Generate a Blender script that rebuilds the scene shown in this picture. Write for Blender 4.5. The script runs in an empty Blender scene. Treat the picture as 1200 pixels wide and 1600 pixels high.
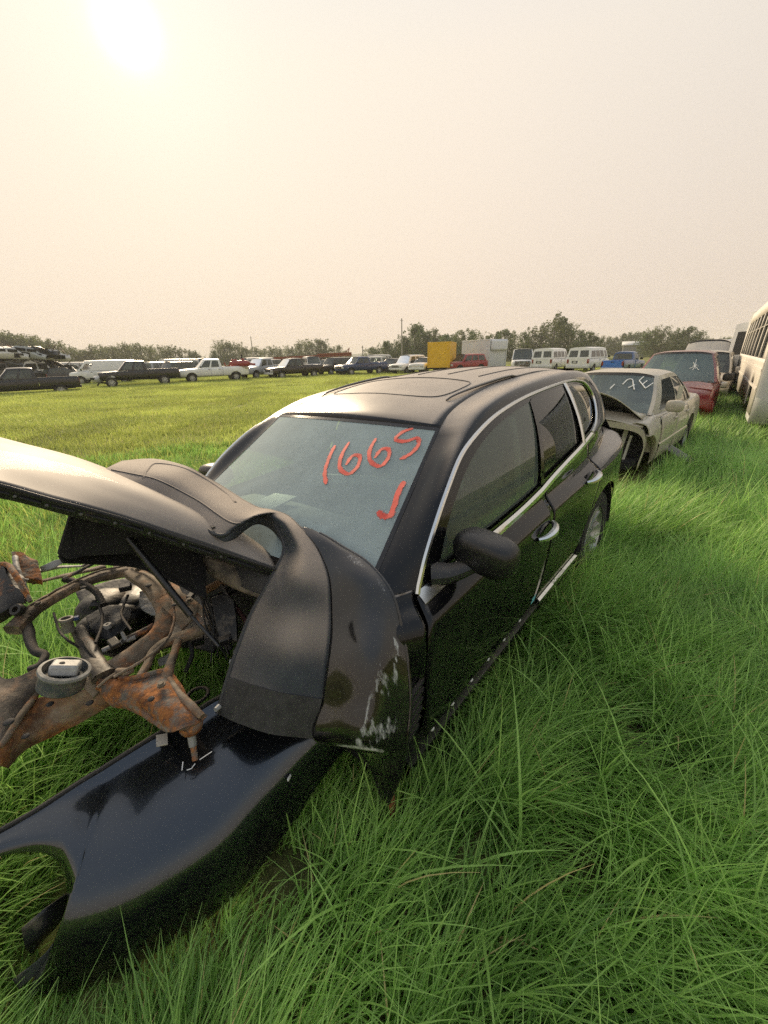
import bpy, bmesh, math, random
import numpy as np
from mathutils import Vector, Matrix, noise as mnoise
random.seed(7); np.random.seed(7)
S = bpy.context.scene
COL = S.collection
# ------------------------------------------------------------------ camera, sky, sun, exposure
cam = bpy.data.objects.new('camera', bpy.data.cameras.new('camera')); COL.objects.link(cam)
_R = [[0.999657, 0.026177, 0.0], [-0.009402, 0.359059, 0.933267], [-0.02443, 0.932948, -0.359183]]          # columns: right, up, forward
cam.matrix_world = Matrix([[_R[0][0], _R[0][1], -_R[0][2], 0], [_R[1][0], _R[1][1], -_R[1][2], 0],
                           [_R[2][0], _R[2][1], -_R[2][2], 1.7235], [0, 0, 0, 1]])
cam.data.sensor_fit = 'HORIZONTAL'; cam.data.sensor_width = 36.0
cam.data.lens = 630.0 / 1200.0 * 36.0
cam.data.clip_start = 0.03; cam.data.clip_end = 6000
S.camera = cam
SUN_EL, SUN_AZ = math.radians(27.4), math.radians(-23.8)   # azimuth from +Y towards +X
SUN = Vector((math.cos(SUN_EL) * math.sin(SUN_AZ), math.cos(SUN_EL) * math.cos(SUN_AZ), math.sin(SUN_EL)))
S.view_settings.view_transform = 'Standard'; S.view_settings.look = 'None'
S.view_settings.exposure = 0.55; S.view_settings.gamma = 1.0
S.view_settings.use_curve_mapping = False
S.cycles.use_denoising = False
S.cycles.max_bounces = 6; S.cycles.diffuse_bounces = 2; S.cycles.glossy_bounces = 3
S.cycles.use_adaptive_sampling = True; S.cycles.adaptive_threshold = .02; S.cycles.adaptive_min_samples = 16
S.cycles.transmission_bounces = 6; S.cycles.transparent_max_bounces = 16; S.cycles.volume_bounces = 1
S.cycles.sample_clamp_indirect = 6.0
S.cycles.caustics_reflective = False; S.cycles.caustics_refractive = False

world = bpy.data.worlds.new('World'); S.world = world; world.use_nodes = True
nt = world.node_tree; nt.nodes.clear()
def N(t, typ, **kw):
    n = t.nodes.new(typ)
    for k, v in kw.items(): setattr(n, k, v)
    return n
out = N(nt, 'ShaderNodeOutputWorld')
sky = N(nt, 'ShaderNodeTexSky', sky_type='NISHITA'); sky.sun_disc = False
sky.sun_elevation = SUN_EL; sky.sun_rotation = SUN_AZ; sky.dust_density = 8.0; sky.air_density = 1.5; sky.ozone_density = 1.0
bg1 = N(nt, 'ShaderNodeBackground'); bg1.inputs['Strength'].default_value = 0.05
nt.links.new(sky.outputs[0], bg1.inputs[0])
tc = N(nt, 'ShaderNodeTexCoord')
sep = N(nt, 'ShaderNodeSeparateXYZ'); nt.links.new(tc.outputs['Generated'], sep.inputs[0])
el = N(nt, 'ShaderNodeMapRange'); el.inputs[1].default_value = -0.05; el.inputs[2].default_value = 1.0
nt.links.new(sep.outputs['Z'], el.inputs[0])
def ramp(t, stops):
    r = N(t, 'ShaderNodeValToRGB'); e = r.color_ramp.elements
    while len(e) < len(stops): e.new(0.5)
    for k, (p, c) in enumerate(stops):
        e[k].position = p; e[k].color = (c[0], c[1], c[2], 1)
    return r
smoke = ramp(nt, [(0.0, (.69, .575, .475)), (.08, (.70, .595, .495)), (.25, (.72, .64, .555)), (.48, (.72, .68, .62)), (.66, (.60, .64, .68)), (1.0, (.38, .47, .60))])
nt.links.new(el.outputs[0], smoke.inputs[0])
dot = N(nt, 'ShaderNodeVectorMath', operation='DOT_PRODUCT'); nrm = N(nt, 'ShaderNodeVectorMath', operation='NORMALIZE')
nt.links.new(tc.outputs['Generated'], nrm.inputs[0]); nt.links.new(nrm.outputs[0], dot.inputs[0]); dot.inputs[1].default_value = SUN
ac = N(nt, 'ShaderNodeMath', operation='ARCCOSINE', use_clamp=False); nt.links.new(dot.outputs['Value'], ac.inputs[0])
a90 = N(nt, 'ShaderNodeMath', operation='DIVIDE'); a90.inputs[1].default_value = math.radians(90); nt.links.new(ac.outputs[0], a90.inputs[0])
# smoke forward scattering: brightness against the angle from the sun (position 1 = 90 degrees)
aur = ramp(nt, [(0.0, (.31, .30, .23)), (.05, (.285, .265, .185)), (.12, (.262, .222, .145)), (.22, (.25, .195, .125)), (.36, (.22, .162, .105)), (.60, (.11, .082, .06)), (.9, (0, 0, 0))])
nt.links.new(a90.outputs[0], aur.inputs[0])
core = ramp(nt, [(0.0, (1, .95, .82)), (.014, (.9, .86, .74)), (.024, (.030, .028, .022)), (.036, (.005, .0045, .0025)), (.05, (0, 0, 0))])
nt.links.new(a90.outputs[0], core.inputs[0])
cm = N(nt, 'ShaderNodeMix', data_type='RGBA', blend_type='ADD'); cm.inputs['Factor'].default_value = 1.0
nt.links.new(smoke.outputs[0], cm.inputs['A']); nt.links.new(aur.outputs[0], cm.inputs['B'])
cs = N(nt, 'ShaderNodeVectorMath', operation='SCALE'); cs.inputs['Scale'].default_value = 7.0; nt.links.new(core.outputs[0], cs.inputs[0])
cm2 = N(nt, 'ShaderNodeVectorMath', operation='ADD'); nt.links.new(cm.outputs['Result'], cm2.inputs[0]); nt.links.new(cs.outputs[0], cm2.inputs[1])
bg2 = N(nt, 'ShaderNodeBackground'); bg2.inputs['Strength'].default_value = .71
nt.links.new(cm2.outputs[0], bg2.inputs[0])
mx = N(nt, 'ShaderNodeMixShader'); mx.inputs[0].default_value = 0.99
nt.links.new(bg1.outputs[0], mx.inputs[1]); nt.links.new(bg2.outputs[0], mx.inputs[2]); nt.links.new(mx.outputs[0], out.inputs[0])
sl = bpy.data.lights.new('sun', 'SUN'); sl.energy = 3.3; sl.angle = math.radians(18); sl.color = (1.0, .80, .55)
so = bpy.data.objects.new('sun', sl); COL.objects.link(so)
so.rotation_euler = (-SUN).to_track_quat('-Z', 'Y').to_euler()

# ------------------------------------------------------------------ materials
MATS = {}
def mat(name, base, rough=.5, metal=0., coat=0., dust=0., dustcol=(.30, .25, .20), var=0., vscale=6., bump=0., bscale=40., rust=0., rustscale=5., spec=.5, mud=0., trans=0., spots=None, flake=0., dlo=.62, dhi=.985, film=0.):
    if name in MATS: return MATS[name]
    m = bpy.data.materials.new(name); MATS[name] = m; m.use_nodes = True
    t = m.node_tree; b = t.nodes['Principled BSDF']
    b.inputs['Base Color'].default_value = (*base, 1); b.inputs['Roughness'].default_value = rough
    b.inputs['Metallic'].default_value = metal; b.inputs['Coat Weight'].default_value = coat; b.inputs['Coat Roughness'].default_value = .06
    b.inputs['Specular IOR Level'].default_value = spec
    o = N(t, 'ShaderNodeTexCoord')
    colsock = None
    def mixc(fac, a, bb):
        n = N(t, 'ShaderNodeMix', data_type='RGBA')
        if isinstance(fac, float): n.inputs['Factor'].default_value = fac
        else: t.links.new(fac, n.inputs['Factor'])
        for s, v in (('A', a), ('B', bb)):
            if isinstance(v, tuple): n.inputs[s].default_value = (*v, 1)
            else: t.links.new(v, n.inputs[s])
        return n.outputs['Result']
    def nz(scale, detail=4., rough_=.6, lo=.35, hi=.65):
        n = N(t, 'ShaderNodeTexNoise'); n.inputs['Scale'].default_value = scale; n.inputs['Detail'].default_value = detail; n.inputs['Roughness'].default_value = rough_
        t.links.new(o.outputs['Object'], n.inputs['Vector'])
        r = N(t, 'ShaderNodeMapRange'); r.inputs[1].default_value = lo; r.inputs[2].default_value = hi
        t.links.new(n.outputs['Fac'], r.inputs[0]); return r.outputs[0]
    cur = base; rcur = None
    if var:
        cur = mixc(nz(vscale), tuple(max(0, c * (1 - var)) for c in base), tuple(min(1, c * (1 + var)) for c in base))
    if rust:
        f = nz(rustscale, 6., .7, .62 - .3 * rust, .72 - .25 * rust)
        rc = mixc(nz(rustscale * 4), (.13, .045, .016), (.36, .14, .04))
        cur = mixc(f, cur, rc)
    if mud:
        f = nz(3.5, 7., .7, .6 - .35 * mud, .75 - .2 * mud)
        cur = mixc(f, cur, mixc(nz(22.), (.20, .155, .105), (.34, .28, .21)))
    if dust:
        g = N(t, 'ShaderNodeNewGeometry'); sp = N(t, 'ShaderNodeSeparateXYZ'); t.links.new(g.outputs['Normal'], sp.inputs[0])
        r = N(t, 'ShaderNodeMapRange', interpolation_type='SMOOTHSTEP'); r.inputs[1].default_value = dlo; r.inputs[2].default_value = dhi
        t.links.new(sp.outputs['Z'], r.inputs[0])
        mu = N(t, 'ShaderNodeMath', operation='MULTIPLY'); t.links.new(r.outputs[0], mu.inputs[0])
        mu2 = N(t, 'ShaderNodeMapRange'); mu2.inputs[3].default_value = dust * .75; mu2.inputs[4].default_value = dust
        t.links.new(nz(4., 5., .6, .25, .75), mu2.inputs[0]); t.links.new(mu2.outputs[0], mu.inputs[1])
        cur = mixc(mu.outputs[0], cur, dustcol)
        rr = N(t, 'ShaderNodeMapRange'); rr.inputs[3].default_value = rough; rr.inputs[4].default_value = min(1., rough + .45)
        t.links.new(mu.outputs[0], rr.inputs[0]); t.links.new(rr.outputs[0], b.inputs['Roughness'])
        if coat:
            cr_ = N(t, 'ShaderNodeMapRange'); cr_.inputs[3].default_value = coat; cr_.inputs[4].default_value = 0
            t.links.new(mu.outputs[0], cr_.inputs[0]); t.links.new(cr_.outputs[0], b.inputs['Coat Weight'])
    if film:      # thin dried dirt over the whole panel
        ff = N(t, 'ShaderNodeMath', operation='MULTIPLY'); t.links.new(nz(7., 9., .75, .40, .75), ff.inputs[0]); ff.inputs[1].default_value = film
        cur = mixc(ff.outputs[0], cur, (.30, .27, .23))
    if spots:
        a = N(t, 'ShaderNodeAttribute', attribute_name='scrape')
        n = N(t, 'ShaderNodeTexNoise'); n.inputs['Scale'].default_value = 42; n.inputs['Detail'].default_value = 9; n.inputs['Roughness'].default_value = .85
        mp = N(t, 'ShaderNodeMapping'); mp.inputs['Scale'].default_value = (3.2, 3.2, .45); t.links.new(o.outputs['Object'], mp.inputs[0]); t.links.new(mp.outputs[0], n.inputs['Vector'])
        ad = N(t, 'ShaderNodeMath', operation='ADD'); t.links.new(a.outputs['Fac'], ad.inputs[0]); t.links.new(n.outputs['Fac'], ad.inputs[1])
        r = N(t, 'ShaderNodeMapRange'); r.inputs[1].default_value = 1.02; r.inputs[2].default_value = 1.32; t.links.new(ad.outputs[0], r.inputs[0])
        cur = mixc(r.outputs[0], cur, spots)
        rr = N(t, 'ShaderNodeMapRange'); rr.inputs[3].default_value = rough; rr.inputs[4].default_value = .7
        t.links.new(r.outputs[0], rr.inputs[0]); t.links.new(rr.outputs[0], b.inputs['Roughness'])
    if not isinstance(cur, tuple): t.links.new(cur, b.inputs['Base Color'])
    if bump or flake:
        n = N(t, 'ShaderNodeTexNoise'); n.inputs['Scale'].default_value = bscale; n.inputs['Detail'].default_value = 5
        t.links.new(o.outputs['Object'], n.inputs['Vector'])
        bp = N(t, 'ShaderNodeBump'); bp.inputs['Strength'].default_value = bump or flake; bp.inputs['Distance'].default_value = .004
        t.links.new(n.outputs['Fac'], bp.inputs['Height']); t.links.new(bp.outputs[0], b.inputs['Normal'])
    return m
def glass_mat(name, tint, dust=.06, dustcol=(.45, .47, .44), rough=.02, ior=1.5):
    if name in MATS: return MATS[name]
    m = bpy.data.materials.new(name); MATS[name] = m; m.use_nodes = True
    t = m.node_tree; t.nodes.clear(); o = N(t, 'ShaderNodeOutputMaterial')
    tr = N(t, 'ShaderNodeBsdfTransparent'); tr.inputs[0].default_value = (*tint, 1)
    gl = N(t, 'ShaderNodeBsdfGlossy'); gl.inputs['Roughness'].default_value = rough; gl.inputs[0].default_value = (1, 1, 1, 1)
    di = N(t, 'ShaderNodeBsdfDiffuse'); di.inputs[0].default_value = (*dustcol, 1)
    fr = N(t, 'ShaderNodeFresnel'); fr.inputs[0].default_value = ior
    a = N(t, 'ShaderNodeMixShader'); t.links.new(fr.outputs[0], a.inputs[0]); t.links.new(tr.outputs[0], a.inputs[1]); t.links.new(gl.outputs[0], a.inputs[2])
    b = N(t, 'ShaderNodeMixShader'); t.links.new(a.outputs[0], b.inputs[1]); t.links.new(di.outputs[0], b.inputs[2])
    tc_ = N(t, 'ShaderNodeTexCoord'); n = N(t, 'ShaderNodeTexNoise'); n.inputs['Scale'].default_value = 5; n.inputs['Detail'].default_value = 8; n.inputs['Roughness'].default_value = .7
    t.links.new(tc_.outputs['Object'], n.inputs['Vector'])
    r = N(t, 'ShaderNodeMapRange'); r.inputs[1].default_value = .3; r.inputs[2].default_value = .7; r.inputs[3].default_value = dust * .85; r.inputs[4].default_value = dust * 1.15
    t.links.new(n.outputs['Fac'], r.inputs[0]); t.links.new(r.outputs[0], b.inputs[0])
    t.links.new(b.outputs[0], o.inputs[0]); return m

# ------------------------------------------------------------------ object helpers
def tag(o, label=None, cat=None, group=None, kind=None):
    if label: o['label'] = label
    if cat: o['category'] = cat
    if group: o['group'] = group
    if kind: o['kind'] = kind
    return o
def thing(name, label, cat, loc=(0, 0, 0), rz=0., group=None):
    o = bpy.data.objects.new(name, None); COL.objects.link(o); o.empty_display_size = .2
    o.location = loc; o.rotation_euler = (0, 0, rz); return tag(o, label, cat, group)
def copy_tree(o, parent=None):
    c = o.copy(); COL.objects.link(c)
    if parent is not None: c.parent = parent
    for ch in [x for x in o.children]: copy_tree(ch, c)
    return c
def lerp(a, b, t): return a + (b - a) * t
def cr(P, n):
    """Catmull-Rom resample of control points to n samples"""
    P = np.asarray(P, float); k = len(P)
    if k == 2: return P[0] + np.linspace(0, 1, n).reshape((-1,) + (1,) * (P.ndim - 1)) * (P[1] - P[0])
    d = np.linalg.norm(np.diff(P.reshape(k, -1), axis=0), axis=1) ** .5 + 1e-6
    s = np.concatenate([[0], np.cumsum(d)]); u = np.linspace(0, s[-1], n)
    m = np.empty_like(P)
    for i in range(k):
        if i == 0: m[i] = (P[1] - P[0]) / (s[1] - s[0])
        elif i == k - 1: m[i] = (P[-1] - P[-2]) / (s[-1] - s[-2])
        else:
            a = (P[i] - P[i - 1]) / (s[i] - s[i - 1]); b = (P[i + 1] - P[i]) / (s[i + 1] - s[i])
            w = (s[i] - s[i - 1]) / (s[i + 1] - s[i - 1]); m[i] = b * w + a * (1 - w)
    i = np.clip(np.searchsorted(s, u, side='right') - 1, 0, k - 2); h = s[i + 1] - s[i]; t = (u - s[i]) / h
    sh = (-1,) + (1,) * (P.ndim - 1); t = t.reshape(sh); h = h.reshape(sh)
    return (2*t**3 - 3*t**2 + 1) * P[i] + (t**3 - 2*t**2 + t) * h * m[i] + (-2*t**3 + 3*t**2) * P[i + 1] + (t**3 - t**2) * h * m[i + 1]
def net(P, nu, nv):
    """smooth grid through control net P[rows][cols] -> nu x nv points"""
    P = np.asarray(P, float)
    Q = np.stack([cr(r, nv) for r in P]); return cr(Q, nu)
class MB:
    def __init__(s): s.v = []; s.f = []; s.mi = []; s.cur = 0
    def add(s, vs, fs):
        b = len(s.v); s.v.extend([tuple(map(float, p)) for p in vs]); s.f.extend([tuple(i + b for i in f) for f in fs]); s.mi.extend([s.cur] * len(fs)); return s
    def grid(s, G, closeu=False, closev=False, flip=False):
        G = np.asarray(G); nu, nv = G.shape[:2]; fs = []
        for i in range(nu - (0 if closeu else 1)):
            for j in range(nv - (0 if closev else 1)):
                q = (i * nv + j, ((i + 1) % nu) * nv + j, ((i + 1) % nu) * nv + (j + 1) % nv, i * nv + (j + 1) % nv)
                fs.append(q[::-1] if flip else q)
        return s.add(G.reshape(-1, 3), fs)
    def tube(s, path, r, n=8, cap=True, flat=1., up=None, samples=0, sq=0.):
        P = np.asarray(path, float)
        if samples: 
            if not np.isscalar(r): r = cr(np.asarray(r, float)[:, None], samples)[:, 0]
            P = cr(P, samples)
        k = len(P); R = np.full(k, r) if np.isscalar(r) else np.interp(np.linspace(0, 1, k), np.linspace(0, 1, len(r)), r)
        T = np.gradient(P, axis=0); T /= np.linalg.norm(T, axis=1)[:, None] + 1e-9
        u = np.array(up if up is not None else ((0, 0, 1) if abs(T[0][2]) < .9 else (1, 0, 0)), float)
        vs = []
        for i in range(k):
            a = u - T[i] * (u @ T[i]); a /= np.linalg.norm(a) + 1e-9; b = np.cross(T[i], a)
            if up is None: u = a
            for q in range(n):
                th = 2 * math.pi * (q + .5) / n; k_ = max(abs(math.cos(th)), abs(math.sin(th))) ** -sq if sq else 1.
                vs.append(P[i] + R[i] * k_ * (math.cos(th) * a * flat + math.sin(th) * b))
        fs = [(i * n + q, i * n + (q + 1) % n, (i + 1) * n + (q + 1) % n, (i + 1) * n + q) for i in range(k - 1) for q in range(n)]
        if cap: fs += [tuple(range(n))[::-1], tuple((k - 1) * n + q for q in range(n))]
        return s.add(vs, fs)
    def box(s, c, d, rz=0., ry=0., rx=0., taper=1.):
        x, y, z = d[0] / 2, d[1] / 2, d[2] / 2
        vs = [Vector((sx * x * (taper if sz > 0 else 1), sy * y * (taper if sz > 0 else 1), sz * z)) for sz in (-1, 1) for sy in (-1, 1) for sx in (-1, 1)]
        m = Matrix.Translation(c) @ Matrix.Rotation(rz, 4, 'Z') @ Matrix.Rotation(ry, 4, 'Y') @ Matrix.Rotation(rx, 4, 'X')
        return s.add([m @ v for v in vs], [(0, 2, 3, 1), (4, 5, 7, 6), (0, 1, 5, 4), (2, 6, 7, 3), (0, 4, 6, 2), (1, 3, 7, 5)])
    def ring(s, A, B, close=True):
        A = np.asarray(A); B = np.asarray(B); return s.grid(np.stack([A, B], 0).transpose(1, 0, 2), closeu=close)
    def lathe(s, prof, c=(0, 0, 0), axis='Y', n=24, rot=None):
        vs = []
        for (r, h) in prof:
            for q in range(n):
                a = 2 * math.pi * q / n; p = (r * math.cos(a), h, r * math.sin(a)) if axis == 'Y' else ((r * math.cos(a), r * math.sin(a), h) if axis == 'Z' else (h, r * math.cos(a), r * math.sin(a)))
                if rot is not None: p = rot @ Vector(p)
                vs.append((p[0] + c[0], p[1] + c[1], p[2] + c[2]))
        k = len(prof)
        return s.add(vs, [(i * n + q, i * n + (q + 1) % n, (i + 1) * n + (q + 1) % n, (i + 1) * n + q) for i in range(k - 1) for q in range(n)])
    def ellip(s, c, r, n=10, m=8, e=1., rot=None):
        vs = []; sg = lambda v: math.copysign(abs(v) ** e, v)
        for i in range(m + 1):
            a = -math.pi / 2 + math.pi * i / m
            for q in range(n):
                b = 2 * math.pi * q / n
                p = Vector((r[0] * sg(math.cos(a)) * sg(math.cos(b)), r[1] * sg(math.cos(a)) * sg(math.sin(b)), r[2] * sg(math.sin(a))))
                if rot is not None: p = rot @ p
                vs.append((p[0] + c[0], p[1] + c[1], p[2] + c[2]))
        return s.add(vs, [(i * n + q, i * n + (q + 1) % n, (i + 1) * n + (q + 1) % n, (i + 1) * n + q) for i in range(m) for q in range(n)])
    def prism(s, poly, t, axis=2):
        """closed outline (3-D points) extruded by vector t"""
        n = len(poly); a = [Vector(p) for p in poly]; b = [p + Vector(t) for p in a]
        return s.add(a + b, [tuple(range(n))[::-1], tuple(range(n, 2 * n))] + [(i, (i + 1) % n, (i + 1) % n + n, i + n) for i in range(n)])
    def mesh(s, name, mats, sharp=35., smooth=True):
        me = bpy.data.meshes.new(name); me.from_pydata(s.v, [], s.f)
        if len(me.polygons) == len(s.mi): me.polygons.foreach_set('material_index', s.mi)
        bm = bmesh.new(); bm.from_mesh(me); bmesh.ops.remove_doubles(bm, verts=bm.verts, dist=1e-5)
        bmesh.ops.recalc_face_normals(bm, faces=bm.faces)
        bm.to_mesh(me); bm.free()
        ms = mats if isinstance(mats, (list, tuple)) else [mats]
        for m in ms: me.materials.append(m)
        if smooth:
            me.polygons.foreach_set('use_smooth', [True] * len(me.polygons)); me.set_sharp_from_angle(angle=math.radians(sharp))
        me.update(); return me
    def build(s, name, m, parent=None, sharp=35., smooth=True, thick=0., off=0., bevel=0., label=None):
        o = bpy.data.objects.new(name, s.mesh(name, m, sharp, smooth)); COL.objects.link(o)
        if parent is not None: o.parent = parent
        if thick:
            md = o.modifiers.new('thickness', 'SOLIDIFY'); md.thickness = thick; md.offset = off
        if bevel:
            md = o.modifiers.new('bevel', 'BEVEL'); md.width = bevel; md.segments = 2; md.limit_method = 'ANGLE'
        if label: o['label'] = label
        return o
# ------------------------------------------------------------------ ground, grass
def ground_z(x, y):
    d = math.hypot(x, y); a = min(1., max(0., (d - 3.) / 8.))
    return a * (.10 * (mnoise.noise((x * .08, y * .08, 0.3))) + .03 * mnoise.noise((x * .35, y * .35, 4.)))
def ground_mat():
    m = bpy.data.materials.new('meadow_ground'); m.use_nodes = True; t = m.node_tree; b = t.nodes['Principled BSDF']
    b.inputs['Roughness'].default_value = .9; b.inputs['Specular IOR Level'].default_value = .1
    o = N(t, 'ShaderNodeTexCoord')
    def nz(scale, det, lo, hi):
        n = N(t, 'ShaderNodeTexNoise'); n.inputs['Scale'].default_value = scale; n.inputs['Detail'].default_value = det; n.inputs['Roughness'].default_value = .65
        t.links.new(o.outputs['Object'], n.inputs['Vector'])
        r = N(t, 'ShaderNodeMapRange'); r.inputs[1].default_value = lo; r.inputs[2].default_value = hi; t.links.new(n.outputs['Fac'], r.inputs[0]); return r.outputs[0]
    def mix(f, a, c):
        n = N(t, 'ShaderNodeMix', data_type='RGBA'); t.links.new(f, n.inputs['Factor'])
        for s_, v in (('A', a), ('B', c)):
            if isinstance(v, tuple): n.inputs[s_].default_value = (*v, 1)
            else: t.links.new(v, n.inputs[s_])
        return n.outputs['Result']
    c = mix(nz(14., 8, .3, .7), (.035, .036, .016), (.13, .14, .045))
    c = mix(nz(.22, 5, .40, .62), c, (.27, .27, .085))
    c = mix(nz(.9, 6, .52, .75), c, (.13, .19, .04))
    t.links.new(c, b.inputs['Base Color'])
    n = N(t, 'ShaderNodeTexNoise'); n.inputs['Scale'].default_value = 7; n.inputs['Detail'].default_value = 8; t.links.new(o.outputs['Object'], n.inputs['Vector'])
    bp = N(t, 'ShaderNodeBump'); bp.inputs['Strength'].default_value = .5; bp.inputs['Distance'].default_value = .05
    t.links.new(n.outputs['Fac'], bp.inputs['Height']); t.links.new(bp.outputs[0], b.inputs['Normal'])
    return m
gb = MB()
rad = np.concatenate([np.linspace(0, 8, 12)[1:], np.geomspace(9, 90, 40), np.geomspace(110, 1500, 12)])
vs = [(0, 0, 0)]; na = 120
for r in rad:
    for q in range(na):
        a = 2 * math.pi * q / na; x, y = r * math.sin(a), r * math.cos(a); vs.append((x, y, ground_z(x, y) if r < 80 else -.1 * min(1, (r - 80) / 50)))
fs = [(0, 1 + q, 1 + (q + 1) % na) for q in range(na)]
for i in range(len(rad) - 1):
    for q in range(na): fs.append((1 + i * na + q, 1 + (i + 1) * na + q, 1 + (i + 1) * na + (q + 1) % na, 1 + i * na + (q + 1) % na))
gb.add(vs, fs); ground = gb.build('ground', ground_mat(), sharp=180); tag(ground, kind='structure')

def leaf_mat(name, lo, hi, dry, tl=.45, rough=.45, var_attr='shade'):
    m = bpy.data.materials.new(name); m.use_nodes = True; t = m.node_tree; b = t.nodes['Principled BSDF']; o = t.nodes['Material Output']
    a = N(t, 'ShaderNodeAttribute', attribute_name=var_attr)
    r = ramp(t, [(0, lo), (.5, tuple((x + y) / 2 for x, y in zip(lo, hi))), (.9, hi), (.97, dry)])
    oi = N(t, 'ShaderNodeObjectInfo')
    t.links.new(a.outputs['Fac'], r.inputs[0])
    hs = N(t, 'ShaderNodeHueSaturation'); hs.inputs['Saturation'].default_value = 1.0
    mr = N(t, 'ShaderNodeMapRange'); mr.inputs[3].default_value = .75; mr.inputs[4].default_value = 1.25
    t.links.new(oi.outputs['Random'], mr.inputs[0]); t.links.new(mr.outputs[0], hs.inputs['Value'])
    t.links.new(r.outputs[0], hs.inputs['Color']); t.links.new(hs.outputs[0], b.inputs['Base Color'])
    b.inputs['Roughness'].default_value = rough; b.inputs['Specular IOR Level'].default_value = .35
    tr = N(t, 'ShaderNodeBsdfTranslucent'); t.links.new(hs.outputs[0], tr.inputs[0])
    mx = N(t, 'ShaderNodeMixShader'); mx.inputs[0].default_value = tl
    t.links.new(b.outputs[0], mx.inputs[1]); t.links.new(tr.outputs[0], mx.inputs[2]); t.links.new(mx.outputs[0], o.inputs[0])
    return m
GRASS_NEAR = leaf_mat('grass_blade_long', (.068, .175, .027), (.56, .86, .22), (.70, .58, .25))
GRASS_FAR = leaf_mat('grass_blade_short', (.32, .39, .075), (.60, .66, .19), (.74, .64, .32))
def blades_mesh(name, m, P, h, w, lean, droop, segs, seed, tone=None):
    """n blades as one mesh: P base points (n,3), h heights, w widths, lean (n,2) tip direction, droop bend"""
    rs = np.random.RandomState(seed); n = len(P); P = np.asarray(P, float)
    ln = np.linalg.norm(lean, axis=1) + 1e-6; hd = np.concatenate([lean / ln[:, None], np.zeros((n, 1))], 1)
    d = np.concatenate([lean * .35, np.ones((n, 1))], 1); d /= np.linalg.norm(d, axis=1)[:, None]
    sa = rs.uniform(-.7, .7, n)[:, None]; sd = np.stack([-hd[:, 1], hd[:, 0], np.zeros(n)], 1) * np.cos(sa) + hd * np.sin(sa)
    V = np.empty((n, segs + 1, 2, 3)); p = P.copy(); st = (h / segs)[:, None]
    for s in range(segs + 1):
        t = s / segs; wd = (w * (1 - t ** 1.8) * .5 + .0004)[:, None]
        V[:, s, 0] = p - sd * wd; V[:, s, 1] = p + sd * wd
        ang = (ln * .5 + droop) * (t + .5 / segs)
        d2 = d + hd * (ang * 1.2)[:, None]; d2[:, 2] -= np.maximum(0, ang - .5) * .9
        d2 /= np.linalg.norm(d2, axis=1)[:, None]; p = p + d2 * st
        lo_ = P[:, 2] + .02; p[:, 2] = np.maximum(p[:, 2], lo_)
    base = (np.arange(n) * (segs + 1) * 2)[:, None, None]; q = (np.arange(segs) * 2)[None, :, None]
    F = (base + q + np.array([0, 1, 3, 2])[None, None, :]).reshape(-1)
    me = bpy.data.meshes.new(name); nf = n * segs
    me.vertices.add(n * (segs + 1) * 2); me.vertices.foreach_set('co', V.ravel())
    me.loops.add(nf * 4); me.loops.foreach_set('vertex_index', F.astype(np.int32))
    me.polygons.add(nf); me.polygons.foreach_set('loop_start', np.arange(nf, dtype=np.int32) * 4)
    me.polygons.foreach_set('use_smooth', [True] * nf)
    me.update(calc_edges=True); me.validate()
    c = rs.uniform(0, .93, n)
    if tone is not None: c = np.clip(.55 * c + .45 * np.asarray(tone), 0, .93)
    c[rs.uniform(size=n) < .014] = 1.
    at = me.attributes.new('shade', 'FLOAT', 'POINT'); at.data.foreach_set('value', np.repeat(c, (segs + 1) * 2))
    me.materials.append(m)
    return bpy.data.objects.new(name, me)
def instancer(name, pts, rots, scl, idx, coll, label=None, kind='stuff'):
    me = bpy.data.meshes.new(name); me.from_pydata([tuple(p) for p in pts], [], [])
    me.attributes.new('rot', 'FLOAT_VECTOR', 'POINT').data.foreach_set('vector', np.asarray(rots, float).ravel())
    vec = np.ndim(scl[0]) > 0
    if vec: me.attributes.new('scl', 'FLOAT_VECTOR', 'POINT').data.foreach_set('vector', np.asarray(scl, float).ravel())
    else: me.attributes.new('scl', 'FLOAT', 'POINT').data.foreach_set('value', np.asarray(scl, float))
    me.attributes.new('idx', 'INT', 'POINT').data.foreach_set('value', np.asarray(idx, int))
    o = bpy.data.objects.new(name, me); COL.objects.link(o)
    g = bpy.data.node_groups.new(name + '_nodes', 'GeometryNodeTree')
    g.interface.new_socket('Geometry', in_out='INPUT', socket_type='NodeSocketGeometry'); g.interface.new_socket('Geometry', in_out='OUTPUT', socket_type='NodeSocketGeometry')
    gi = N(g, 'NodeGroupInput'); go = N(g, 'NodeGroupOutput')
    ci = N(g, 'GeometryNodeCollectionInfo'); ci.inputs['Collection'].default_value = coll; ci.inputs['Separate Children'].default_value = True; ci.inputs['Reset Children'].default_value = True
    ip = N(g, 'GeometryNodeInstanceOnPoints'); ip.inputs['Pick Instance'].default_value = True
    def na_(nm, ty): n = N(g, 'GeometryNodeInputNamedAttribute', data_type=ty); n.inputs['Name'].default_value = nm; return n.outputs['Attribute']
    g.links.new(gi.outputs[0], ip.inputs['Points']); g.links.new(ci.outputs[0], ip.inputs['Instance'])
    g.links.new(na_('idx', 'INT'), ip.inputs['Instance Index']); g.links.new(na_('rot', 'FLOAT_VECTOR'), ip.inputs['Rotation']); g.links.new(na_('scl', 'FLOAT_VECTOR' if vec else 'FLOAT'), ip.inputs['Scale'])
    g.links.new(ip.outputs[0], go.inputs[0])
    md = o.modifiers.new('scatter', 'NODES'); md.node_group = g
    return tag(o, label, None, None, kind)
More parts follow.
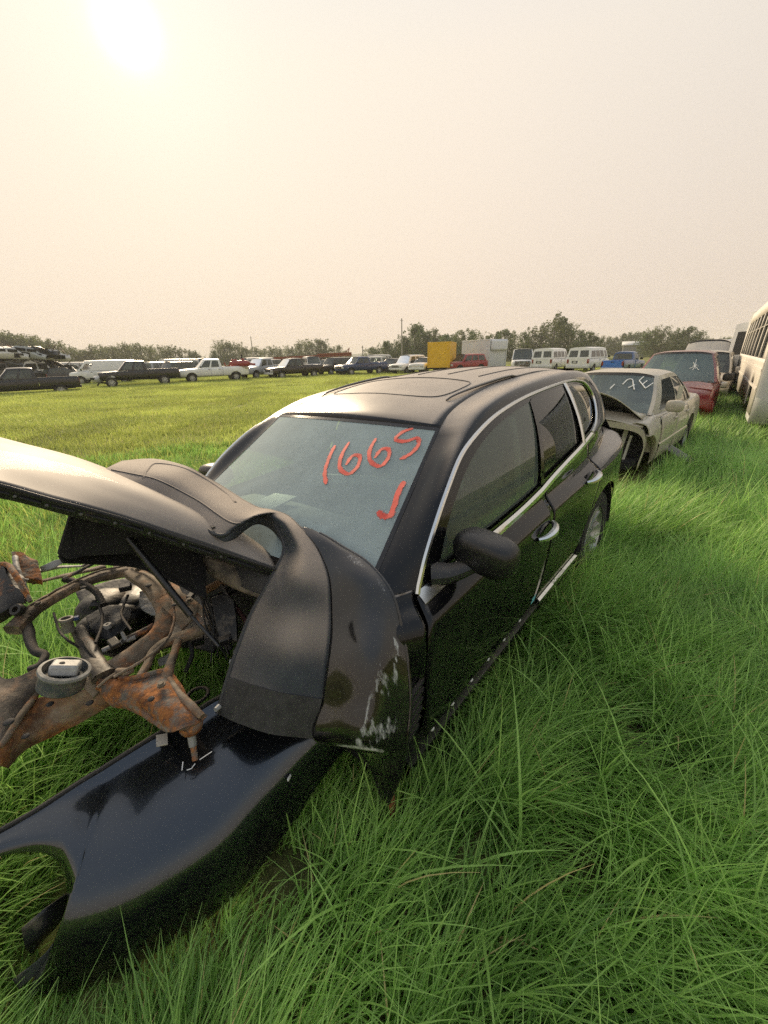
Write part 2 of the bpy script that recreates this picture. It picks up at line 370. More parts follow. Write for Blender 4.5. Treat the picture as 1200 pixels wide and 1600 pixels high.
BLOCK = []      # (cx, cy, yaw, half length, half width): nothing grows through these
def blocked(x, y):
    for (cx, cy, a, hl, hw) in BLOCK:
        dx, dy = x - cx, y - cy; u = dx * math.cos(a) + dy * math.sin(a); v = -dx * math.sin(a) + dy * math.cos(a)
        if abs(u) < hl and abs(v) < hw: return True
    return False
def lane(x, y):   # 1 in the uncut lane by the row, 0 in the cut field
    u = (x - .35) * .753 - (y - 2.85) * .656         # distance to the right of the row's axis
    return 1. if u > -1.6 else max(0., 1 - (-1.6 - u) / 1.5)
SHORT = []      # (x, y, radius, height factor): flattened grass under the wreckage
def plant_grass():
    rs = np.random.RandomState(3); P = []; H = []; W = []; L = []; D = []; C = []
    for (r0, r1, a0, a1, n) in ((.25, 1.3, -80, 80, 11000), (1.1, 2.6, -70, 72, 38000), (2.4, 4.6, -58, 60, 62000), (4.4, 9.5, -52, 56, 90000)):
        for k in range(n):
            r = math.sqrt(rs.uniform(r0 * r0, r1 * r1)); a = math.radians(rs.uniform(a0, a1)); x, y = r * math.sin(a), r * math.cos(a)
            if blocked(x, y): continue
            ln = lane(x, y); patch = mnoise.noise((x * .9, y * .9, 2.)); clump = mnoise.noise((x * 4., y * 4., 7.))
            if clump < -.36 and ln > .5: continue
            hgt = rs.uniform(.22, .60) * (1.3 if rs.uniform() > .9 else 1.) * (.42 + .58 * ln) * (.9 + .45 * patch) * (.85 + .25 * clump)
            for (sx, sy, sr, sf) in SHORT:
                q = math.hypot(x - sx, y - sy) / sr
                if q < 1: hgt *= sf + (1 - sf) * q ** 3
            wa = 2.2 * mnoise.noise((x * .55, y * .55, 9.)) + 1.6 * mnoise.noise((x * 1.9, y * 1.9, 3.)); ra = rs.uniform(0, 6.28); rl = rs.uniform(.1, .6)
            sw = rs.uniform(.15, .75)
            P.append((x, y, ground_z(x, y) - .02)); H.append(hgt); C.append(.5 + .75 * mnoise.noise((x * 1.7, y * 1.7, 21.)) + .5 * mnoise.noise((x * 6., y * 6., 31.))); W.append((.0056 + .0005 * r) * rs.uniform(.6, 1.4))
            L.append((rl * math.cos(ra) + sw * math.cos(.5 + wa), rl * math.sin(ra) + sw * math.sin(.5 + wa))); D.append(rs.uniform(.1, 1.35) * (1 if ln > .5 else .7))
    for k in range(13000):    # behind and beside the camera
        r = math.sqrt(rs.uniform(.12, 9.)); a = math.radians(rs.uniform(70, 290)); x, y = r * math.sin(a), r * math.cos(a); ra = rs.uniform(0, 6.28); rl = rs.uniform(.2, .9)
        P.append((x, y, -.02)); H.append(rs.uniform(.2, .5)); W.append(rs.uniform(.006, .011)); C.append(rs.uniform()); L.append((rl * math.cos(ra), rl * math.sin(ra))); D.append(rs.uniform(.1, 1.2))
    for k in range(260):      # broad blades standing out of the rest
        r = math.sqrt(rs.uniform(.5, 7.)); a = math.radians(rs.uniform(-60, 60)); x, y = r * math.sin(a), r * math.cos(a)
        if blocked(x, y) or lane(x, y) < .5 or any(math.hypot(x - q[0], y - q[1]) < q[2] for q in SHORT): continue
        ra = rs.uniform(0, 6.28); rl = rs.uniform(.5, 1.1); P.append((x, y, -.02)); H.append(rs.uniform(.35, .75)); C.append(.8); W.append(rs.uniform(.008, .012)); L.append((rl * math.cos(ra), rl * math.sin(ra))); D.append(rs.uniform(.6, 1.6))
    o = blades_mesh('long_grass', GRASS_NEAR, P, np.array(H), np.array(W), np.array(L), np.array(D), 6, 5, C); COL.objects.link(o); tag(o, None, None, None, 'stuff')
    tiles = bpy.data.collections.new('grass_tiles'); TS = 1.6
    for k in range(5):
        r2 = np.random.RandomState(60 + k); n = 1900
        xy = r2.uniform(-TS / 2 - .05, TS / 2 + .05, (n, 2)); ra = r2.uniform(0, 6.28, n); rl = r2.uniform(.1, .8, n)
        tiles.objects.link(blades_mesh('field_tile', GRASS_FAR, np.concatenate([xy, np.full((n, 1), -.02)], 1), r2.uniform(.06, .17, n) * np.where(r2.uniform(size=n) > .93, 1.8, 1.), r2.uniform(.008, .017, n),
                           np.stack([rl * np.cos(ra) + .25, rl * np.sin(ra) + .1], 1), r2.uniform(.1, .8, n), 2, 70 + k))
    for k in range(3):
        r2 = np.random.RandomState(90 + k); n = 1300
        xy = r2.uniform(-TS / 2 - .05, TS / 2 + .05, (n, 2)); ra = r2.uniform(0, 6.28, n); rl = r2.uniform(.1, .7, n)
        tiles.objects.link(blades_mesh('tall_tile', GRASS_NEAR, np.concatenate([xy, np.full((n, 1), -.02)], 1), r2.uniform(.18, .45, n), r2.uniform(.010, .018, n),
                           np.stack([rl * np.cos(ra) + .45, rl * np.sin(ra) + .1], 1), r2.uniform(.1, .9, n), 3, 95 + k))
    names = sorted(o.name for o in tiles.objects); fi = [k for k, q in enumerate(names) if q.startswith('field')]; ti = [k for k, q in enumerate(names) if q.startswith('tall')]
    P = []; Rt = []; Sc = []; Ix = []
    for gx in range(-50, 45):
        for gy in range(1, 48):
            x, y = gx * TS + rs.uniform(-.1, .1), gy * TS + rs.uniform(-.1, .1); r = math.hypot(x, y); a = math.degrees(math.atan2(x, y))
            if r < 9.2 or r > 68 or a < -54 or a > 55: continue
            tall = lane(x, y) > .6 and r < 30
            P.append((x, y, ground_z(x, y))); Rt.append((0, 0, 0 if tall else math.pi / 2 * rs.randint(4))); Sc.append(1. + .25 * mnoise.noise((x * .15, y * .15, 5.)) + rs.uniform(-.05, .1))
            Ix.append(ti[rs.randint(3)] if tall else fi[rs.randint(5)])
    # the cut field from near the car outwards
    for gx in range(-9, 2):
        for gy in range(1, 8):
            x, y = gx * TS, gy * TS
            if math.hypot(x, y) < 9.2 and math.hypot(x, y) > 2.8 and lane(x, y) < .5: P.append((x, y, 0)); Rt.append((0, 0, math.pi / 2 * rs.randint(4))); Sc.append(1.); Ix.append(fi[rs.randint(5)])
    instancer('field_grass', P, Rt, Sc, Ix, tiles)
# ------------------------------------------------------------------ the black SUV (local frame: x to the rear, y to its right, z up; origin under the front axle)
def hs(xs, ys, x):
    xs = np.asarray(xs, float); ys = np.asarray(ys, float); x = np.asarray(x, float); m = np.gradient(ys, xs); x = np.clip(x, xs[0], xs[-1])
    i = np.clip(np.searchsorted(xs, x) - 1, 0, len(xs) - 2); h = xs[i + 1] - xs[i]; t = (x - xs[i]) / h
    return (2*t**3-3*t**2+1)*ys[i] + (t**3-2*t**2+t)*h*m[i] + (-2*t**3+3*t**2)*ys[i+1] + (t**3-t**2)*h*m[i+1]
def sY(x, z):
    x = np.asarray(x, float); z = np.asarray(z, float)
    yb = hs((.2, .63, 1.2, 1.8, 2.5, 3.05, 3.4, 3.8), (.80, .855, .878, .880, .865, .815, .75, .62), x)
    lo = hs((-.9, -.5, 0, .5, 1.1, 1.9, 2.4, 2.85, 3.2, 3.55, 3.85), (.80, .93, .962, .955, .95, .95, .955, .965, .95, .90, .80), x) * hs((.2, .35, .5, .65, .8, .92, 1.0, 1.06), (.90, .945, .975, .992, 1.0, .998, .975, .93), np.minimum(z, 1.06))
    s = np.maximum(z - 1.06, 0) / .5; top = yb - .07 * s - .115 * s ** 2.2
    w = np.clip((z - .95) / .11, 0, 1); w = w * w * (3 - 2 * w)
    return np.where(z > 1.06, top, lo * (1 - w) + yb * w)
def side3(xz, sd, off=0.):
    xz = np.asarray(xz, float); x, z = xz[..., 0], xz[..., 1]
    return np.stack([x, sd * (sY(x, z) + off), z], -1)
def roofz(x, y): return hs((1.0, 1.2, 1.6, 2.2, 2.8, 3.3, 3.6), (1.505, 1.575, 1.64, 1.668, 1.65, 1.595, 1.54), x) - .15 * y * y
def wsp(y, s, off=0.):
    w = .74 - .14 * s; k = 1 - (y / w) ** 2
    return np.array([.50 + .67 * s - (.13 - .05 * s) * k - off * .57, y, 1.065 + .44 * s + .025 * k + off * .82])
def coons(b, t, l, r, nu, nv):
    """(x,z) patch between bottom b, top t (nu samples) and left l, right r (nv samples)"""
    b, t, l, r = cr(b, nu), cr(t, nu), cr(l, nv), cr(r, nv)
    u = np.linspace(0, 1, nu)[:, None, None]; v = np.linspace(0, 1, nv)[None, :, None]
    return ((1-v)*b[:, None] + v*t[:, None] + (1-u)*l[None] + u*r[None]
            - ((1-u)*(1-v)*b[0] + u*(1-v)*b[-1] + (1-u)*v*t[0] + u*v*t[-1]))
suv = bpy.data.objects.new('black_suv', None); COL.objects.link(suv)
_M = [[0.65828, -0.75144, -0.04484], [0.75126, 0.65956, -0.0243], [0.04783, -0.01769, 0.9987]]
suv.matrix_world = Matrix.Translation((-0.89,1.386,-0.152)) @ Matrix([[*_M[0], 0], [*_M[1], 0], [*_M[2], 0], [0, 0, 0, 1]])
tag(suv, 'dusty black suv with red 1665 sprayed on its windscreen, its front end stripped', 'suv')
CAR_MI = suv.matrix_world.inverted()
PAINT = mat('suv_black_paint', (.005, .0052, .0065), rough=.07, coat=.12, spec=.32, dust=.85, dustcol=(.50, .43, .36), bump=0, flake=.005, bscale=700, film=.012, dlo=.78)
BLACKP = mat('black_trim_plastic', (.018, .019, .021), rough=.42, dust=.25, bump=.15, bscale=500)
GLOSSB = mat('gloss_black_trim', (.005, .005, .006), rough=.1, dust=.1)
CHROME = mat('satin_chrome', (.72, .72, .70), rough=.22, metal=1., dust=.2)
ALU = mat('alloy_wheel', (.52, .52, .50), rough=.35, metal=.8, dust=.3, var=.15)
RUBBER = mat('tyre_rubber', (.016, .016, .016), rough=.85, dust=.35, bump=.3, bscale=90)
DARK = mat('dark_interior', (.022, .022, .024), rough=.8)
SEATM = mat('grey_leather', (.09, .092, .095), rough=.55, var=.2)
DASHM = mat('dash_plastic', (.10, .11, .11), rough=.6)
REDP = mat('red_spray_paint', (.74, .09, .06), rough=.6, var=.15, vscale=30)
def _spray(m):      # strokes thin out to nothing at their edges, with speckle
    t = m.node_tree; o_ = t.nodes['Material Output']; a = N(t, 'ShaderNodeAttribute', attribute_name='edge'); tcx = N(t, 'ShaderNodeTexCoord')
    n = N(t, 'ShaderNodeTexNoise'); n.inputs['Scale'].default_value = 90; n.inputs['Detail'].default_value = 6; t.links.new(tcx.outputs['Object'], n.inputs['Vector'])
    ad = N(t, 'ShaderNodeMath', operation='ADD'); t.links.new(a.outputs['Fac'], ad.inputs[0]); t.links.new(n.outputs['Fac'], ad.inputs[1])
    r = N(t, 'ShaderNodeMapRange'); r.inputs[1].default_value = .95; r.inputs[2].default_value = 1.45; r.inputs[3].default_value = .06; t.links.new(ad.outputs[0], r.inputs[0])
    tr = N(t, 'ShaderNodeBsdfTransparent'); mx_ = N(t, 'ShaderNodeMixShader'); t.links.new(r.outputs[0], mx_.inputs[0]); t.links.new(t.nodes['Principled BSDF'].outputs[0], mx_.inputs[1]); t.links.new(tr.outputs[0], mx_.inputs[2]); t.links.new(mx_.outputs[0], o_.inputs[0])
_spray(REDP)
WHITE = mat('white_plastic', (.72, .72, .70), rough=.5)
GLASS_W = glass_mat('windscreen_glass', (.62, .72, .69), dust=.46, dustcol=(.57, .69, .69))  # diffuse teal film paints in sky reflection as well as real dust
GLASS_S = glass_mat('side_glass', (.56, .68, .60), dust=.17, dustcol=(.42, .50, .44))  # diffuse film paints in sky seen through and reflected, besides real dust
GLASS_P = glass_mat('privacy_glass', (.05, .055, .055), dust=.03)
RUSTY = mat('rusty_steel', (.19, .085, .035), rough=.85, rust=.9, rustscale=9, mud=.35, bump=.6, bscale=60)
ARCH = [(2.42, .42), (2.45, .58), (2.56, .71), (2.70, .785), (2.84, .805), (2.98, .785), (3.12, .71), (3.23, .58), (3.26, .42)]
dlo_top = [(.605, 1.035), (.677, 1.142), (.79, 1.253), (.92, 1.347), (1.05, 1.42), (1.19, 1.466), (1.41, 1.513), (1.68, 1.542), (1.98, 1.557), (2.45, 1.56), (2.80, 1.542), (3.03, 1.495), (3.12, 1.43)]
dlo_rear = [(3.12, 1.43), (3.135, 1.38), (3.09, 1.30), (2.98, 1.225), (2.80, 1.185)]
dlo_bot = [(.605, 1.035), (.80, 1.045), (1.10, 1.055), (1.45, 1.07), (1.72, 1.09), (1.90, 1.115), (2.20, 1.145), (2.5, 1.165), (2.80, 1.185)]
roof_edge = [(.50, .74, 1.065), (.667, .705, 1.175), (.835, .67, 1.285), (1.0, .635, 1.395), (1.17, .60, 1.505)]
redge2 = [(x, y, float(roofz(x, y))) for x, y in ((1.28, .575), (1.45, .55), (1.75, .53), (2.2, .52), (2.7, .505), (3.1, .48), (3.42, .44))]
FDr = [(1.655, .40), (1.70, .65), (1.74, .86), (1.775, 1.02), (1.80, 1.095)]
RDr = [(2.40, .40), (2.43, .58), (2.52, .74), (2.61, .92), (2.64, 1.05), (2.645, 1.165)]
def inset(A, B, t): return np.asarray(A) + (np.asarray(B) - np.asarray(A)) * t
for sd in (-1, 1):
    # doors (lower skins)
    for nm, b_, t_, l_, r_, hx in (('front_door', [(.54, .40), (1.645, .40)], [(.60, 1.025), (.80, 1.035), (1.10, 1.045), (1.45, 1.06), (1.785, 1.09)], [(.54, .40), (.522, .68), (.54, .92), (.60, 1.025)], inset(FDr, (0, 0), 0) - np.array([.008, 0]), 1.60),
                                   ('rear_door', [(1.663, .40), (2.395, .40)], [(1.808, 1.095), (1.9, 1.107), (2.2, 1.137), (2.5, 1.157), (2.64, 1.16)], np.array(FDr) + np.array([.008, 0]), np.array(RDr) - np.array([.006, 0]), 2.42)):
        t_ = list(t_); t_[-1] = tuple(np.asarray(r_[-1]) if nm == 'front_door' else t_[-1])
        G = coons(b_, t_, l_, r_, 30, 48)
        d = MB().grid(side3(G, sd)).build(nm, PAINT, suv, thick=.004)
        # handle: dark cup, chrome grip
        hz = .90 if nm == 'front_door' else .965; y0 = float(sY(hx, hz))
        h = MB(); h.ellip((hx + .02, sd * (y0 - .004), hz), (.085, .012, .038), 14, 6).build('handle_cup', GLOSSB, d)
        x0, x1 = hx - .08, hx + .115
        path = [(lerp(x0, x1, u), sd * (float(sY(lerp(x0, x1, u), hz)) + .008 + .04 * math.sin(math.pi * min(1, max(0, u))) ** .6), hz - .012 + .028 * u) for u in np.linspace(0, 1, 9)]
        MB().tube(path, [.012, .019, .021, .021, .022, .022, .02, .012], 8, samples=17).build('handle', CHROME, d)
    # front wing remnant and panel below the screen pillar
    G = coons([(.42, .76), (.522, .77)], [(.46, 1.045), (.602, 1.05)], [(.42, .76), (.425, .92), (.46, 1.045)], [(.522, .77), (.53, .92), (.565, 1.0), (.602, 1.05)], 12, 18)
    tp_ = side3(cr([(.46, 1.045), (.602, 1.05)], 8), sd, -.002 - .07 * np.linspace(1, 0, 8) ** 1.2); in_ = cr([(.44, sd * .72, 1.05), (.50, sd * .735, 1.068)], 8)
    MB().grid(np.stack([tp_, lerp(tp_, in_, .4) + (0, 0, .022), lerp(tp_, in_, .75) + (0, 0, .02), in_], 1)).build('scuttle_corner', PAINT, suv)
    MB().grid(side3(G, sd, -.002 - .07 * np.linspace(1, 0, 12)[:, None] ** 1.2)).build('wing_panel', PAINT, suv, thick=.004)
    MB().grid([[(.30 + .02 * k, sd * (.93 - .004 * k * k), z) for k in range(6)] for z in (.22, .30, .40, .48)]).build('rusty_bracket', RUSTY, suv, thick=.012)
    # side intake slats behind the wing
    g = MB()
    for k in range(6): z = .50 + .045 * k; g.box((.445 + .005 * k, sd * (float(sY(.45, z)) - .016), z), (.13, .016, .014), ry=-.35)
    g.grid([[(x, sd * (float(sY(x, z)) - .03), z) for z in (.42, .6, .8)] for x in (.34, .54)])
    g.build('wing_vent', BLACKP, suv)
    # rear quarter
    top = [(2.655, 1.17), (2.8, 1.187), (2.98, 1.21), (3.2, 1.22), (3.5, 1.20), (3.74, 1.17)]; mid_ = [(2.62, .92), (3.2, .92), (3.84, .92)]
    G = coons([(2.407, .42)] + ARCH[1:-1] + [(3.26, .42), (3.5, .40), (3.84, .46)], mid_, [(2.407, .42), (2.44, .58), (2.53, .74), (2.62, .92)], [(3.84, .46), (3.86, .75), (3.84, .92)], 60, 16)
    G2 = coons(mid_, top, [(2.62, .92), (2.648, 1.05), (2.655, 1.17)], [(3.84, .92), (3.81, 1.04), (3.74, 1.17)], 60, 32)
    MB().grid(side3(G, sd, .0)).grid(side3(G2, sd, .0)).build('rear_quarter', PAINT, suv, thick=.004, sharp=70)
    # cant rail and screen pillar: from the window outline to the roof edge
    A = cr(dlo_top, 60); B = np.concatenate([cr(roof_edge, 22)[:-1], cr([roof_edge[-1]] + redge2, 39)])
    A3 = side3(A, 1, .004); rows = []
    for k in range(60):
        p0, p3 = A3[k], B[k]; L = np.linalg.norm(p3 - p0); w = min(1, max(0, (k - 14) / 12))
        t0 = np.array([0, -.30, .95]) * lerp(.25, .50, w) * L + (1 - w) * .2 * (p3 - p0); t1 = np.array([0, .93, -.22]) * lerp(.22, .5, w) * L + (1 - w) * .15 * (p0 - p3)
        u = np.linspace(0, 1, 9)[:, None]; rows.append((1-u)**3*p0 + 3*u*(1-u)**2*(p0 + t0) + 3*u*u*(1-u)*(p3 + t1) + u**3*p3)
    G = np.array(rows); crl = G[-1].copy(); G[..., 1] *= sd
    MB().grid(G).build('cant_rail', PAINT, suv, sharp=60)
    # rear pillar between the quarter window and the tailgate
    A = cr([(3.12, 1.43), (3.135, 1.38), (3.09, 1.30), (2.98, 1.225), (2.80, 1.187), (2.655, 1.17)], 20); Bq = cr([(3.42, .44, 1.575), (3.53, .56, 1.45), (3.64, .625, 1.30), (3.72, .655, 1.2), (3.74, .645, 1.172)], 20)
    A3 = side3(A, 1, .003); G = np.array([[lerp(a, b, u) + np.array([0, .06 * math.sin(math.pi * u), .012 * math.sin(math.pi * u)]) for u in np.linspace(0, 1, 9)] for a, b in zip(A3, Bq)])
    dl = crl - G[0]; G = G + dl[None] * (np.linspace(1, 0, 20)[:, None, None] ** 2); G[..., 1] *= sd
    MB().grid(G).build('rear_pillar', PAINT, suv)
    # window frames (black) as a ring, then the panes
    loop_o = np.concatenate([cr(dlo_top, 60), cr(dlo_rear, 14)[1:], cr(dlo_bot, 50)[::-1][1:-1]])
    ctr = np.array([1.9, 1.28])
    def shrink(P, d):
        P = np.asarray(P); n_ = len(P); T = np.roll(P, -1, 0) - np.roll(P, 1, 0); T /= np.linalg.norm(T, axis=1)[:, None] + 1e-9
        nrm_ = np.stack([T[:, 1], -T[:, 0]], 1); return P + nrm_ * d
    fw = [np.array([(.74, 1.062), (1.10, 1.075), (1.45, 1.09), (1.722, 1.109)]), np.array([(.74, 1.062), (.85, 1.21), (1.0, 1.325), (1.15, 1.40), (1.35, 1.46), (1.60, 1.50), (1.885, 1.525)])]
    rwb, rwt = np.array([(1.772, 1.126), (2.10, 1.152), (2.5, 1.178)]), np.array([(1.925, 1.537), (2.2, 1.543), (2.49, 1.54)])
    qb, qt = np.array([(2.575, 1.195), (2.8, 1.205), (2.97, 1.235)]), np.array([(2.555, 1.54), (2.80, 1.52), (3.0, 1.475), (3.09, 1.39)])
    panes = (('front_window', fw[0], fw[1], [fw[0][0], fw[1][0]], [fw[0][-1], fw[1][-1]], GLASS_S), ('rear_window', rwb, rwt, [rwb[0], rwt[0]], [rwb[-1], rwt[-1]], GLASS_P), ('quarter_window', qb, qt, [qb[0], qt[0]], [qb[-1], (3.07, 1.30), qt[-1]], GLASS_P))
    for nm, b_, t_, l_, r_, gm in panes:
        Q = coons(b_, t_, l_, r_, 20, 12); MB().grid(side3(Q, sd, -.003 - .018 * np.clip((1.54 - Q[..., 1]) / .48, 0, 1))).build(nm, gm, suv)
    def strip(a, b, n_=24): return MB().grid(side3(np.stack([cr(a, n_), cr(b, n_)], 1), sd, 0.0))
    f = MB()
    # black frame pieces around each pane
    def fr(a, b, n_=26, off=0.): f.grid(side3(np.stack([lerp(cr(a, n_), cr(b, n_), u) for u in (0, .5, 1)], 1), sd, off))
    fr([(.605, 1.035)] + dlo_top[1:9], [(.74, 1.062)] + [tuple(p) for p in fw[1][1:]], 40)
    fr(dlo_bot[:5], fw[0]); fr([fw[0][-1], fw[1][-1]], [rwb[0], rwt[0]], 8, .003)
    fr(dlo_bot[4:8], rwb); fr([(1.9, 1.555), (2.2, 1.56), (2.5, 1.559)], rwt); fr([rwb[-1], rwt[-1]], [qb[0], qt[0]], 8)
    fr([(2.5, 1.559), (2.8, 1.542), (3.03, 1.495), (3.12, 1.43)], qt); fr([(3.12, 1.43), (3.135, 1.38), (3.09, 1.30), (2.98, 1.225)], [(3.09, 1.39), (3.09, 1.345), (3.06, 1.29), (2.97, 1.235)])
    fr([(2.5, 1.165), (2.8, 1.185), (2.98, 1.225)], qb)
    f.build('window_frame', GLOSSB, suv)
    # bright trim round the window outline, wider along the waist, and the bright divider
    c = MB(); c.tube(side3(np.concatenate([cr(dlo_top, 70), cr(dlo_rear, 14)[1:]]), sd, .006), .010, 6)
    c.build('window_trim', CHROME, suv)
    def band(b_, hgt, a0, a1):
        q = cr(b_, 30); i0, i1 = int(a0 * 29), int(a1 * 29) + 1; q = q[i0:i1]
        P = [side3(q + np.array([0, dz]), sd, o_) for dz, o_ in ((-hgt, .002), (-hgt * .8, .012), (-hgt * .2, .014), (.006, .004))]
        return MB().grid(np.stack(P, 1))
    band(dlo_bot[:5], .036, 0, 1).build('waist_trim', CHROME, suv); band(dlo_bot[4:], .036, .02, 1).build('waist_trim', CHROME, suv)
    P = [side3(np.stack([cr([(2.5, 1.165), (2.49, 1.56)], 12) + np.array([dx, 0])], 0)[0], sd, o_) for dx, o_ in ((.012, .004), (.024, .014), (.05, .014), (.066, .004))]
    MB().grid(np.stack(P, 1)).build('pillar_trim', CHROME, suv)
    # rocker under the doors, clips where its cladding is gone, bright strip towards the rear wheel
    G = [[(x, sd * (float(sY(x, .40)) - dy), z) for dy, z in ((.035, .405), (.03, .37), (.0, .33), (.01, .27), (.06, .20), (.2, .18))] for x in np.linspace(.45, 2.42, 24)]
    r = MB().grid(G).build('rocker', mat('rocker_black', (.010, .010, .011), rough=.28, dust=.1, mud=.12), suv)
    for k, x in enumerate((.62, .78, .95, 1.12, 1.30, 1.50)): MB().ellip((x, sd * (float(sY(x, .40)) - .012), .372), (.013, .008, .011), 8, 5).build('clip', WHITE, r)
    MB().grid([[(x, sd * (float(sY(x, .38)) + o_), z) for z, o_ in ((.345, .0), (.355, .018), (.385, .022), (.398, .008))] for x in np.linspace(1.72, 2.40, 12)]).build('sill_trim', CHROME, suv)
    MB().grid(side3(coons([(1.60, .425), (1.655, .425)], [(1.60, .475), (1.655, .475)], [(1.60, .425), (1.60, .475)], [(1.655, .425), (1.655, .475)], 3, 3), sd, .003)).build('sticker', mat('sticker_blue', (.18, .52, .60), rough=.4), suv)
    # lamps
    G = coons([(3.68, .80), (3.84, .80)], [(3.66, .96), (3.82, .96)], [(3.68, .80), (3.65, .9), (3.66, .96)], [(3.84, .80), (3.82, .96)], 8, 6)
    MB().grid(side3(G, sd, .006)).build('tail_lamp', mat('tail_lamp_red', (.22, .008, .008), rough=.12, coat=.5), suv)
    # mirror
    MB().tube([(.72, sd * .85, 1.055), (.76, sd * .91, 1.06), (.82, sd * .97, 1.085)], [.060, .042, .034], 12, flat=.8, samples=8).build('mirror_foot', BLACKP, suv)
    rot = Matrix.Rotation(sd * .10, 3, 'Z') @ Matrix.Rotation(sd * -.06, 3, 'X')
    mo = MB().ellip((.845, sd * 1.005, 1.135), (.070, .126, .076), 24, 14, e=.62, rot=rot).build('mirror', mat('mirror_shell', (.012, .0125, .0135), rough=.34, dust=.10, flake=.04, bscale=300), suv, sharp=60)
    MB().ellip((.912, sd * 1.005, 1.135), (.012, .105, .056), 20, 10, e=.7, rot=rot).build('mirror_glass', mat('mirror_silver', (.75, .76, .76), rough=.03, metal=1), mo)
    # wheels: only the rear pair is still there
    wx, wy, wz, R_ = 2.84, sd * .80, .36, .365
    wt = MB().lathe([(.235, .10), (.25, .125), (.30, .135), (.345, .125), (R_, .09), (R_, -.09), (.345, -.125), (.24, -.12), (.235, .10)], (wx, wy, wz), 'Y', 40).build('wheel', RUBBER, suv, sharp=40)
    rm = MB(); sy = 1 if sd > 0 else -1
    rm.lathe([(.24, .105 * sy), (.232, .118 * sy), (.222, .10 * sy), (.205, .04 * sy), (.20, -.1 * sy)], (wx, wy, wz), 'Y', 40); rm.lathe([(.0, .085 * sy), (.045, .085 * sy), (.06, .07 * sy), (.06, .0)], (wx, wy, wz), 'Y', 16)
    rm.build('rim', ALU, wt)
    for k in range(10):
        a = 2 * math.pi * k / 10; c_, s_ = math.cos(a), math.sin(a)
        P = [[(wx + c_ * rr - s_ * w_, wy + sy * yy, wz + s_ * rr + c_ * w_) for w_, yy in ((-ww, y_ - .03), (-ww * .7, y_), (ww * .7, y_), (ww, y_ - .03))] for rr, ww, y_ in ((.04, .014, .085), (.12, .016, .088), (.20, .021, .10), (.228, .026, .108))]
        MB().grid(P).build('spoke', ALU, wt)
    MB().lathe([(.0, -.02 * sy), (.19, -.02 * sy), (.19, -.06 * sy)], (wx, wy, wz), 'Y', 24).build('brake_disc', RUSTY, wt)
    # wheel arch liner and inner door skins
    P = [[(2.84 - .44 * math.cos(a), sd * y_, .36 + .45 * math.sin(a)) for y_ in (.55, .93)] for a in np.linspace(-.1, math.pi + .1, 24)]
    lm = MB().grid(P); lm.build('arch_liner', DARK, suv)
    MB().grid([[(x, sd * y_, z) for y_, z in ((.80, .38), (.84, .7), (.80, 1.0), (.79, 1.04), (.84, 1.06))] for x in np.linspace(.55, 2.6, 6)]).build('door_card', DARK, suv)
    # roof rail lying along the roof edge
    P = [(x, sd * y_, float(roofz(x, y_)) + dz) for x, y_, dz in ((1.42, .475, .004), (1.46, .48, .012), (1.7, .497, .014), (2.1, .503, .012), (2.16, .503, .004), (2.5, .495, .002), (3.0, .475, .002))]
    MB().tube(P, [.006, .013, .014, .014, .007, .006, .004], 8, samples=40, flat=.6).build('roof_rail', GLOSSB, suv)
# roof panel with sunroof recess lines
us = np.linspace(-1, 1, 25); Ered = cr([roof_edge[-1]] + redge2, 32)
def roofpt(i, e, u):
    q = np.array((e[0] - (.07 * max(0, 1 - (i / 6)) * (1 - u * u)), e[1] * u, float(roofz(e[0], e[1] * u)))); w = max(0., 1 - i / 4.) ** 2
    return lerp(q, wsp(u * .60, 1.0, .003), w)
G = np.array([[roofpt(i, e, u) for u in us] for i, e in enumerate(Ered)])
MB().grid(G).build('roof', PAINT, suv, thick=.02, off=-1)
def rl(path, name, r=.0035, m=GLOSSB): MB().tube([(x, y, float(roofz(x, y)) + .001) for x, y in path], r, 6).build(name, m, suv)
sr = cr([(1.40, 0), (1.405, .25), (1.44, .38), (1.50, .415), (1.75, .415), (1.80, .39), (1.825, .25), (1.83, 0)], 40); sr = np.concatenate([sr, (sr * [1, -1])[::-1]])
rl(sr, 'sunroof_seal')
for y in (-.34, -.12, .12, .34): rl([(x, y) for x in np.linspace(2.0, 3.2, 14)], 'roof_bead', .004, PAINT)
# windscreen with black border
sv = np.linspace(0, 1, 20); yv = np.linspace(-1, 1, 25)
MB().grid([[wsp(u * (.735 - .14 * s) * .985, .02 + .965 * s) for u in yv] for s in sv]).build('windscreen', GLASS_W, suv)
b = MB()
for s0, s1 in ((-.02, .03), (.975, 1.01)): b.grid([[wsp(u * (.74 - .14 * s), s, .002) for u in yv] for s in (s0, s1)])
for e in (-1, 1): b.grid([[wsp(e * (.74 - .14 * s) * k, s, .002) for k in (.975, 1.0)] for s in sv])
b.build('windscreen_seal', GLOSSB, suv)
# cowl at the foot of the screen
MB().grid([[(.50 - (.13) * (1 - u * u) - dx, u * .70, 1.055 + .02 * (1 - u * u) - dz) for u in yv] for dx, dz in ((0, 0), (.05, .035), (.08, .10))]).build('cowl', BLACKP, suv)
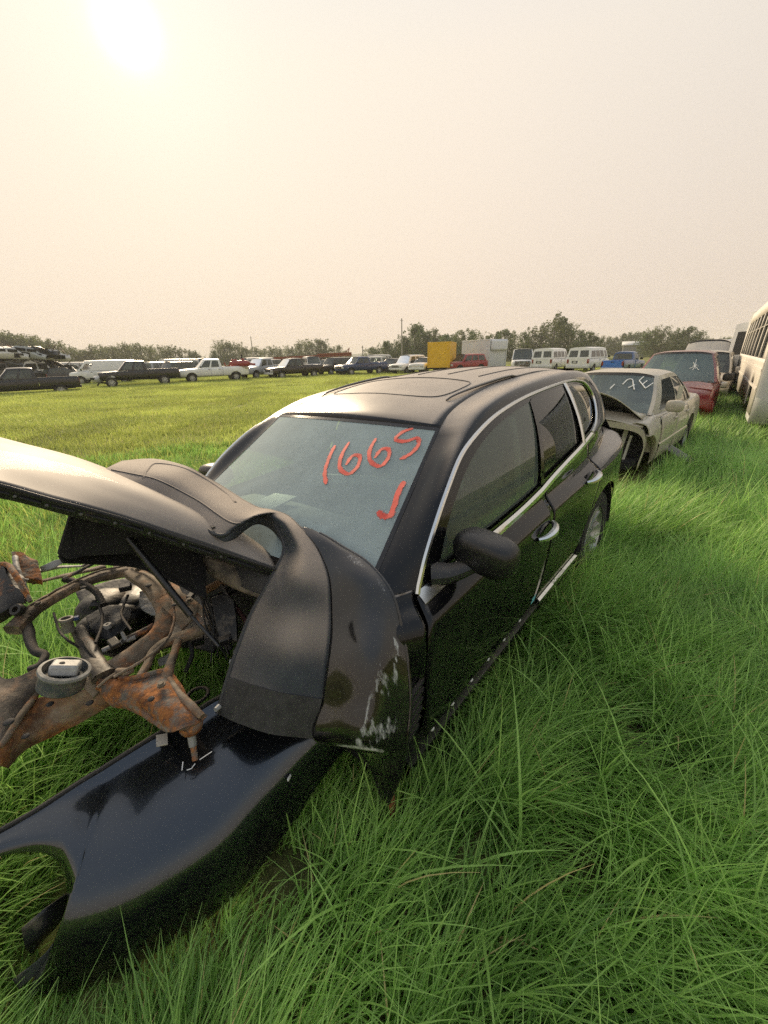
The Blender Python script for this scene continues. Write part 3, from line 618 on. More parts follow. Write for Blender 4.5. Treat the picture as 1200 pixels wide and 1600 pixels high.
# sprayed number 1665 and a tick
def ws_stroke(pts, name, r):
    q = cr([(y, s) for y, s, *_ in [(p[0], p[1]) for p in pts]], 26); k = len(q); rows = []
    C_ = np.array([wsp(y, s, .0025) for y, s in q]); T = np.gradient(C_, axis=0); T /= np.linalg.norm(T, axis=1)[:, None]
    nn = np.array([-.57, 0, .82])
    for i in range(k):
        sdv = np.cross(nn, T[i]); w = r * (1 + .22 * math.sin(i * 1.3 + len(pts)) * .6 + .15 * math.sin(i * 3.1)) * (min(1, (i + 1.2) / 2.5, (k - i + .2) / 2.5))
        rows.append([C_[i] + sdv * w * e for e in (-1.25, -.8, -.4, 0, .4, .8, 1.25)])
    o = MB().grid(rows).build(name, REDP, suv); at = o.data.attributes.new('edge', 'FLOAT', 'POINT')
    if len(o.data.vertices) == k * 7: at.data.foreach_set('value', np.tile([1., .55, .1, 0, .1, .55, 1.], k))
    return o
ws_stroke([(-0.145,0.779), (-0.168,0.685), (-0.209,0.579), (-0.266,0.502)], 'painted_digit', .0105)
ws_stroke([(-0.212,0.817), (-0.228,0.712), (-0.277,0.618), (-0.341,0.594), (-0.354,0.654), (-0.325,0.726), (-0.289,0.724), (-0.291,0.65)], 'painted_digit', .0105)
ws_stroke([(-0.34,0.87), (-0.354,0.776), (-0.402,0.697), (-0.458,0.676), (-0.468,0.74), (-0.438,0.802), (-0.408,0.796), (-0.406,0.727)], 'painted_digit', .0105)
ws_stroke([(-0.484,0.973), (-0.448,0.94), (-0.438,0.877), (-0.491,0.872), (-0.532,0.905), (-0.556,0.869), (-0.556,0.806), (-0.539,0.764), (-0.522,0.742)], 'painted_digit', .0105)
ws_stroke([(-0.603,0.604), (-0.609,0.528), (-0.628,0.448), (-0.636,0.382), (-0.61,0.379), (-0.582,0.4)], 'painted_tick', .015)
# tail, floor, interior
MB().grid([[(lerp(x, x2, abs(u) ** 3), u * w, z) for u in np.linspace(-1, 1, 17)] for x, x2, w, z in ((3.48, 3.42, .44, 1.575), (3.60, 3.53, .56, 1.45), (3.72, 3.64, .625, 1.30), (3.80, 3.72, .655, 1.2))]).build('tailgate_window', GLASS_P, suv)
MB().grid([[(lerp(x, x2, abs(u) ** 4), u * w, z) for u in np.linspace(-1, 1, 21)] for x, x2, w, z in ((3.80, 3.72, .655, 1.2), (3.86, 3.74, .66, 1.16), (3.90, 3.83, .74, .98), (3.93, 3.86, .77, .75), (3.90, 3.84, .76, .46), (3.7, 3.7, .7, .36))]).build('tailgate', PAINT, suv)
fl = MB(); fl.box((2.05, 0, .27), (3.3, 1.55, .1)); fl.box((.44, 0, .62), (.06, 1.6, .70)); fl.box((3.68, 0, .6), (.04, 1.4, .6)); fl.build('floor_pan', DARK, suv)
d = MB(); d.grid([[(x, y, z + .02 * math.cos(y * 3)) for y in np.linspace(-.72, .72, 15)] for x, z in ((.48, 1.02), (.62, 1.05), (.80, 1.05), (.95, 1.03), (1.0, .97), (.98, .80), (.9, .6))])
d.ellip((.93, -.37, 1.04), (.14, .2, .06), 12, 8); d.build('dashboard', DASHM, suv)
sw = MB(); rr = Matrix.Rotation(-1.15, 3, 'Y')
sw.tube([tuple(rr @ Vector((.18 * math.cos(a), .18 * math.sin(a), 0)) + Vector((1.13, -.37, .98))) for a in np.linspace(0, 2 * math.pi, 29)], .016, 6); sw.ellip((1.12, -.37, .98), (.05, .08, .06), 8, 6)
for a in (0, 2.2, 4.1): sw.tube([tuple(rr @ Vector((q * math.cos(a), q * math.sin(a), 0)) + Vector((1.13, -.37, .98))) for q in (.02, .18)], .014, 6)
sw.build('steering_wheel', DARK, suv)
for sx, sy_ in ((1.55, -.37), (1.55, .37), (2.5, -.40), (2.5, .40)):
    st = MB(); st.ellip((sx, sy_, .62), (.30, .25, .10), 14, 8, e=.5); st.ellip((sx + .30, sy_, .93), (.10, .24, .34), 14, 8, e=.5, rot=Matrix.Rotation(.25, 3, 'Y')); s_ = st.build('seat', SEATM, suv)
    MB().ellip((sx + .40, sy_, 1.32), (.055, .13, .095), 12, 8, e=.6).build('headrest', SEATM, s_)
mm = MB().ellip((1.10, .02, 1.43), (.02, .115, .035), 14, 8, e=.6).build('inner_mirror', DARK, suv); MB().tube([(1.08, .02, 1.46), (1.06, .02, 1.50)], .012, 6).build('mirror_stem', DARK, mm)
for (x, y, z, sx, sy_, sz, rz) in ((.63, -.27, 1.11, .10, .15, .05, .4), (.66, -.12, 1.10, .14, .12, .02, -.3), (.80, .30, 1.09, .25, .18, .01, .2)): MB().box((x, y, z), (sx, sy_, sz), rz=rz).build('added_white_panel', WHITE, suv, bevel=.004)  # white panels added to brighten the cabin behind the windscreen
MB().box((1.35, -.1, 1.12), (.03, .9, .05), rz=.35, ry=.1).build('reflection_strip', mat('pale_strip', (.45, .47, .46), rough=.5), suv)  # pale strip added to stand for a diagonal reflection in the windscreen
MB().tube([(1.79, -.66, 1.45), (1.80, -.70, 1.25), (1.78, -.72, 1.05)], .02, 6, flat=.2).build('seat_belt', WHITE, suv)
# ------------------------------------------------------------------ the other vehicles
def paint(name, c, dust=.35, rough=.25): return mat('paint_' + name, c, rough=rough, coat=.3, dust=dust, dustcol=(.42, .36, .29), var=.06, vscale=2.5)
GL_FAR = glass_mat('dusty_vehicle_glass', (.30, .34, .33), dust=.16, dustcol=(.34, .38, .37))
GL_DARK = glass_mat('dark_vehicle_glass', (.05, .055, .055), dust=.05)
TRIM = mat('vehicle_black_trim', (.02, .02, .02), rough=.6, dust=.25)
CHR = mat('vehicle_chrome', (.6, .6, .58), rough=.3, metal=.9, dust=.3)
LAMP = mat('lamp_lens', (.55, .55, .52), rough=.15, coat=.5)
TAILL = mat('tail_lens', (.22, .012, .010), rough=.2, coat=.4)
STEELW = mat('steel_wheel', (.42, .42, .40), rough=.45, metal=.5, var=.2, dust=.2)
UNDER = mat('underbody_black', (.012, .012, .012), rough=.9)
JUNK = mat('engine_junk', (.10, .095, .09), rough=.6, var=.8, vscale=14, rust=.4, bump=.5)
def heading_rot(az): a = math.radians(az); return math.atan2(-math.cos(a), -math.sin(a))
WHEEL_CACHE = {}
def add_wheel(t, x, y, r, side, rimm=None, alloy=False, bare=False):
    rimm = rimm or STEELW; key = (round(r, 2), side, rimm.name, alloy)
    if key not in WHEEL_CACHE:
        w = .11; m = MB(); m.lathe([(r * .62, w * .85), (r * .7, w), (r * .92, w), (r, w * .7), (r, -w * .7), (r * .92, -w), (r * .62, -w)], (0, 0, 0), 'Y', 24)
        q = MB(); s_ = side; q.lathe([(r * .64, .09 * s_), (r * .60, .10 * s_), (r * .56, .05 * s_), (r * .34, .055 * s_), (r * .27, .085 * s_), (0, .085 * s_)], (0, 0, 0), 'Y', 24)
        k = MB()
        for j in range(6 if alloy else 8):
            a = 2 * math.pi * j / (6 if alloy else 8); k.ellip((r * .45 * math.cos(a), .056 * s_, r * .45 * math.sin(a)), (r * (.13 if alloy else .07), .012, r * (.13 if alloy else .07)), 8, 4)
        WHEEL_CACHE[key] = (m.mesh('tyre', RUBBER), q.mesh('rim', rimm), k.mesh('rim_holes', UNDER))
    a, b, c = WHEEL_CACHE[key]
    o = bpy.data.objects.new('wheel', a); COL.objects.link(o); o.parent = t; o.location = (x, y, r * .94)
    p = bpy.data.objects.new('rim', b); COL.objects.link(p); p.parent = o
    p = bpy.data.objects.new('rim_opening', c); COL.objects.link(p); p.parent = o
    return o
def vehicle(name, label, cat, pos, az, sp, paintm, group=None, rim=None, rz_extra=0):
    L = sp['L']; zs = sp.get('zs', .28); st = np.array(sp['deck'], float); wx = sp['wheels']; r = sp.get('r', .34); g = sp['gh']; hi = sp.get('hi', 1)
    rz = heading_rot(az); c, s = math.cos(rz), math.sin(rz); xc = L / 2
    loc = (pos[0] - c * xc, pos[1] - s * xc, ground_z(pos[0], pos[1]) - sp.get('sink', .03))
    t = thing(name, label, cat, loc, rz, group)
    BLOCK.append((pos[0], pos[1], rz, L / 2 + .02, max(st[:, 2]) + .02))
    zd = lambda x: float(np.interp(x, st[:, 0], st[:, 1])); hw = lambda x: float(np.interp(x, st[:, 0], st[:, 2]))
    ra = r * 1.22
    def arch(x):
        z = 0
        for w in wx:
            if w is not None and abs(x - w) < ra: z = max(z, r * .94 + math.sqrt(ra * ra - (x - w) ** 2) * 1.0)
        return z
    TT = [0, .10, .25, .45, .62, .78, .90, .97, 1.0]; YY = [.93, .97, .992, 1.0, .998, .985, .96, .925, .88]
    def yl(x, tt): return hw(x) * float(np.interp(tt, TT, YY))
    def low(x, tt): return (x, yl(x, tt), max(zs + tt * (zd(x) - zs), min(arch(x), zd(x) - .06)))
    x0 = sp.get('x0', 0.); x1 = sp['bed'][0] if 'bed' in sp else L
    xs = set(np.linspace(x0, x1, 26)) | set(v for v in st[:, 0] if x0 <= v <= x1)
    for w in wx:
        if w is not None: xs |= set(w + ra * k for k in np.cos(np.linspace(0, math.pi, 15)) if x0 < w + ra * k < x1) | set(v for v in (w - ra - .004, w + ra + .004) if x0 < v < x1)
    xs = sorted(xs); crown = sp.get('crown', .05)
    def section(x):
        P = [low(x, tt) for tt in TT]; d = zd(x)
        top = [(x, hw(x) * k, d + crown * (1 - k * k) * (.35 if k > .7 else 1)) for k in (.80, .55, .28, 0)]
        h = P + top; return h + [(a, -b, cc) for a, b, cc in h[-2::-1]]
    m = MB(); S_ = [section(x) for x in xs]; m.grid(S_); n_ = len(S_[0])
    m.add(S_[0], [tuple(range(n_))]); m.add(S_[-1], [tuple(range(n_))[::-1]])
    # greenhouse
    zb, zt, wb, wt = g['zb'], g['zt'], g['wb'], g['wt']; arch_r = g.get('arch', .03); bow = g.get('bow', .10); v0, v1 = g.get('v0', .10), g.get('v1', .86)
    def S3(u, v, sd, off=0.):
        a = lerp(lerp(g['xfb'], g['xrb'], u), lerp(g['xft'], g['xrt'], u), v); ztop = zt + arch_r * (1 - (2 * u - 1) ** 2)
        tp = 1 - .05 * max(0, 1 - u * 4) ** 2 - g.get('rtaper', .05) * max(0, u * 4 - 3) ** 2
        return (a, sd * ((lerp(wb, wt, v) + .12 * v * (1 - v) * g.get('bulge', 1.)) * tp + off), lerp(zb, ztop, v))
    wins = g['win']; cuts = [0.]
    for a, b in wins: cuts += [a, b]
    cuts.append(1.); panes = []
    for sd in (-1, 1):
        for k in range(len(cuts) - 1):
            a, b = cuts[k], cuts[k + 1]
            if b - a < 1e-4: continue
            us = np.linspace(a, b, 5 if k % 2 else 3)
            if k % 2 == 0: m.grid([[S3(u, v, sd) for v in (0, v0, .35, .6, v1, 1)] for u in us])
            else:
                m.grid([[S3(u, v, sd) for v in (0, v0)] for u in us]); m.grid([[S3(u, v, sd) for v in (v1, 1)] for u in us]); panes.append((sd, a, b))
    rk = np.linspace(-1, 1, 15); rcrown = g.get('crown', .07)
    def roofp(u, k):
        e = S3(u, 1, 1); bw = lerp(-bow, bow * g.get('rbow', .7), u) * .6
        return (e[0] + bw * (1 - k * k), e[1] * math.copysign(abs(k) ** .85, k), e[2] + rcrown * (1 - abs(k) ** 3.2))
    m.grid([[roofp(u, k) for k in rk] for u in np.linspace(0, 1, 12)])
    def endp(u, k, v):      # front (u=0) or rear (u=1) face
        e = S3(u, v, 1); bw = (-bow if u == 0 else bow * g.get('rbow', .7)) * lerp(1, .6, v); q = abs(k) ** .9
        return (e[0] + bw * (1 - k * k), e[1] * math.copysign(q if v < 1 else abs(k) ** .85, k), e[2] + (rcrown * (1 - abs(k) ** 3.2)) * v ** 6)
    # rear face columns
    rc = g.get('rear', [(-.86, .86)]); rv0, rv1 = g.get('rv', (.12, .84)); cutr = [-1.]
    for a, b in rc: cutr += [a, b]
    cutr.append(1.)
    for k in range(len(cutr) - 1):
        ks = np.linspace(cutr[k], cutr[k + 1], 7)
        for va, vb in ((0, rv0), (rv0, rv1), (rv1, 1)):
            if k % 2 and va == rv0: continue
            m.grid([[endp(1, q, v) for v in np.linspace(va, vb, 3)] for q in ks])
    # screen surround
    for ka, kb in ((-1, -.93), (.93, 1)): m.grid([[endp(0, q, v) for v in np.linspace(0, 1, 7)] for q in (ka, kb)])
    body = m.build('body', paintm, t, sharp=28)
    gm = sp.get('glass', GL_FAR)
    wsn = MB().grid([[endp(0, q, v) for v in np.linspace(0.0, .97, 9)] for q in np.linspace(-.93, .93, 13)]).build('windscreen', sp.get('wsglass', gm), t)
    b = MB(); b.grid([[endp(0, q, v) for v in (-.02, .05)] for q in np.linspace(-.95, .95, 13)]); b.grid([[tuple(np.array(endp(0, q, v)) + (-.004, 0, .003)) for v in (.95, .985)] for q in np.linspace(-.95, .95, 13)])
    b.build('screen_seal', TRIM, wsn)
    for a, b_ in rc: MB().grid([[tuple(np.array(endp(1, q, v)) - (.012, 0, 0)) for v in np.linspace(rv0, rv1, 5)] for q in np.linspace(a, b_, 7)]).build('rear_window', gm, t)
    for sd, a, b_ in panes:
        if (sd, a) in sp.get('open', []): continue
        o = MB().grid([[S3(u, v, sd, -.012) for v in np.linspace(v0, v1, 5)] for u in np.linspace(a, b_, 5)]).build('side_window', sp.get('sideglass', gm), t)
    # doors: skins a few mm proud, with handles
    for a, b_ in sp.get('doors', []):
        for sd in (-1, 1):
            P = [[(lambda p: (p[0], sd * (p[1] + .007), p[2]))(low(lerp(a, b_, i / 8), tt)) for tt in (.07, .10, .25, .45, .62, .78, .90, .955)] for i in range(9)]
            d = MB().grid(P).build('door', sp.get('doorpaint', paintm), t, thick=.008)
            p = low(lerp(a, b_, .84), .80); MB().box((p[0], sd * (p[1] + .022), p[2]), (.16, .03, .035)).build('handle', sp.get('handle', TRIM), d, bevel=.008 if hi > 1 else 0)
        # side rub strip
    if sp.get('strip'):
        for sd in (-1, 1):
            P = [[(lambda p: (p[0], sd * (p[1] + o_), p[2] + dz))(low(x, sp['strip'][2])) for o_, dz in ((.004, -.035), (.024, -.02), (.024, .02), (.004, .035))] for x in np.linspace(sp['strip'][0], sp['strip'][1], 10)]
            MB().grid(P).build('rub_strip', sp.get('strippaint', paintm), t)
    # underbody, wheels
    ub = MB(); ub.box(((max(x0, .3) + L - .3) / 2, 0, (zs + .62) / 2), (L - .3 - max(x0, .3), hw(L / 2) * 1.35, .62 - zs + .1)); ub.build('underbody', UNDER, t)
    for i, w in enumerate(wx):
        if w is None: continue
        for sd in (-1, 1):
            if (i, sd) in sp.get('nowheel', []): continue
            add_wheel(t, w, sd * (hw(w) - .13), r, sd, rim, sp.get('alloy', False))
    # bed of a pickup
    if 'bed' in sp:
        bx0, bx1, fz = sp['bed']; xs2 = sorted(set(np.linspace(bx0 + .03, bx1, 14)) | set(w + ra * k for w in wx if w for k in np.cos(np.linspace(0, math.pi, 15)) if bx0 + .03 < w + ra * k < bx1)); q = MB(); rows = []
        for x in xs2:
            P = [low(x, tt) for tt in TT[:-1]]; y1 = P[-1][1]; d = zd(x); h = P + [(x, y1 - .02, d + .015), (x, y1 - .10, d + .01), (x, y1 - .11, d - .08), (x, y1 - .11, fz)]
            rows.append(h + [(a_, -b2, c2) for a_, b2, c2 in h[::-1]])
        q.grid(rows); q.box((bx0 + .06, 0, (fz + zd(bx0)) / 2), (.05, 2 * hw(bx0) * .86, zd(bx0) - fz)); q.build('bed', sp.get('bedpaint', paintm), t, sharp=28)
        q = MB(); d = zd(bx1); q.box((bx1 - .01, 0, (d + fz - .12) / 2 + .01), (.07, 2 * hw(bx1) * .88, d - fz + .14)); tg = q.build('tailgate', sp.get('gatepaint', paintm), t, bevel=.015)
        MB().box((bx1 + .03, 0, (d + fz) / 2 - .02), (.012, 2 * hw(bx1) * .62, (d - fz) * .5)).build('gate_panel', sp.get('gatepaint', paintm), tg, bevel=.004)
        MB().box((bx1 + .04, 0, d - .09), (.03, .22, .05)).build('handle', TRIM, tg)
    # front
    f = sp.get('front', 'grille'); fx = x0; fw = hw(.12) if x0 == 0 else hw(x0); fz = zd(st[0, 0]) if x0 == 0 else zd(x0); lampz = sp.get('lampz', fz - .16)
    if f == 'grille':
        gq = MB().box((fx - .01, 0, lampz), (.06, fw * 1.05, sp.get('grh', .22)), ry=.05).build('grille', sp.get('grm', TRIM), t, bevel=.02)
        for k in (-1, 0, 1): MB().box((fx - .045, 0, lampz + k * sp.get('grh', .22) * .28), (.02, fw * .95, .02)).build('grille_bar', sp.get('barm', CHR), gq)
        for sd in (-1, 1): MB().ellip((fx + .06, sd * fw * .77, lampz), (.12, fw * .19, .10), 12, 8, e=.45).build('headlight', LAMP, t)
    elif f in ('stripped', 'nofascia'):
        jb = MB(); rs = random.Random(len(label)); jb.box((fx + .25, 0, lampz - .05), (.5, fw * 1.5, .5))
        jb.build('engine_bay', UNDER, t)
        jb = MB()
        for k in range(16): jb.box((fx - .02 + rs.uniform(-.05, .05), rs.uniform(-.8, .8) * fw, lampz + rs.uniform(-.32, .16)), (rs.uniform(.05, .12), rs.uniform(.05, .3), rs.uniform(.03, .16)), rx=rs.uniform(-.6, .6))
        jb.build('exposed_engine', JUNK, t)
    if sp.get('fbump', True) and f != 'nofascia':
        z_ = sp.get('bz', zs + .17); k = np.linspace(-1, 1, 13); q = MB().grid([[(fx - .10 + .16 * abs(a) ** 3 + dx, a * fw * 1.01, z_ + dz) for dx, dz in ((.06, -.11), (0, -.09), (-.02, 0), (.0, .09), (.07, .11))] for a in k]); q.build('front_bumper', sp.get('bump', CHR), t)
    rz_ = sp.get('rlz', zd(L) - .18)
    if sp.get('rbump', True):
        z_ = sp.get('rbz', zs + .17); k = np.linspace(-1, 1, 13); fw2 = hw(L); MB().grid([[(L + .10 - .12 * abs(a) ** 3 - dx, a * fw2 * 1.0, z_ + dz) for dx, dz in ((.06, -.10), (0, -.085), (-.02, 0), (.0, .085), (.07, .10))] for a in k]).build('rear_bumper', sp.get('bump', CHR), t)
    for sd in (-1, 1):
        MB().box((L + .005, sd * hw(L) * .86, rz_), (.05, hw(L) * .17, sp.get('rlh', .30))).build('tail_lamp', TAILL, t, bevel=.012)
        if sp.get('mirror', True):
            u0 = wins[0][0]; p = S3(u0 + .02, 0, sd); MB().ellip((p[0], sd * (abs(p[1]) + .16), zb + .10), (.05, .11, .085 * sp.get('mh', 1.)), 12, 8, e=.6).build('mirror', sp.get('mirm', TRIM), t)
    if sp.get('plate'):
        MB().box((L + .012, sp['plate'][0], sp['plate'][1]), (.02, .46, .20)).build('plate_recess', UNDER, t); MB().box((L + .026, sp['plate'][0], sp['plate'][1]), (.012, .30, .11)).build('number_plate', mat('blank_plate', (.6, .6, .58), rough=.5), t)
    t['_low'] = 0; del t['_low']
    return t, dict(low=low, S3=S3, zd=zd, hw=hw, endp=endp, roofp=roofp, body=body)
PICK = dict(L=5.9, zs=.50, deck=[(0, .95, .78), (.10, 1.02, .90), (.5, 1.08, .96), (1.5, 1.14, .98), (1.75, 1.16, .98), (3.6, 1.18, .98), (3.62, 1.22, .98), (5.8, 1.23, .97), (5.9, 1.22, .94)], wheels=(1.0, 4.72), r=.39,
            gh=dict(xfb=1.55, xft=2.20, xrt=3.50, xrb=3.62, zb=1.16, zt=1.84, wb=.90, wt=.70, win=[(.10, .46), (.53, .88)], bow=.08, rbow=.1), doors=[(1.72, 2.62), (2.64, 3.50)], bed=(3.62, 5.9, .72), bz=.58, rbz=.58, rlz=.98, rlh=.36)
VAN = dict(L=5.6, zs=.42, deck=[(0, .98, .80), (.12, 1.04, .92), (.7, 1.12, .98), (1.0, 1.2, 1.0), (5.4, 1.22, 1.0), (5.6, 1.22, .97)], wheels=(.85, 4.35), r=.36,
           gh=dict(xfb=.75, xft=1.45, xrt=5.45, xrb=5.58, zb=1.20, zt=2.0, wb=.98, wt=.86, win=[(.05, .20), (.26, .46), (.49, .70), (.73, .95)], rear=[(-.84, -.08), (.08, .84)], rv=(.14, .78), v0=.12, v1=.74, crown=.09, bulge=.4, rtaper=.02, rbow=.3), doors=[(1.0, 2.0), (2.1, 3.2)], rlz=.98, rlh=.34, plate=(-.25, .92), strip=None, bump=mat('white_bumper', (.6, .6, .58), rough=.5), rbz=.52)
SUVX = dict(L=4.7, zs=.42, deck=[(0, .92, .76), (.10, .98, .88), (.6, 1.04, .92), (1.3, 1.08, .93), (4.6, 1.10, .92), (4.7, 1.08, .88)], wheels=(.95, 3.65), r=.37,
            gh=dict(xfb=1.25, xft=1.80, xrt=4.45, xrb=4.66, zb=1.08, zt=1.74, wb=.86, wt=.68, win=[(.08, .34), (.38, .62), (.66, .94)], rear=[(-.86, .86)], bow=.10), doors=[(1.45, 2.4), (2.42, 3.3)], bz=.56, rbz=.56)
CARX = dict(L=4.6, zs=.24, deck=[(0, .62, .70), (.10, .70, .82), (.5, .78, .86), (1.2, .90, .88), (3.7, .94, .88), (4.4, .96, .84), (4.6, .86, .76)], wheels=(.90, 3.55), r=.31,
            gh=dict(xfb=1.20, xft=1.95, xrt=3.05, xrb=3.85, zb=.92, zt=1.36, wb=.80, wt=.60, win=[(.10, .45), (.50, .84)], bow=.10), doors=[(1.35, 2.35), (2.38, 3.2)], bump=None)
HATCH = dict(CARX, L=4.2, deck=[(0, .66, .70), (.10, .74, .82), (.5, .84, .86), (1.1, .96, .88), (4.0, 1.0, .86), (4.2, .96, .80)], wheels=(.85, 3.4), gh=dict(xfb=1.05, xft=1.75, xrt=3.7, xrb=4.1, zb=.96, zt=1.48, wb=.80, wt=.62, win=[(.08, .36), (.40, .66), (.70, .92)], bow=.10))
P_BLACK = paint('black', (.008, .008, .009), .18); P_WHITE = paint('white', (.80, .80, .79), .15, .35); P_DKBLUE = paint('dark_blue', (.016, .04, .12), .15); P_BLUE = paint('blue', (.03, .17, .62), .1)
P_BROWN = paint('brown_black', (.022, .014, .010), .2); P_SILVER = paint('silver', (.34, .36, .37)); P_RED = paint('red', (.34, .035, .035), .3); P_MAROON = paint('maroon', (.17, .011, .013), .3); P_CREAM = paint('cream', (.62, .56, .46), .3); P_GOLD = paint('gold', (.45, .41, .32), .3)
P_WHITE2 = paint('chalky_white', (.58, .57, .55), .35, .5)
def var(base, **k): d = dict(base); d.update(k); return d
# --- the far row, from the left edge of the field to the right
g_row = 'vehicles parked along the far edge of the field'
black1, _ = vehicle('pickup_truck', 'black crew cab pickup at the far left edge of the field, tail towards the right', 'pickup', (-24.308,29.208), -129, var(PICK, sink=.25, bump=TRIM), P_BLACK, g_row)
vehicle('cutaway_van', 'white van with open cab window between the two black pickups', 'van', (-26.391,41.286), -112, var(VAN, front='stripped', fbump=False, gh=dict(VAN['gh'], win=[(.05, .20)]), open=[(-1, .05), (1, .05)]), P_WHITE, g_row)
vehicle('pickup_truck', 'black crew cab pickup with its front end torn off, one wheel lying ahead', 'pickup', (-19.908,35.269), -121, var(PICK, front='stripped', fbump=False, bump=TRIM, nowheel=[(0, -1), (0, 1)], alloy=False, x0=.25), P_BLACK, g_row)
vehicle('pickup_truck', 'white crew cab pickup loaded with red machinery', 'pickup', (-15.247,39.135), -120, var(PICK, front='stripped', fbump=False, bump=CHR, gh=dict(PICK['gh'])), P_WHITE, g_row)
vehicle('silver_pickup', 'silver pickup seen from the front between white pickup and dark pickup', 'pickup', (-12.061,44.391), -150, var(PICK, bump=CHR, open=[(-1, .10)]), P_SILVER, g_row)
vehicle('pickup_truck', 'near black pickup with white front bumper, nose to the left', 'pickup', (-8.763,43.629), -132, var(PICK, bump=mat('white_bumper', (.6, .6, .58)), sink=.12), P_BROWN, g_row)
vehicle('brown_suv', 'dark brown suv without grille beside the blue pickup', 'suv', (-5.176,48.726), -140, var(SUVX, front='stripped', bump=TRIM), P_BROWN, g_row)
vehicle('pickup_truck', 'dark blue crew cab pickup with blue front bumper', 'pickup', (-2.068,46.954), -128, var(PICK, bump=P_DKBLUE, gh=dict(PICK['gh'], zt=1.78)), P_DKBLUE, g_row)
vehicle('dark_hatchback', 'dark hatchback facing the field left of the white suv', 'car', (1.355,49.982), -150, var(HATCH, bump=TRIM, front='stripped'), P_BLACK, g_row)
vehicle('white_suv', 'white suv with black grille in front of the pole', 'suv', (3.081,46.899), -140, var(SUVX, bump=P_WHITE, gh=dict(SUVX['gh'], zt=1.82)), P_WHITE, g_row)
vehicle('white_suv', 'white truck front with chrome grille half hidden by the yellow box', 'suv', (4.638,45.766), -150, var(SUVX, L=4.0, grm=CHR, bump=P_WHITE, gh=dict(SUVX['gh'], xrt=3.3, xrb=3.6, zt=1.5)), P_WHITE, g_row)
vehicle('red_suv', 'faded red suv with buckled roof in front of the white box body', 'suv', (8.837,44.634), -117, var(SUVX, L=4.5, gh=dict(SUVX['gh'], zt=1.72, xrb=4.4, xrt=4.2), bump=P_RED), P_RED, g_row)
vehicle('white_van', 'white van with its bonnet up and grille gone, nose towards the black suv', 'van', (13.969,42.251), -163, var(VAN, L=5.0, front='stripped', fbump=False), P_WHITE, g_row)
vehicle('white_van', 'white passenger van showing its rear doors, left of its twin', 'van', (16.502,41.327), 39, var(VAN, sideglass=GL_DARK), P_WHITE, g_row)
vehicle('white_van', 'white passenger van with white number plate beside the bright blue tailgate', 'van', (18.843,38.652), 44, var(VAN, sideglass=GL_DARK), P_WHITE, g_row)
vehicle('pickup_truck', 'small grey and blue pickup with bright blue tailgate', 'pickup', (19.31,33.884), 47, var(PICK, L=5.0, zs=.42, deck=[(0, .88, .72), (.10, .94, .82), (1.4, 1.02, .84), (2.9, 1.04, .84), (2.92, 1.04, .84), (4.9, 1.05, .84), (5.0, 1.04, .82)], wheels=(.85, 3.9), r=.34, bed=(2.92, 5.0, .62), gatepaint=P_BLUE,
        gh=dict(xfb=1.35, xft=1.85, xrt=2.85, xrb=2.92, zb=1.04, zt=1.58, wb=.78, wt=.64, win=[(.12, .80)], bow=.08, rbow=.1), doors=[(1.5, 2.6)], rlz=.84, rlh=.30, bump=CHR, bz=.48, rbz=.46), paint('grey_blue', (.045, .11, .27), .15), g_row)
# red machinery in the white pickup's bed, loose wheel, torn bumper
def box_thing(name, label, cat, pos, build, group=None, rz=0.):
    t = thing(name, label, cat, pos, rz, group); build(t); return t
RMACH = paint('red_machine', (.30, .035, .04), .3); RORG = mat('rusty_red', (.26, .075, .045), rough=.8, rust=.4, bump=.4)
_p = np.array((-12.912,39.756))
def red_machine(t):
    MB().ellip((0, 0, .35), (.95, .38, .28), 14, 8, e=.6).build('tank', RMACH, t); q = MB(); q.box((-.5, 0, .65), (.5, .3, .18)); q.box((.3, 0, .68), (.25, .3, .22)); q.box((1.0, 0, .28), (.7, .3, .18), ry=.1); q.build('housing', RMACH, t, bevel=.03)
    q = MB(); q.tube([(.2, 0, .6), (.22, 0, 1.05)], .06, 8); q.ellip((.22, 0, 1.08), (.09, .09, .08), 8, 6); q.build('stack', TRIM, t)
    q = MB(); q.tube([(-1.6, .1, -.05), (-.7, -.1, .25), (-.2, 0, .1)], .08, 8, samples=12); q.tube([(-1.2, -.2, .0), (-1.4, -.1, .45)], .07, 8); q.build('frame', RORG, t); MB().box((.1, -.2, .05), (1.4, .1, .12), ry=.1).build('beam', mat('pale_beam', (.5, .42, .34), rough=.7), t)
box_thing('red_machine', 'red farm machine with short black stack lying in the white pickup bed', 'machine', (_p[0], _p[1], 1.12), red_machine, rz=.1)
_p = np.array((-20.62,32.631)); lw = thing('loose_wheel', 'bare wheel standing in the grass ahead of the torn black pickup', 'wheel', (_p[0], _p[1], .0), .55); add_wheel(lw, 0, 0, .40, -1)
_p = np.array((-22.234,33.851))
def torn(t):
    G = net([[(-1.3, .2, .3), (-.6, -.1, .35), (0, -.2, .35), (.7, -.1, .5), (1.1, .2, .75)], [(-1.3, .1, .5), (-.6, -.22, .6), (0, -.3, .62), (.7, -.2, .75), (1.15, .1, .95)], [(-1.2, .3, .75), (-.6, 0, .85), (0, -.1, .9), (.7, 0, 1.0), (1.1, .25, 1.1)]], 8, 24)
    MB().grid(G).build('bumper_skin', P_SILVER, t, thick=.02); MB().box((-.5, -.27, .66), (.5, .06, .16)).build('lamp_hole', UNDER, t); MB().tube([(-1.0, .3, .1), (-.2, .1, .35), (.6, .3, .2)], .06, 6, samples=12).build('bracket', TRIM, t)
box_thing('torn_bumper', 'crumpled grey bumper propped in the grass beside the loose wheel', 'bumper', (_p[0], _p[1], 0), torn, rz=-.4)
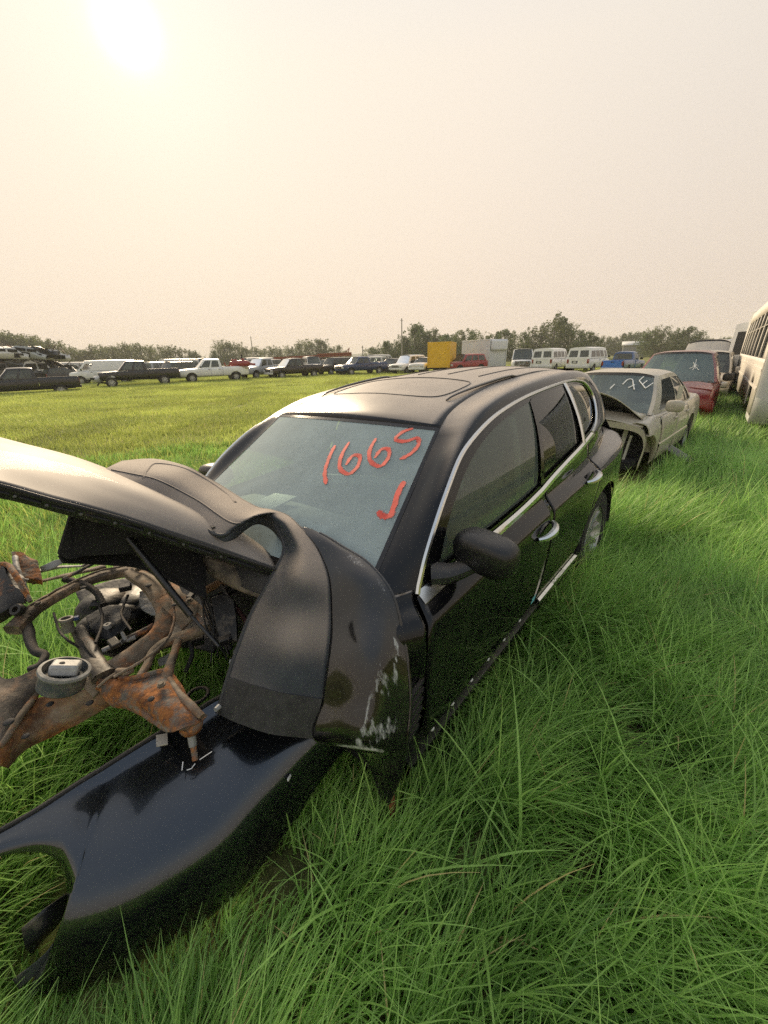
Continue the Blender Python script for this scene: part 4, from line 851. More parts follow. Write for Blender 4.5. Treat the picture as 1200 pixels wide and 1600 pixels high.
# red flat trailer beam behind the dark pickup
_p = np.array((-10.625,63.112))
def beam(t):
    q = MB(); q.box((0, 0, 2.0), (13, .3, .32), ry=-.02); q.box((4.0, 0, 2.28), (5, .3, .28), ry=-.02); q.build('boom', RORG, t); q = MB(); q.box((-3, 0, 1.7), (11, .9, .12)); q.build('deck', mat('dark_red_deck', (.09, .03, .025), rough=.8), t)
    q = MB(); q.tube([(6.0, 0, 2.2), (6.2, 0, 3.1)], .07, 6); q.tube([(6.2, 0, 3.0), (5.6, 0, 2.5)], .06, 6); q.build('lever', RORG, t)
    for x in (-5, -1, 3, 5.5): MB().box((x, 0, .85), (.25, .8, 1.7)).build('leg', UNDER, t)
    for x in (2, 3.1): add_wheel(t, x, -.7, .5, -1); add_wheel(t, x, .7, .5, 1)
box_thing('boom_trailer', 'long rusty red boom trailer behind the dark pickup', 'trailer', (_p[0], _p[1], 0), beam, rz=.05)
# yellow cube body and white box body
def cube_body(name, label, pos, az, L, W, H, z0, m, nd, cat, dark=True):
    rz = heading_rot(az); t = thing(name, label, cat, (pos[0], pos[1], 0), rz); x = L / 2
    q = MB(); q.box((0, 0, z0 + H / 2), (L, W, H)); q.build('box', m, t, bevel=.02)
    q = MB()
    for sy in (-1, 1): q.box((x + .02, sy * (W / 2 - .05), z0 + H / 2), (.05, .12, H + .02)); q.box((-x - .02, sy * (W / 2 - .05), z0 + H / 2), (.05, .12, H + .02))
    q.box((x + .02, 0, z0 + H - .05), (.05, W - .25, .12)); q.box((0, W / 2 + .012, z0 + H - .05), (L - .02, .03, .12)); q.box((0, -W / 2 - .012, z0 + H - .05), (L - .02, .03, .12)); q.box((0, -W / 2 - .012, z0 + .06), (L - .02, .03, .12)); q.build('frame_rail', m, t, bevel=.01)
    w = (W - .30) / nd
    for k in range(nd):
        d = MB().box((x + .025, -W / 2 + .15 + w * (k + .5), z0 + H * .46), (.03, w - .025, H * .86)).build('door', m, t, bevel=.008)
        MB().box((x + .05, -W / 2 + .15 + w * (k + .5), z0 + H * .3), (.025, w * .7, .03)).build('hinge_bar', m, d)
    MB().box((x + .05, 0, z0 + H - .14), (.03, W - .4, .08)).build('header', m, t)
    q = MB()
    for k in (-1, 0, 1): q.box((x + .07, k * .2, z0 + H - .055), (.03, .09, .04))
    q.build('marker_lamp', TAILL, t)
    q = MB(); q.box((0, 0, z0 - .16), (L * .95, W * .5, .25)); q.box((x - .05, 0, z0 - .22), (.15, W * .9, .16)); q.build('chassis', UNDER if dark else m, t)
    q = MB(); 
    for sy in (-.3, 0, .25): q.box((x + .06, sy, z0 + .14), (.08, .06, .18), rx=sy)
    q.build('latch', TRIM, t); MB().box((x + .05, .1, z0 - .16), (.06, .8, .14)).build('step', UNDER, t)
    BLOCK.append((pos[0], pos[1], rz, L / 2, W / 2)); return t
P_YEL = mat('faded_yellow', (.78, .46, .02), rough=.5, var=.08, vscale=2, dust=.2); P_BOX = mat('white_box_panel', (.60, .62, .64), rough=.45, var=.05, vscale=1.5, dust=.2)
cube_body('yellow_box_truck', 'yellow box truck body with closed rear doors in the far row', (6.548,45.33), 198, 4.2, 2.25, 2.42, .55, P_YEL, 3, 'truck body')
wb_ = cube_body('white_box_truck', 'large white box truck body behind the faded red suv', (11.771,49.109), 152, 4.6, 2.5, 2.75, .45, P_BOX, 4, 'truck body')
MB().box((-2.45, 0, 2.6), (.35, 2.3, 1.1)).build('nose_cap', P_BOX, wb_, bevel=.2)
for sy in (-1, 1): add_wheel(wb_, .8, sy * 1.0, .42, sy)
# rows of roofs behind: many wrecks far back, each with its own body
rs = random.Random(11)
back = [(28,60,'w',0),(60,64,'w',-40),(90,60,'k',20),(110,66,'w',60),(232,58,'w',-30),(247,55,'s',10),(268,52,'b',-150),(285,62,'w',40),(246,70,'w',20),(228,66,'s',-60),(300,72,'w',80),(395,60,'w',-140),(430,70,'w',30),(446,66,'r',-100),(505,66,'w',-150),(486,62,'w',160),(527,70,'w',-120),(580,62,'w',-60),(592,66,'k',-110),(596,72,'w',40),(15,66,'k',0),(130,74,'w',20),(200,76,'s',-10),(318,58,'s',150),(270,78,'w',60),(415,56,'b',-150),(655,66,'w',-150)]
WHERE = {(28,60): 'behind the leftmost black pickup cab', (60,64): 'behind the leftmost black pickup bed', (90,60): 'below the scrap heap', (110,66): 'left of the open white van', (232,58): 'behind the torn black pickup bed', (247,55): 'between the torn black pickup and white pickup', (268,52): 'just left of the white pickup nose', (285,62): 'behind the white pickup bonnet', (246,70): 'far back behind the torn black pickup', (228,66): 'further back by the treeline gap', (300,72): 'far behind the white pickup cab', (395,60): 'behind the red machinery', (430,70): 'behind the silver pickup', (446,66): 'under the boom trailer left end', (505,66): 'under the boom trailer right end', (486,62): 'under the middle of the boom', (527,70): 'behind the brown suv', (580,62): 'behind the dark blue pickup bed', (592,66): 'right of the dark blue pickup', (596,72): 'far back right of the dark blue pickup', (15,66): 'at the far left below the scrap heap', (130,74): 'far back left of the open white van', (200,76): 'far back over the torn black pickup', (318,58): 'over the white pickup roof', (270,78): 'furthest back left of the white pickup', (415,56): 'tucked beside the silver pickup', (655,66): 'behind the white suv by the pole'}
COLS = dict(w=(P_WHITE2, 'white'), k=(P_BLACK, 'black'), s=(P_SILVER, 'silver'), b=(paint('slate', (.06, .07, .08)), 'slate grey'), r=(P_RED, 'red'))
BACKPOS = {(28,60): (-38.382,46.118), (60,64): (-39.535,50.329), (90,60): (-35.743,48.192), (110,66): (-38.295,53.754), (232,58): (-27.306,51.17), (247,55): (-25.051,48.964), (268,52): (-22.531,46.865), (285,62): (-25.714,56.416), (246,70): (-31.955,62.28), (228,66): (-31.338,58.086), (300,72): (-28.65,66.054), (395,60): (-16.915,57.566), (430,70): (-16.477,68.033), (446,66): (-14.093,64.478), (505,66): (-8.597,65.438), (486,62): (-9.764,61.226), (527,70): (-6.885,69.661), (580,62): (-1.26,61.987), (592,66): (-0.168,66), (596,72): (0.244,72), (15,66): (-42.78,50.258), (130,74): (-41.743,61.103), (200,76): (-38.16,65.725), (318,58): (-21.876,53.716), (270,78): (-33.629,70.378), (415,56): (-14.311,54.141), (655,66): (5.978,65.729)}
for k, (px_, d_, c_, az_) in enumerate(back):
    base = (CARX, SUVX, HATCH, VAN)[k % 4] if c_ != 'b' else SUVX; pm, cn = COLS[c_]; kind = {0: 'sedan', 1: 'suv', 2: 'hatchback', 3: 'van'}[k % 4] if c_ != 'b' else 'suv'
    vehicle('scrap_' + kind, cn + ' scrap ' + kind + ' ' + WHERE[(px_, d_)], 'car' if kind != 'van' else 'van', BACKPOS[(px_, d_)], az_, var(base, bump=TRIM, doors=[], mirror=False), pm, 'scrapped vehicles in the rows behind')
# heap of crushed cars at the far left
def crushed(t, L, W, H, pm, seed):
    r2 = np.random.RandomState(seed); xs = np.linspace(-L / 2, L / 2, 9); P = []
    prof = [.35, .5, .55, .95, 1., .98, .9, .6, .5]
    for i, x in enumerate(xs): z = H * prof[i] * r2.uniform(.85, 1.1); w = W / 2 * r2.uniform(.85, 1.05); P.append([(x, -w, .0), (x + r2.uniform(-.1, .1), -w * 1.02, z * .5), (x, -w * .8, z), (x, 0, z * r2.uniform(.75, 1.)), (x, w * .8, z), (x, w, z * .5), (x, w, 0)])
    MB().grid(P).build('body', pm, t, thick=.03, sharp=20)
    MB().box((0, 0, H * .3), (L * .8, W * .96, H * .4)).build('crushed_inside', UNDER, t)
    for sd in (-1, 1):
        for (a, b) in ((-.12, .08), (.12, .3)): MB().box((L * (a + b) / 2, sd * W * .47, H * .72), (L * (b - a), .1, H * .26)).build('window_gap', UNDER, t)
    q = MB()
    for k in range(8): q.tube([(r2.uniform(-L / 2, L / 2), r2.uniform(-W / 2, W / 2), H * .5), (r2.uniform(-L / 2, L / 2), r2.uniform(-W / 2, W / 2), H * r2.uniform(.8, 1.3))], .04, 5)
    q.build('bent_frame', JUNK, t)
HEAP = [(8,60,2.6,'w','tan topped crushed car at the left end of the scrap heap top',.1),(22,61,2.5,'k','black crushed car in the middle of the scrap heap top',-.3),(40,60,2.7,'s','silver crushed car tilted on the heap peak',.3),(57,60,2.6,'k','dark crushed car under the white roof at the heap peak',0),(72,61,2.4,'w','crushed car with white roof at the right end of the heap top',.1),(3,60,1.5,'k','black crushed car at the left foot of the scrap heap',0),(25,60,1.4,'b','grey crushed car in the lower scrap heap row',.1),(46,60,1.5,'w','pale crushed car low in the middle of the heap',0),(66,61,1.4,'k','dark crushed car low at the right of the heap',-.1),(86,62,1.3,'b','slate crushed car trailing off the right heap end',.1)]
HEAPPOS = [(-39.16,45.459), (-39.262,46.685), (-37.898,46.516), (-37.191,47.083), (-37.154,48.379), (-39.349,45.295), (-38.5,46.019), (-37.651,46.716), (-37.42,48.174), (-37.121,49.659)]
for k, ((px_, d_, z_, c_, lb, ry), pp) in enumerate(zip(HEAP, HEAPPOS)):
    t = thing('crushed_car', lb, 'crushed car', (pp[0], pp[1], z_ - .1 if z_ > 2 else z_ - 1.4), .55 + .2 * math.sin(k * 2.1), 'crushed cars in the scrap heap'); t.rotation_euler = (0, ry * .5, t.rotation_euler[2]); crushed(t, 4.2, 1.8, 1.1 if z_ > 2 else 2.2, COLS[c_][0], 30 + k)
# ------------------------------------------------------------------ foreground wreckage
def mk_thing(name, label, cat, org, group=None):
    t = thing(name, label, cat, org, 0, group); t['_'] = 0; del t['_']; return t
class LB(MB):
    """mesh builder that takes world points and stores them relative to a thing's base"""
    def __init__(s, org): MB.__init__(s); s.org = np.array(org, float)
    rough = 0.
    def mesh(s, *a, **k):
        s.v = [tuple(np.array(p) - s.org) for p in s.v]
        if s.rough: s.v = [tuple(Vector(p) + s.rough * mnoise.noise_vector(Vector(p) * 22.) + s.rough * .4 * mnoise.noise_vector(Vector(p) * 70.)) for p in s.v]
        return MB.mesh(s, *a, **k)
class RB(LB): rough = .0022
def set_attr(o, vals):
    at = o.data.attributes.new('scrape', 'FLOAT', 'POINT'); at.data.foreach_set('value', vals)
BUMP_G = mat('bumper_grey_plastic', (.046, .053, .062), rough=.72, spec=.25, dlo=.42, dhi=.88, dust=.72, dustcol=(.43, .35, .28), var=.15, vscale=9, bump=.35, bscale=350, spots=(.30, .31, .32))
BUMP_P = mat('bumper_black_paint', (.005, .0052, .006), rough=.10, coat=.4, dust=.15, film=.05, dustcol=(.34, .29, .25), spots=(.66, .67, .67), flake=.004, bscale=600)
PANEL_P = mat('wing_black_paint', (.046, .052, .060), rough=.19, metal=.85, coat=.7, flake=.012, bscale=700, film=.012)
# --- bumper cover draped over the nose: grey step pad (a) and gloss black skin (b)
BA = [[(-1.22,1.668,1.285), (-1.204,1.745,1.298), (-1.226,1.864,1.295)],
      [(-1.075,1.591,1.265), (-1.06,1.695,1.29), (-1.088,1.899,1.292)],
      [(-0.981,1.582,1.235), (-0.922,1.651,1.265), (-0.921,1.853,1.262)],
      [(-0.799,1.521,1.155), (-0.76,1.606,1.19), (-0.773,1.824,1.182)],
      [(-0.621,1.43,1.095), (-0.566,1.491,1.133), (-0.546,1.636,1.13)],
      [(-0.587,1.502,1.115), (-0.519,1.524,1.135), (-0.48,1.613,1.125)],
      [(-0.55,1.604,1.113), (-0.469,1.58,1.123), (-0.409,1.579,1.113)],
      [(-0.484,1.591,1.09), (-0.405,1.521,1.105), (-0.347,1.502,1.097)],
      [(-0.433,1.535,1.045), (-0.349,1.445,1.075), (-0.293,1.44,1.07)],
      [(-0.41,1.474,0.995), (-0.311,1.368,1.04), (-0.247,1.373,1.03)],
      [(-0.445,1.419,0.93), (-0.307,1.278,0.985), (-0.21,1.289,0.97)],
      [(-0.513,1.355,0.825), (-0.332,1.214,0.885), (-0.198,1.204,0.872)],
      [(-0.562,1.27,0.725), (-0.354,1.121,0.79), (-0.205,1.106,0.765)],
      [(-0.6,1.191,0.62), (-0.385,1.061,0.675), (-0.226,1.044,0.65)],
      [(-0.626,1.113,0.525), (-0.419,1.002,0.56), (-0.257,0.995,0.53)]]
ORG_B = np.array((-.30, 1.15, 0.))
bumper = mk_thing('bumper_cover', 'curved grey and black bumper cover with white scrapes draped over the suv nose', 'bumper', tuple(ORG_B))
G = net(BA, 160, 24)
G = G + .0022 * np.array([[mnoise.noise_vector(Vector(p) * 9.) for p in r_] for r_ in G])
o = LB(ORG_B).grid(G).build('step_pad', BUMP_G, bumper, sharp=50, thick=.006)
uu = np.repeat(np.linspace(0, 1, 160), 24); vv = np.tile(np.linspace(0, 1, 24), 160)
def blob(u, v, cu, cv, ru, rv, a=.55): return a * np.clip(1.25 - ((u - cu) / ru) ** 2 - ((v - cv) / rv) ** 2, 0, 1)
sc = blob(uu, vv, .74, .75, .10, .22, .46)
sc = np.maximum(sc, blob(uu, vv, .82, .45, .09, .1, .24)); set_attr(o, sc)
# rolled edge along the inner side and the pad's foot band, moulded recess and slots
e = LB(ORG_B); e.tube(G[:, 0], .009, 8); e.tube(G[:, -1], .004, 6); e.build('rolled_edge', mat('bumper_edge', (.028, .03, .033), rough=.5, dust=.3), bumper)
nrm_ = np.cross(np.gradient(G, axis=0), np.gradient(G, axis=1)); nrm_ /= np.linalg.norm(nrm_, axis=2)[..., None] + 1e-9
if nrm_[80, 12, 2] < 0: nrm_ = -nrm_
q = G[147:160, :] + nrm_[147:160, :] * .006
LB(ORG_B).grid(q).build('foot_band', mat('bumper_band', (.028, .028, .027), rough=.7, var=.3, vscale=30, dust=.2), bumper)
rr = [G[i, j] + nrm_[i, j] * .003 for i, j in [(19, 6), (16, 11), (15, 18), (19, 20), (27, 21), (36, 21), (44, 20), (48, 18)]]
LB(ORG_B).tube(rr, .0075, 6, samples=50, flat=.5).build('recess_rim', BUMP_G, bumper)
rr = [G[i, 7] + nrm_[i, 7] * .002 for i in range(3, 60, 4)]
LB(ORG_B).tube(rr, .005, 6, samples=40).build('pad_crease', BUMP_G, bumper)
for i in (11, 40, 48):
    p = (G[i, 2] + G[i + 1, 2]) / 2 + nrm_[i, 2] * .002; LB(ORG_B).box(p, (.012, .028, .008), rz=.6).build('slot', DARK, bumper)
LB(ORG_B).tube([G[-4, 0] + (0, -.012, 0), G[-4, 0] + (-.006, -.03, .004)], [.011, .008], 10).build('fixing_clip', mat('grey_clip', (.35, .35, .34), rough=.4), bumper)
# moulded ridge down the wing
rr = [G[i, 11] + nrm_[i, 11] * -.001 for i in range(94, 148, 4)]
LB(ORG_B).tube(rr, .0035, 6, samples=40).build('wing_crease', BUMP_G, bumper)
BB = [[(-0.347,1.498,1.096), (-0.298,1.483,1.09), (-0.255,1.458,1.08)],
      [(-0.29,1.434,1.07), (-0.222,1.411,1.068), (-0.163,1.395,1.052)],
      [(-0.244,1.368,1.03), (-0.142,1.337,1.04), (-0.059,1.31,1.015)],
      [(-0.207,1.284,0.97), (-0.083,1.241,1), (0.019,1.212,0.955)],
      [(-0.195,1.2,0.872), (-0.052,1.155,0.92), (0.051,1.14,0.85)],
      [(-0.203,1.103,0.765), (-0.049,1.04,0.83), (0.066,1.082,0.745)],
      [(-0.223,1.041,0.65), (-0.064,0.974,0.72), (0.069,1.029,0.63)],
      [(-0.254,0.993,0.53), (-0.083,0.923,0.6), (0.057,0.98,0.52)],
      [(-0.132,1.03,0.44), (-0.034,0.956,0.5), (0.045,0.977,0.44)],
      [(-0.076,1.022,0.36), (-0.017,0.969,0.4), (0.027,0.967,0.36)],
      [(-0.036,0.984,0.24), (-0.025,0.973,0.245), (-0.014,0.965,0.24)]]
GB = net(BB, 120, 30)
GB = GB + .0045 * np.array([[mnoise.noise_vector(Vector(p) * 7.) for p in r_] for r_ in GB])
o = LB(ORG_B).grid(GB).build('painted_skin', BUMP_P, bumper, sharp=60, thick=.005)
uu = np.repeat(np.linspace(0, 1, 120), 30); vv = np.tile(np.linspace(0, 1, 30), 120)
sc = np.zeros_like(uu); r3 = np.random.RandomState(12); way = cr([(.44, .84), (.50, .82), (.555, .80), (.565, .66), (.575, .56), (.62, .52), (.665, .56), (.67, .72), (.66, .80), (.70, .50), (.735, .46)], 90)
for k in range(90):
    cu, cv = way[k] + r3.normal(0, (.014, .022)); big = r3.uniform() < .3
    sc = np.maximum(sc, blob(uu, vv, cu, cv, r3.uniform(.012, .035), r3.uniform(.012, .035) * (2 if big else 1), r3.uniform(.42, .68)))
for k in range(46): sc = np.maximum(sc, blob(uu, vv, r3.uniform(.45, .70), r3.uniform(.50, .90), r3.uniform(.02, .05), r3.uniform(.008, .016), r3.uniform(.35, .52)))
for k in range(40): sc = np.maximum(sc, blob(uu, vv, r3.uniform(.16, .34), r3.uniform(.10, .85), r3.uniform(.012, .04), r3.uniform(.012, .03), r3.uniform(.30, .50)))
for cu, cv, ru, rv, a in ((.21, .62, .055, .25, .42), (.25, .16, .06, .10, .36), (.29, .84, .05, .10, .40), (.31, .40, .03, .35, .30), (.46, .80, .12, .08, .30), (.735, .42, .02, .40, .60), (.755, .20, .02, .22, .50), (.745, .65, .022, .12, .52)): sc = np.maximum(sc, blob(uu, vv, cu, cv, ru, rv, a * 1.27))
set_attr(o, sc)
e = LB(ORG_B); e.tube(GB[:, -1], .006, 8); e.tube(GB[84:, 0], .005, 8); e.build('skin_edge', BUMP_P, bumper)
# arch flange inside the cut-out
fl_ = [[G[i, 0], G[i, 0] + np.array((.0, .004, -.05))] for i in range(42, 106)]
LB(ORG_B).grid(fl_).build('arch_flange', BUMP_G, bumper, thick=.004)
LB(ORG_B).tube([(-0.261,1.48,1.045), (-0.209,1.381,1.025), (-0.165,1.317,0.985), (-0.159,1.324,0.97)], [.004, .012, .014, .003], 8, samples=20, flat=.3).build('sensor_slot', DARK, bumper)

# --- front wing lying on the grass
ORG_F = np.array((-.65, .80, 0.))
wing = mk_thing('car_wing', 'glossy black front wing panel with a wheel arch cut lying on the grass', 'car panel', tuple(ORG_F))
FN = [[(-1.257,0.75,0.4),(-1.255,0.747,0.399),(-1.248,0.74,0.399),(-1.24,0.732,0.397),(-1.235,0.725,0.396),(-1.231,0.721,0.394),(-1.23,0.718,0.39),(-1.229,0.715,0.385)],
      [(-1.187,0.802,0.41),(-1.184,0.798,0.409),(-1.175,0.787,0.407),(-1.165,0.775,0.406),(-1.158,0.766,0.403),(-1.154,0.76,0.399),(-1.153,0.756,0.393),(-1.153,0.753,0.385)],
      [(-1.122,0.845,0.42),(-1.115,0.838,0.417),(-1.098,0.821,0.415),(-1.079,0.801,0.412),(-1.064,0.787,0.408),(-1.056,0.777,0.401),(-1.052,0.771,0.389),(-1.051,0.767,0.375)],
      [(-1.079,0.884,0.425),(-1.07,0.871,0.421),(-1.046,0.841,0.417),(-1.021,0.809,0.412),(-1.002,0.784,0.405),(-0.993,0.769,0.393),(-0.99,0.759,0.374),(-0.992,0.753,0.35)],
      [(-1.047,0.912,0.43),(-1.035,0.892,0.422),(-1.003,0.842,0.416),(-0.97,0.79,0.406),(-0.949,0.752,0.392),(-0.94,0.731,0.371),(-0.943,0.717,0.335),(-0.953,0.711,0.29)],
      [(-1.013,0.942,0.435),(-1.002,0.913,0.422),(-0.966,0.843,0.413),(-0.932,0.772,0.398),(-0.913,0.722,0.377),(-0.91,0.694,0.345),(-0.922,0.679,0.289),(-0.944,0.672,0.22)],
      [(-0.977,0.971,0.44),(-0.969,0.932,0.421),(-0.934,0.838,0.409),(-0.905,0.746,0.387),(-0.892,0.685,0.356),(-0.898,0.652,0.31),(-0.927,0.635,0.229),(-0.967,0.628,0.13)],
      [(-0.934,1.01,0.445),(-0.933,0.96,0.421),(-0.91,0.842,0.405),(-0.895,0.731,0.378),(-0.895,0.657,0.338),(-0.916,0.619,0.279),(-0.964,0.6,0.176),(-1.027,0.591,0.05)],
      [(-0.882,1.059,0.45),(-0.87,1.005,0.425),(-0.827,0.879,0.409),(-0.791,0.761,0.38),(-0.776,0.684,0.339),(-0.783,0.645,0.278),(-0.815,0.625,0.171),(-0.86,0.617,0.04)],
      [(-0.825,1.109,0.455),(-0.805,1.057,0.431),(-0.747,0.934,0.414),(-0.696,0.818,0.386),(-0.668,0.742,0.346),(-0.662,0.704,0.285),(-0.677,0.688,0.18),(-0.704,0.684,0.05)],
      [(-0.757,1.171,0.46),(-0.728,1.127,0.437),(-0.657,1.015,0.421),(-0.589,0.908,0.394),(-0.545,0.839,0.355),(-0.525,0.807,0.296),(-0.52,0.798,0.195),(-0.523,0.802,0.07)],
      [(-0.683,1.238,0.465),(-0.652,1.208,0.443),(-0.576,1.121,0.429),(-0.499,1.036,0.403),(-0.445,0.982,0.366),(-0.413,0.962,0.312),(-0.392,0.967,0.217),(-0.377,0.987,0.1)],
      [(-0.583,1.289,0.47),(-0.553,1.267,0.454),(-0.484,1.199,0.443),(-0.41,1.131,0.424),(-0.355,1.087,0.397),(-0.319,1.071,0.357),(-0.289,1.077,0.286),(-0.264,1.097,0.2)],
      [(-0.473,1.326,0.475),(-0.445,1.309,0.463),(-0.383,1.258,0.456),(-0.314,1.207,0.442),(-0.261,1.172,0.422),(-0.223,1.159,0.393),(-0.189,1.165,0.342),(-0.158,1.182,0.28)]]
WG = net(FN, 90, 60)
WG = WG + .0016 * np.array([[mnoise.noise_vector(Vector(p) * 6.) for p in r_] for r_ in WG])
LB(ORG_F).grid(WG).build('wing_skin', PANEL_P, wing, sharp=70, thick=.004)
e = LB(ORG_F); e.tube(WG[:, 0] + (0, .004, .004), .008, 8); e.tube(WG[:, 0] + (.008, .02, -.012), .007, 8)
e.build('rubber_edge', RUBBER, wing)
fl_ = [[WG[i, 0], WG[i, 0] + np.array((.012, .022, -.03)), WG[i, 0] + np.array((.03, .05, -.035))] for i in range(8, 90)]
LB(ORG_F).grid(fl_).build('top_flange', mat('flange_black', (.012, .012, .013), rough=.5), wing, thick=.003)
arch = WG[6:50, -1]
LB(ORG_F).grid([[p, p + np.array((.035, .02, -.015)), p + np.array((.05, .03, -.05))] for p in arch]).build('arch_lip', PANEL_P, wing, thick=.003)
LB(ORG_F).box((-0.812,1.056,0.47), (.035, .05, .004), rz=.5, ry=.3).build('paper_tag', mat('paper_tag', (.55, .50, .42), rough=.8), wing)
LB(ORG_F).box((-0.363,1.006,0.33), (.006, .022, .014), rz=-.3).build('paint_chip', WHITE, wing, bevel=.003)
for pp in ([(-0.663,0.976,0.452), (-0.67,0.961,0.448), (-0.684,0.958,0.446)], [(-0.708,0.984,0.452), (-0.7,0.957,0.446)], [(-0.653,0.989,0.453), (-0.62,1.015,0.458)]): LB(ORG_F).tube(pp, .0018, 5, flat=.4).build('scratch', WHITE, wing)
lin = LB(ORG_F)
lin.grid(net([[(-1.037,0.77,0.16), (-1.051,0.713,0.2), (-1.099,0.678,0.18)], [(-1.033,0.733,0.12), (-1.05,0.69,0.15), (-1.094,0.661,0.12)], [(-1.103,0.692,0.05), (-1.103,0.671,0.06), (-1.124,0.682,0.06)]], 12, 12)); lin.build('liner_scrap', mat('liner_black', (.02, .021, .022), rough=.45, mud=.3), wing, thick=.004)
lin = LB(ORG_F)
lin.grid(net([[(-1.023,0.711,0.1), (-1.051,0.662,0.08), (-1.109,0.613,0.07)], [(-1.028,0.669,0.06), (-1.057,0.633,0.05), (-1.093,0.604,0.04)]], 12, 12)); lin.build('liner_scrap', mat('liner_grey', (.07, .075, .06), rough=.6, mud=.5), wing, thick=.004)
lin = LB(ORG_F); lin.tube([(-0.983,0.689,0.15), (-1.003,0.653,0.1), (-1.037,0.613,0.05), (-1.065,0.598,0.02)], [.012, .02, .022, .012], 10, samples=20); lin.build('wing_stay', BLACKP, wing)

# --- bonnet, propped half open on a gas strut, with its stamped inner frame
BON = mat('bonnet_paint', (.010, .010, .011), rough=.28, coat=.1, dlo=.5, dhi=.9, dust=.80, dustcol=(.44, .37, .305), flake=.02, bscale=600)
INNER = mat('bonnet_inner', (.016, .0165, .018), rough=.42, dust=.1, mud=.12)
HB = [[(-0.405,-0.005,1.644), (-0.386,0.256,1.677), (-0.362,0.689,1.714)], [(-0.26,0.021,1.562), (-0.231,0.156,1.598), (-0.197,0.345,1.63)],
      [(-0.15,-0.016,1.481), (-0.097,0.105,1.511), (-0.034,0.262,1.535)], [(0.011,-0.055,1.362), (0.07,0.005,1.386), (0.145,0.079,1.393)],
      [(0.182,-0.161,1.227), (0.23,-0.138,1.25), (0.294,-0.082,1.253)], [(0.386,-0.34,1.069), (0.403,-0.279,1.094), (0.43,-0.195,1.1)]]
HBn = np.array(HB)
far = HBn[:, 2] + np.array((.10, .42, -.05)); HBn = np.concatenate([HBn, far[:, None]], 1)
HG = net(HBn, 60, 24)
HG = HG + .003 * np.array([[mnoise.noise_vector(Vector(p) * 6.) for p in r_] for r_ in HG])
hood = MB().grid(HG).build('bonnet', BON, suv, sharp=60, thick=.008)
dn = np.array((.02, .03, -.035)); edge = HG[:, 0]
MB().grid(np.stack([edge + np.array((0, -.004, .004)), edge + np.array((.004, -.004, -.02)), edge + np.array((.008, .002, -.052)), edge + np.array((.012, .035, -.062)), edge + np.array((.012, .16, -.05))], 1)).build('inner_frame', INNER, hood, thick=.003)
MB().tube(edge + np.array((.002, -.008, -.006)), .006, 6).build('edge_seal', RUBBER, hood)
for k in range(9):
    i = 3 + 6 * k; p = edge[i] + np.array((.006, -.006, -.03)); q_ = edge[min(59, i + 4)] + np.array((.006, -.006, -.03))
    MB().tube([p, q_], .010, 8, flat=.35).build('stamped_slot', DARK, hood)
    MB().ellip(lerp(edge[i + 1], edge[i + 2], 5. if i < 40 else 2.) * 0 + edge[max(0, i - 1)] + np.array((.006, -.008, -.034)), (.006, .004, .006), 8, 5).build('rivet', mat('rivet_grey', (.09, .09, .09), rough=.5), hood)
s_ = MB(); a, b_, c = np.array((0.015,0.112,1.295)), np.array((0.086,-0.149,0.947)), np.array((0.11,-0.275,0.843))
s_.tube([a, b_], .0135, 12); s_.build('gas_strut', mat('strut_black', (.012, .012, .013), rough=.3), hood)
MB().tube([b_, c], .006, 8).build('strut_rod', mat('strut_rod', (.05, .05, .05), rough=.25, metal=.8), hood)
MB().ellip(a, (.02, .02, .02), 10, 8).build('strut_ball', INNER, hood)
# liner panel hanging below the bonnet and the bulkhead stampings
lp = [(-0.088,0.243,1.362), (-0.187,0.126,1.255), (-0.169,0.086,1.243), (0.035,0.18,1.175), (0.183,-0.078,0.943), (0.288,0.076,1.071), (0.204,-0.042,1.193), (0.063,0.013,1.311)]
MB().prism(lp, (.0, .02, .004)).build('bonnet_liner', mat('liner_felt', (.009, .009, .010), rough=.9), suv)
MB().grid(net([[(0.266,0.044,1.072), (0.343,-0.136,1.035), (0.403,-0.321,1.008)], [(0.253,0.027,1.032), (0.308,-0.155,0.996), (0.365,-0.328,0.97)], [(0.261,0.01,0.981), (0.288,-0.158,0.957), (0.335,-0.306,0.932)]], 10, 14)).build('slam_panel', mat('slam_panel', (.05, .042, .035), rough=.6, mud=.45), suv, thick=.006)

# --- the rusty front subframe with its arms
ORG_S = np.array((-.95, 1.25, 0.))
sub = mk_thing('engine_subframe', 'rusty steel engine subframe with forked suspension arms in the stripped engine bay', 'car part', tuple(ORG_S))
ST = mat('dusty_steel', (.055, .043, .032), rough=.75, rust=.4, rustscale=7, mud=.5, bump=1.2, bscale=55)
STD = mat('dark_oily_steel', (.022, .020, .018), rough=.55, rust=.2, rustscale=8, mud=.2, bump=.5, bscale=50)
RU = mat('orange_rust', (.15, .135, .115), rough=.9, rust=.66, rustscale=11, bump=1.2, bscale=70, var=.5, vscale=12)
TAN = mat('tan_steel', (.105, .082, .056), rough=.8, rust=.45, rustscale=8, mud=.55, bump=.6, bscale=40)
GREYC = mat('cast_alloy', (.22, .22, .21), rough=.6, var=.35, vscale=18, bump=.5, bscale=70)
def bar(name, pts, r, m, flat=1., n=16, samples=44, parent=None, sq=0.): return RB(ORG_S).tube(pts, r, n, samples=samples, flat=flat, sq=sq).build(name, m, parent or sub, sharp=50)
def plate(name, rows, m, thick=.012, nu=28, nv=28, parent=None): return RB(ORG_S).grid(net(rows, nu, nv)).build(name, m, parent or sub, sharp=50, thick=thick, bevel=.002)
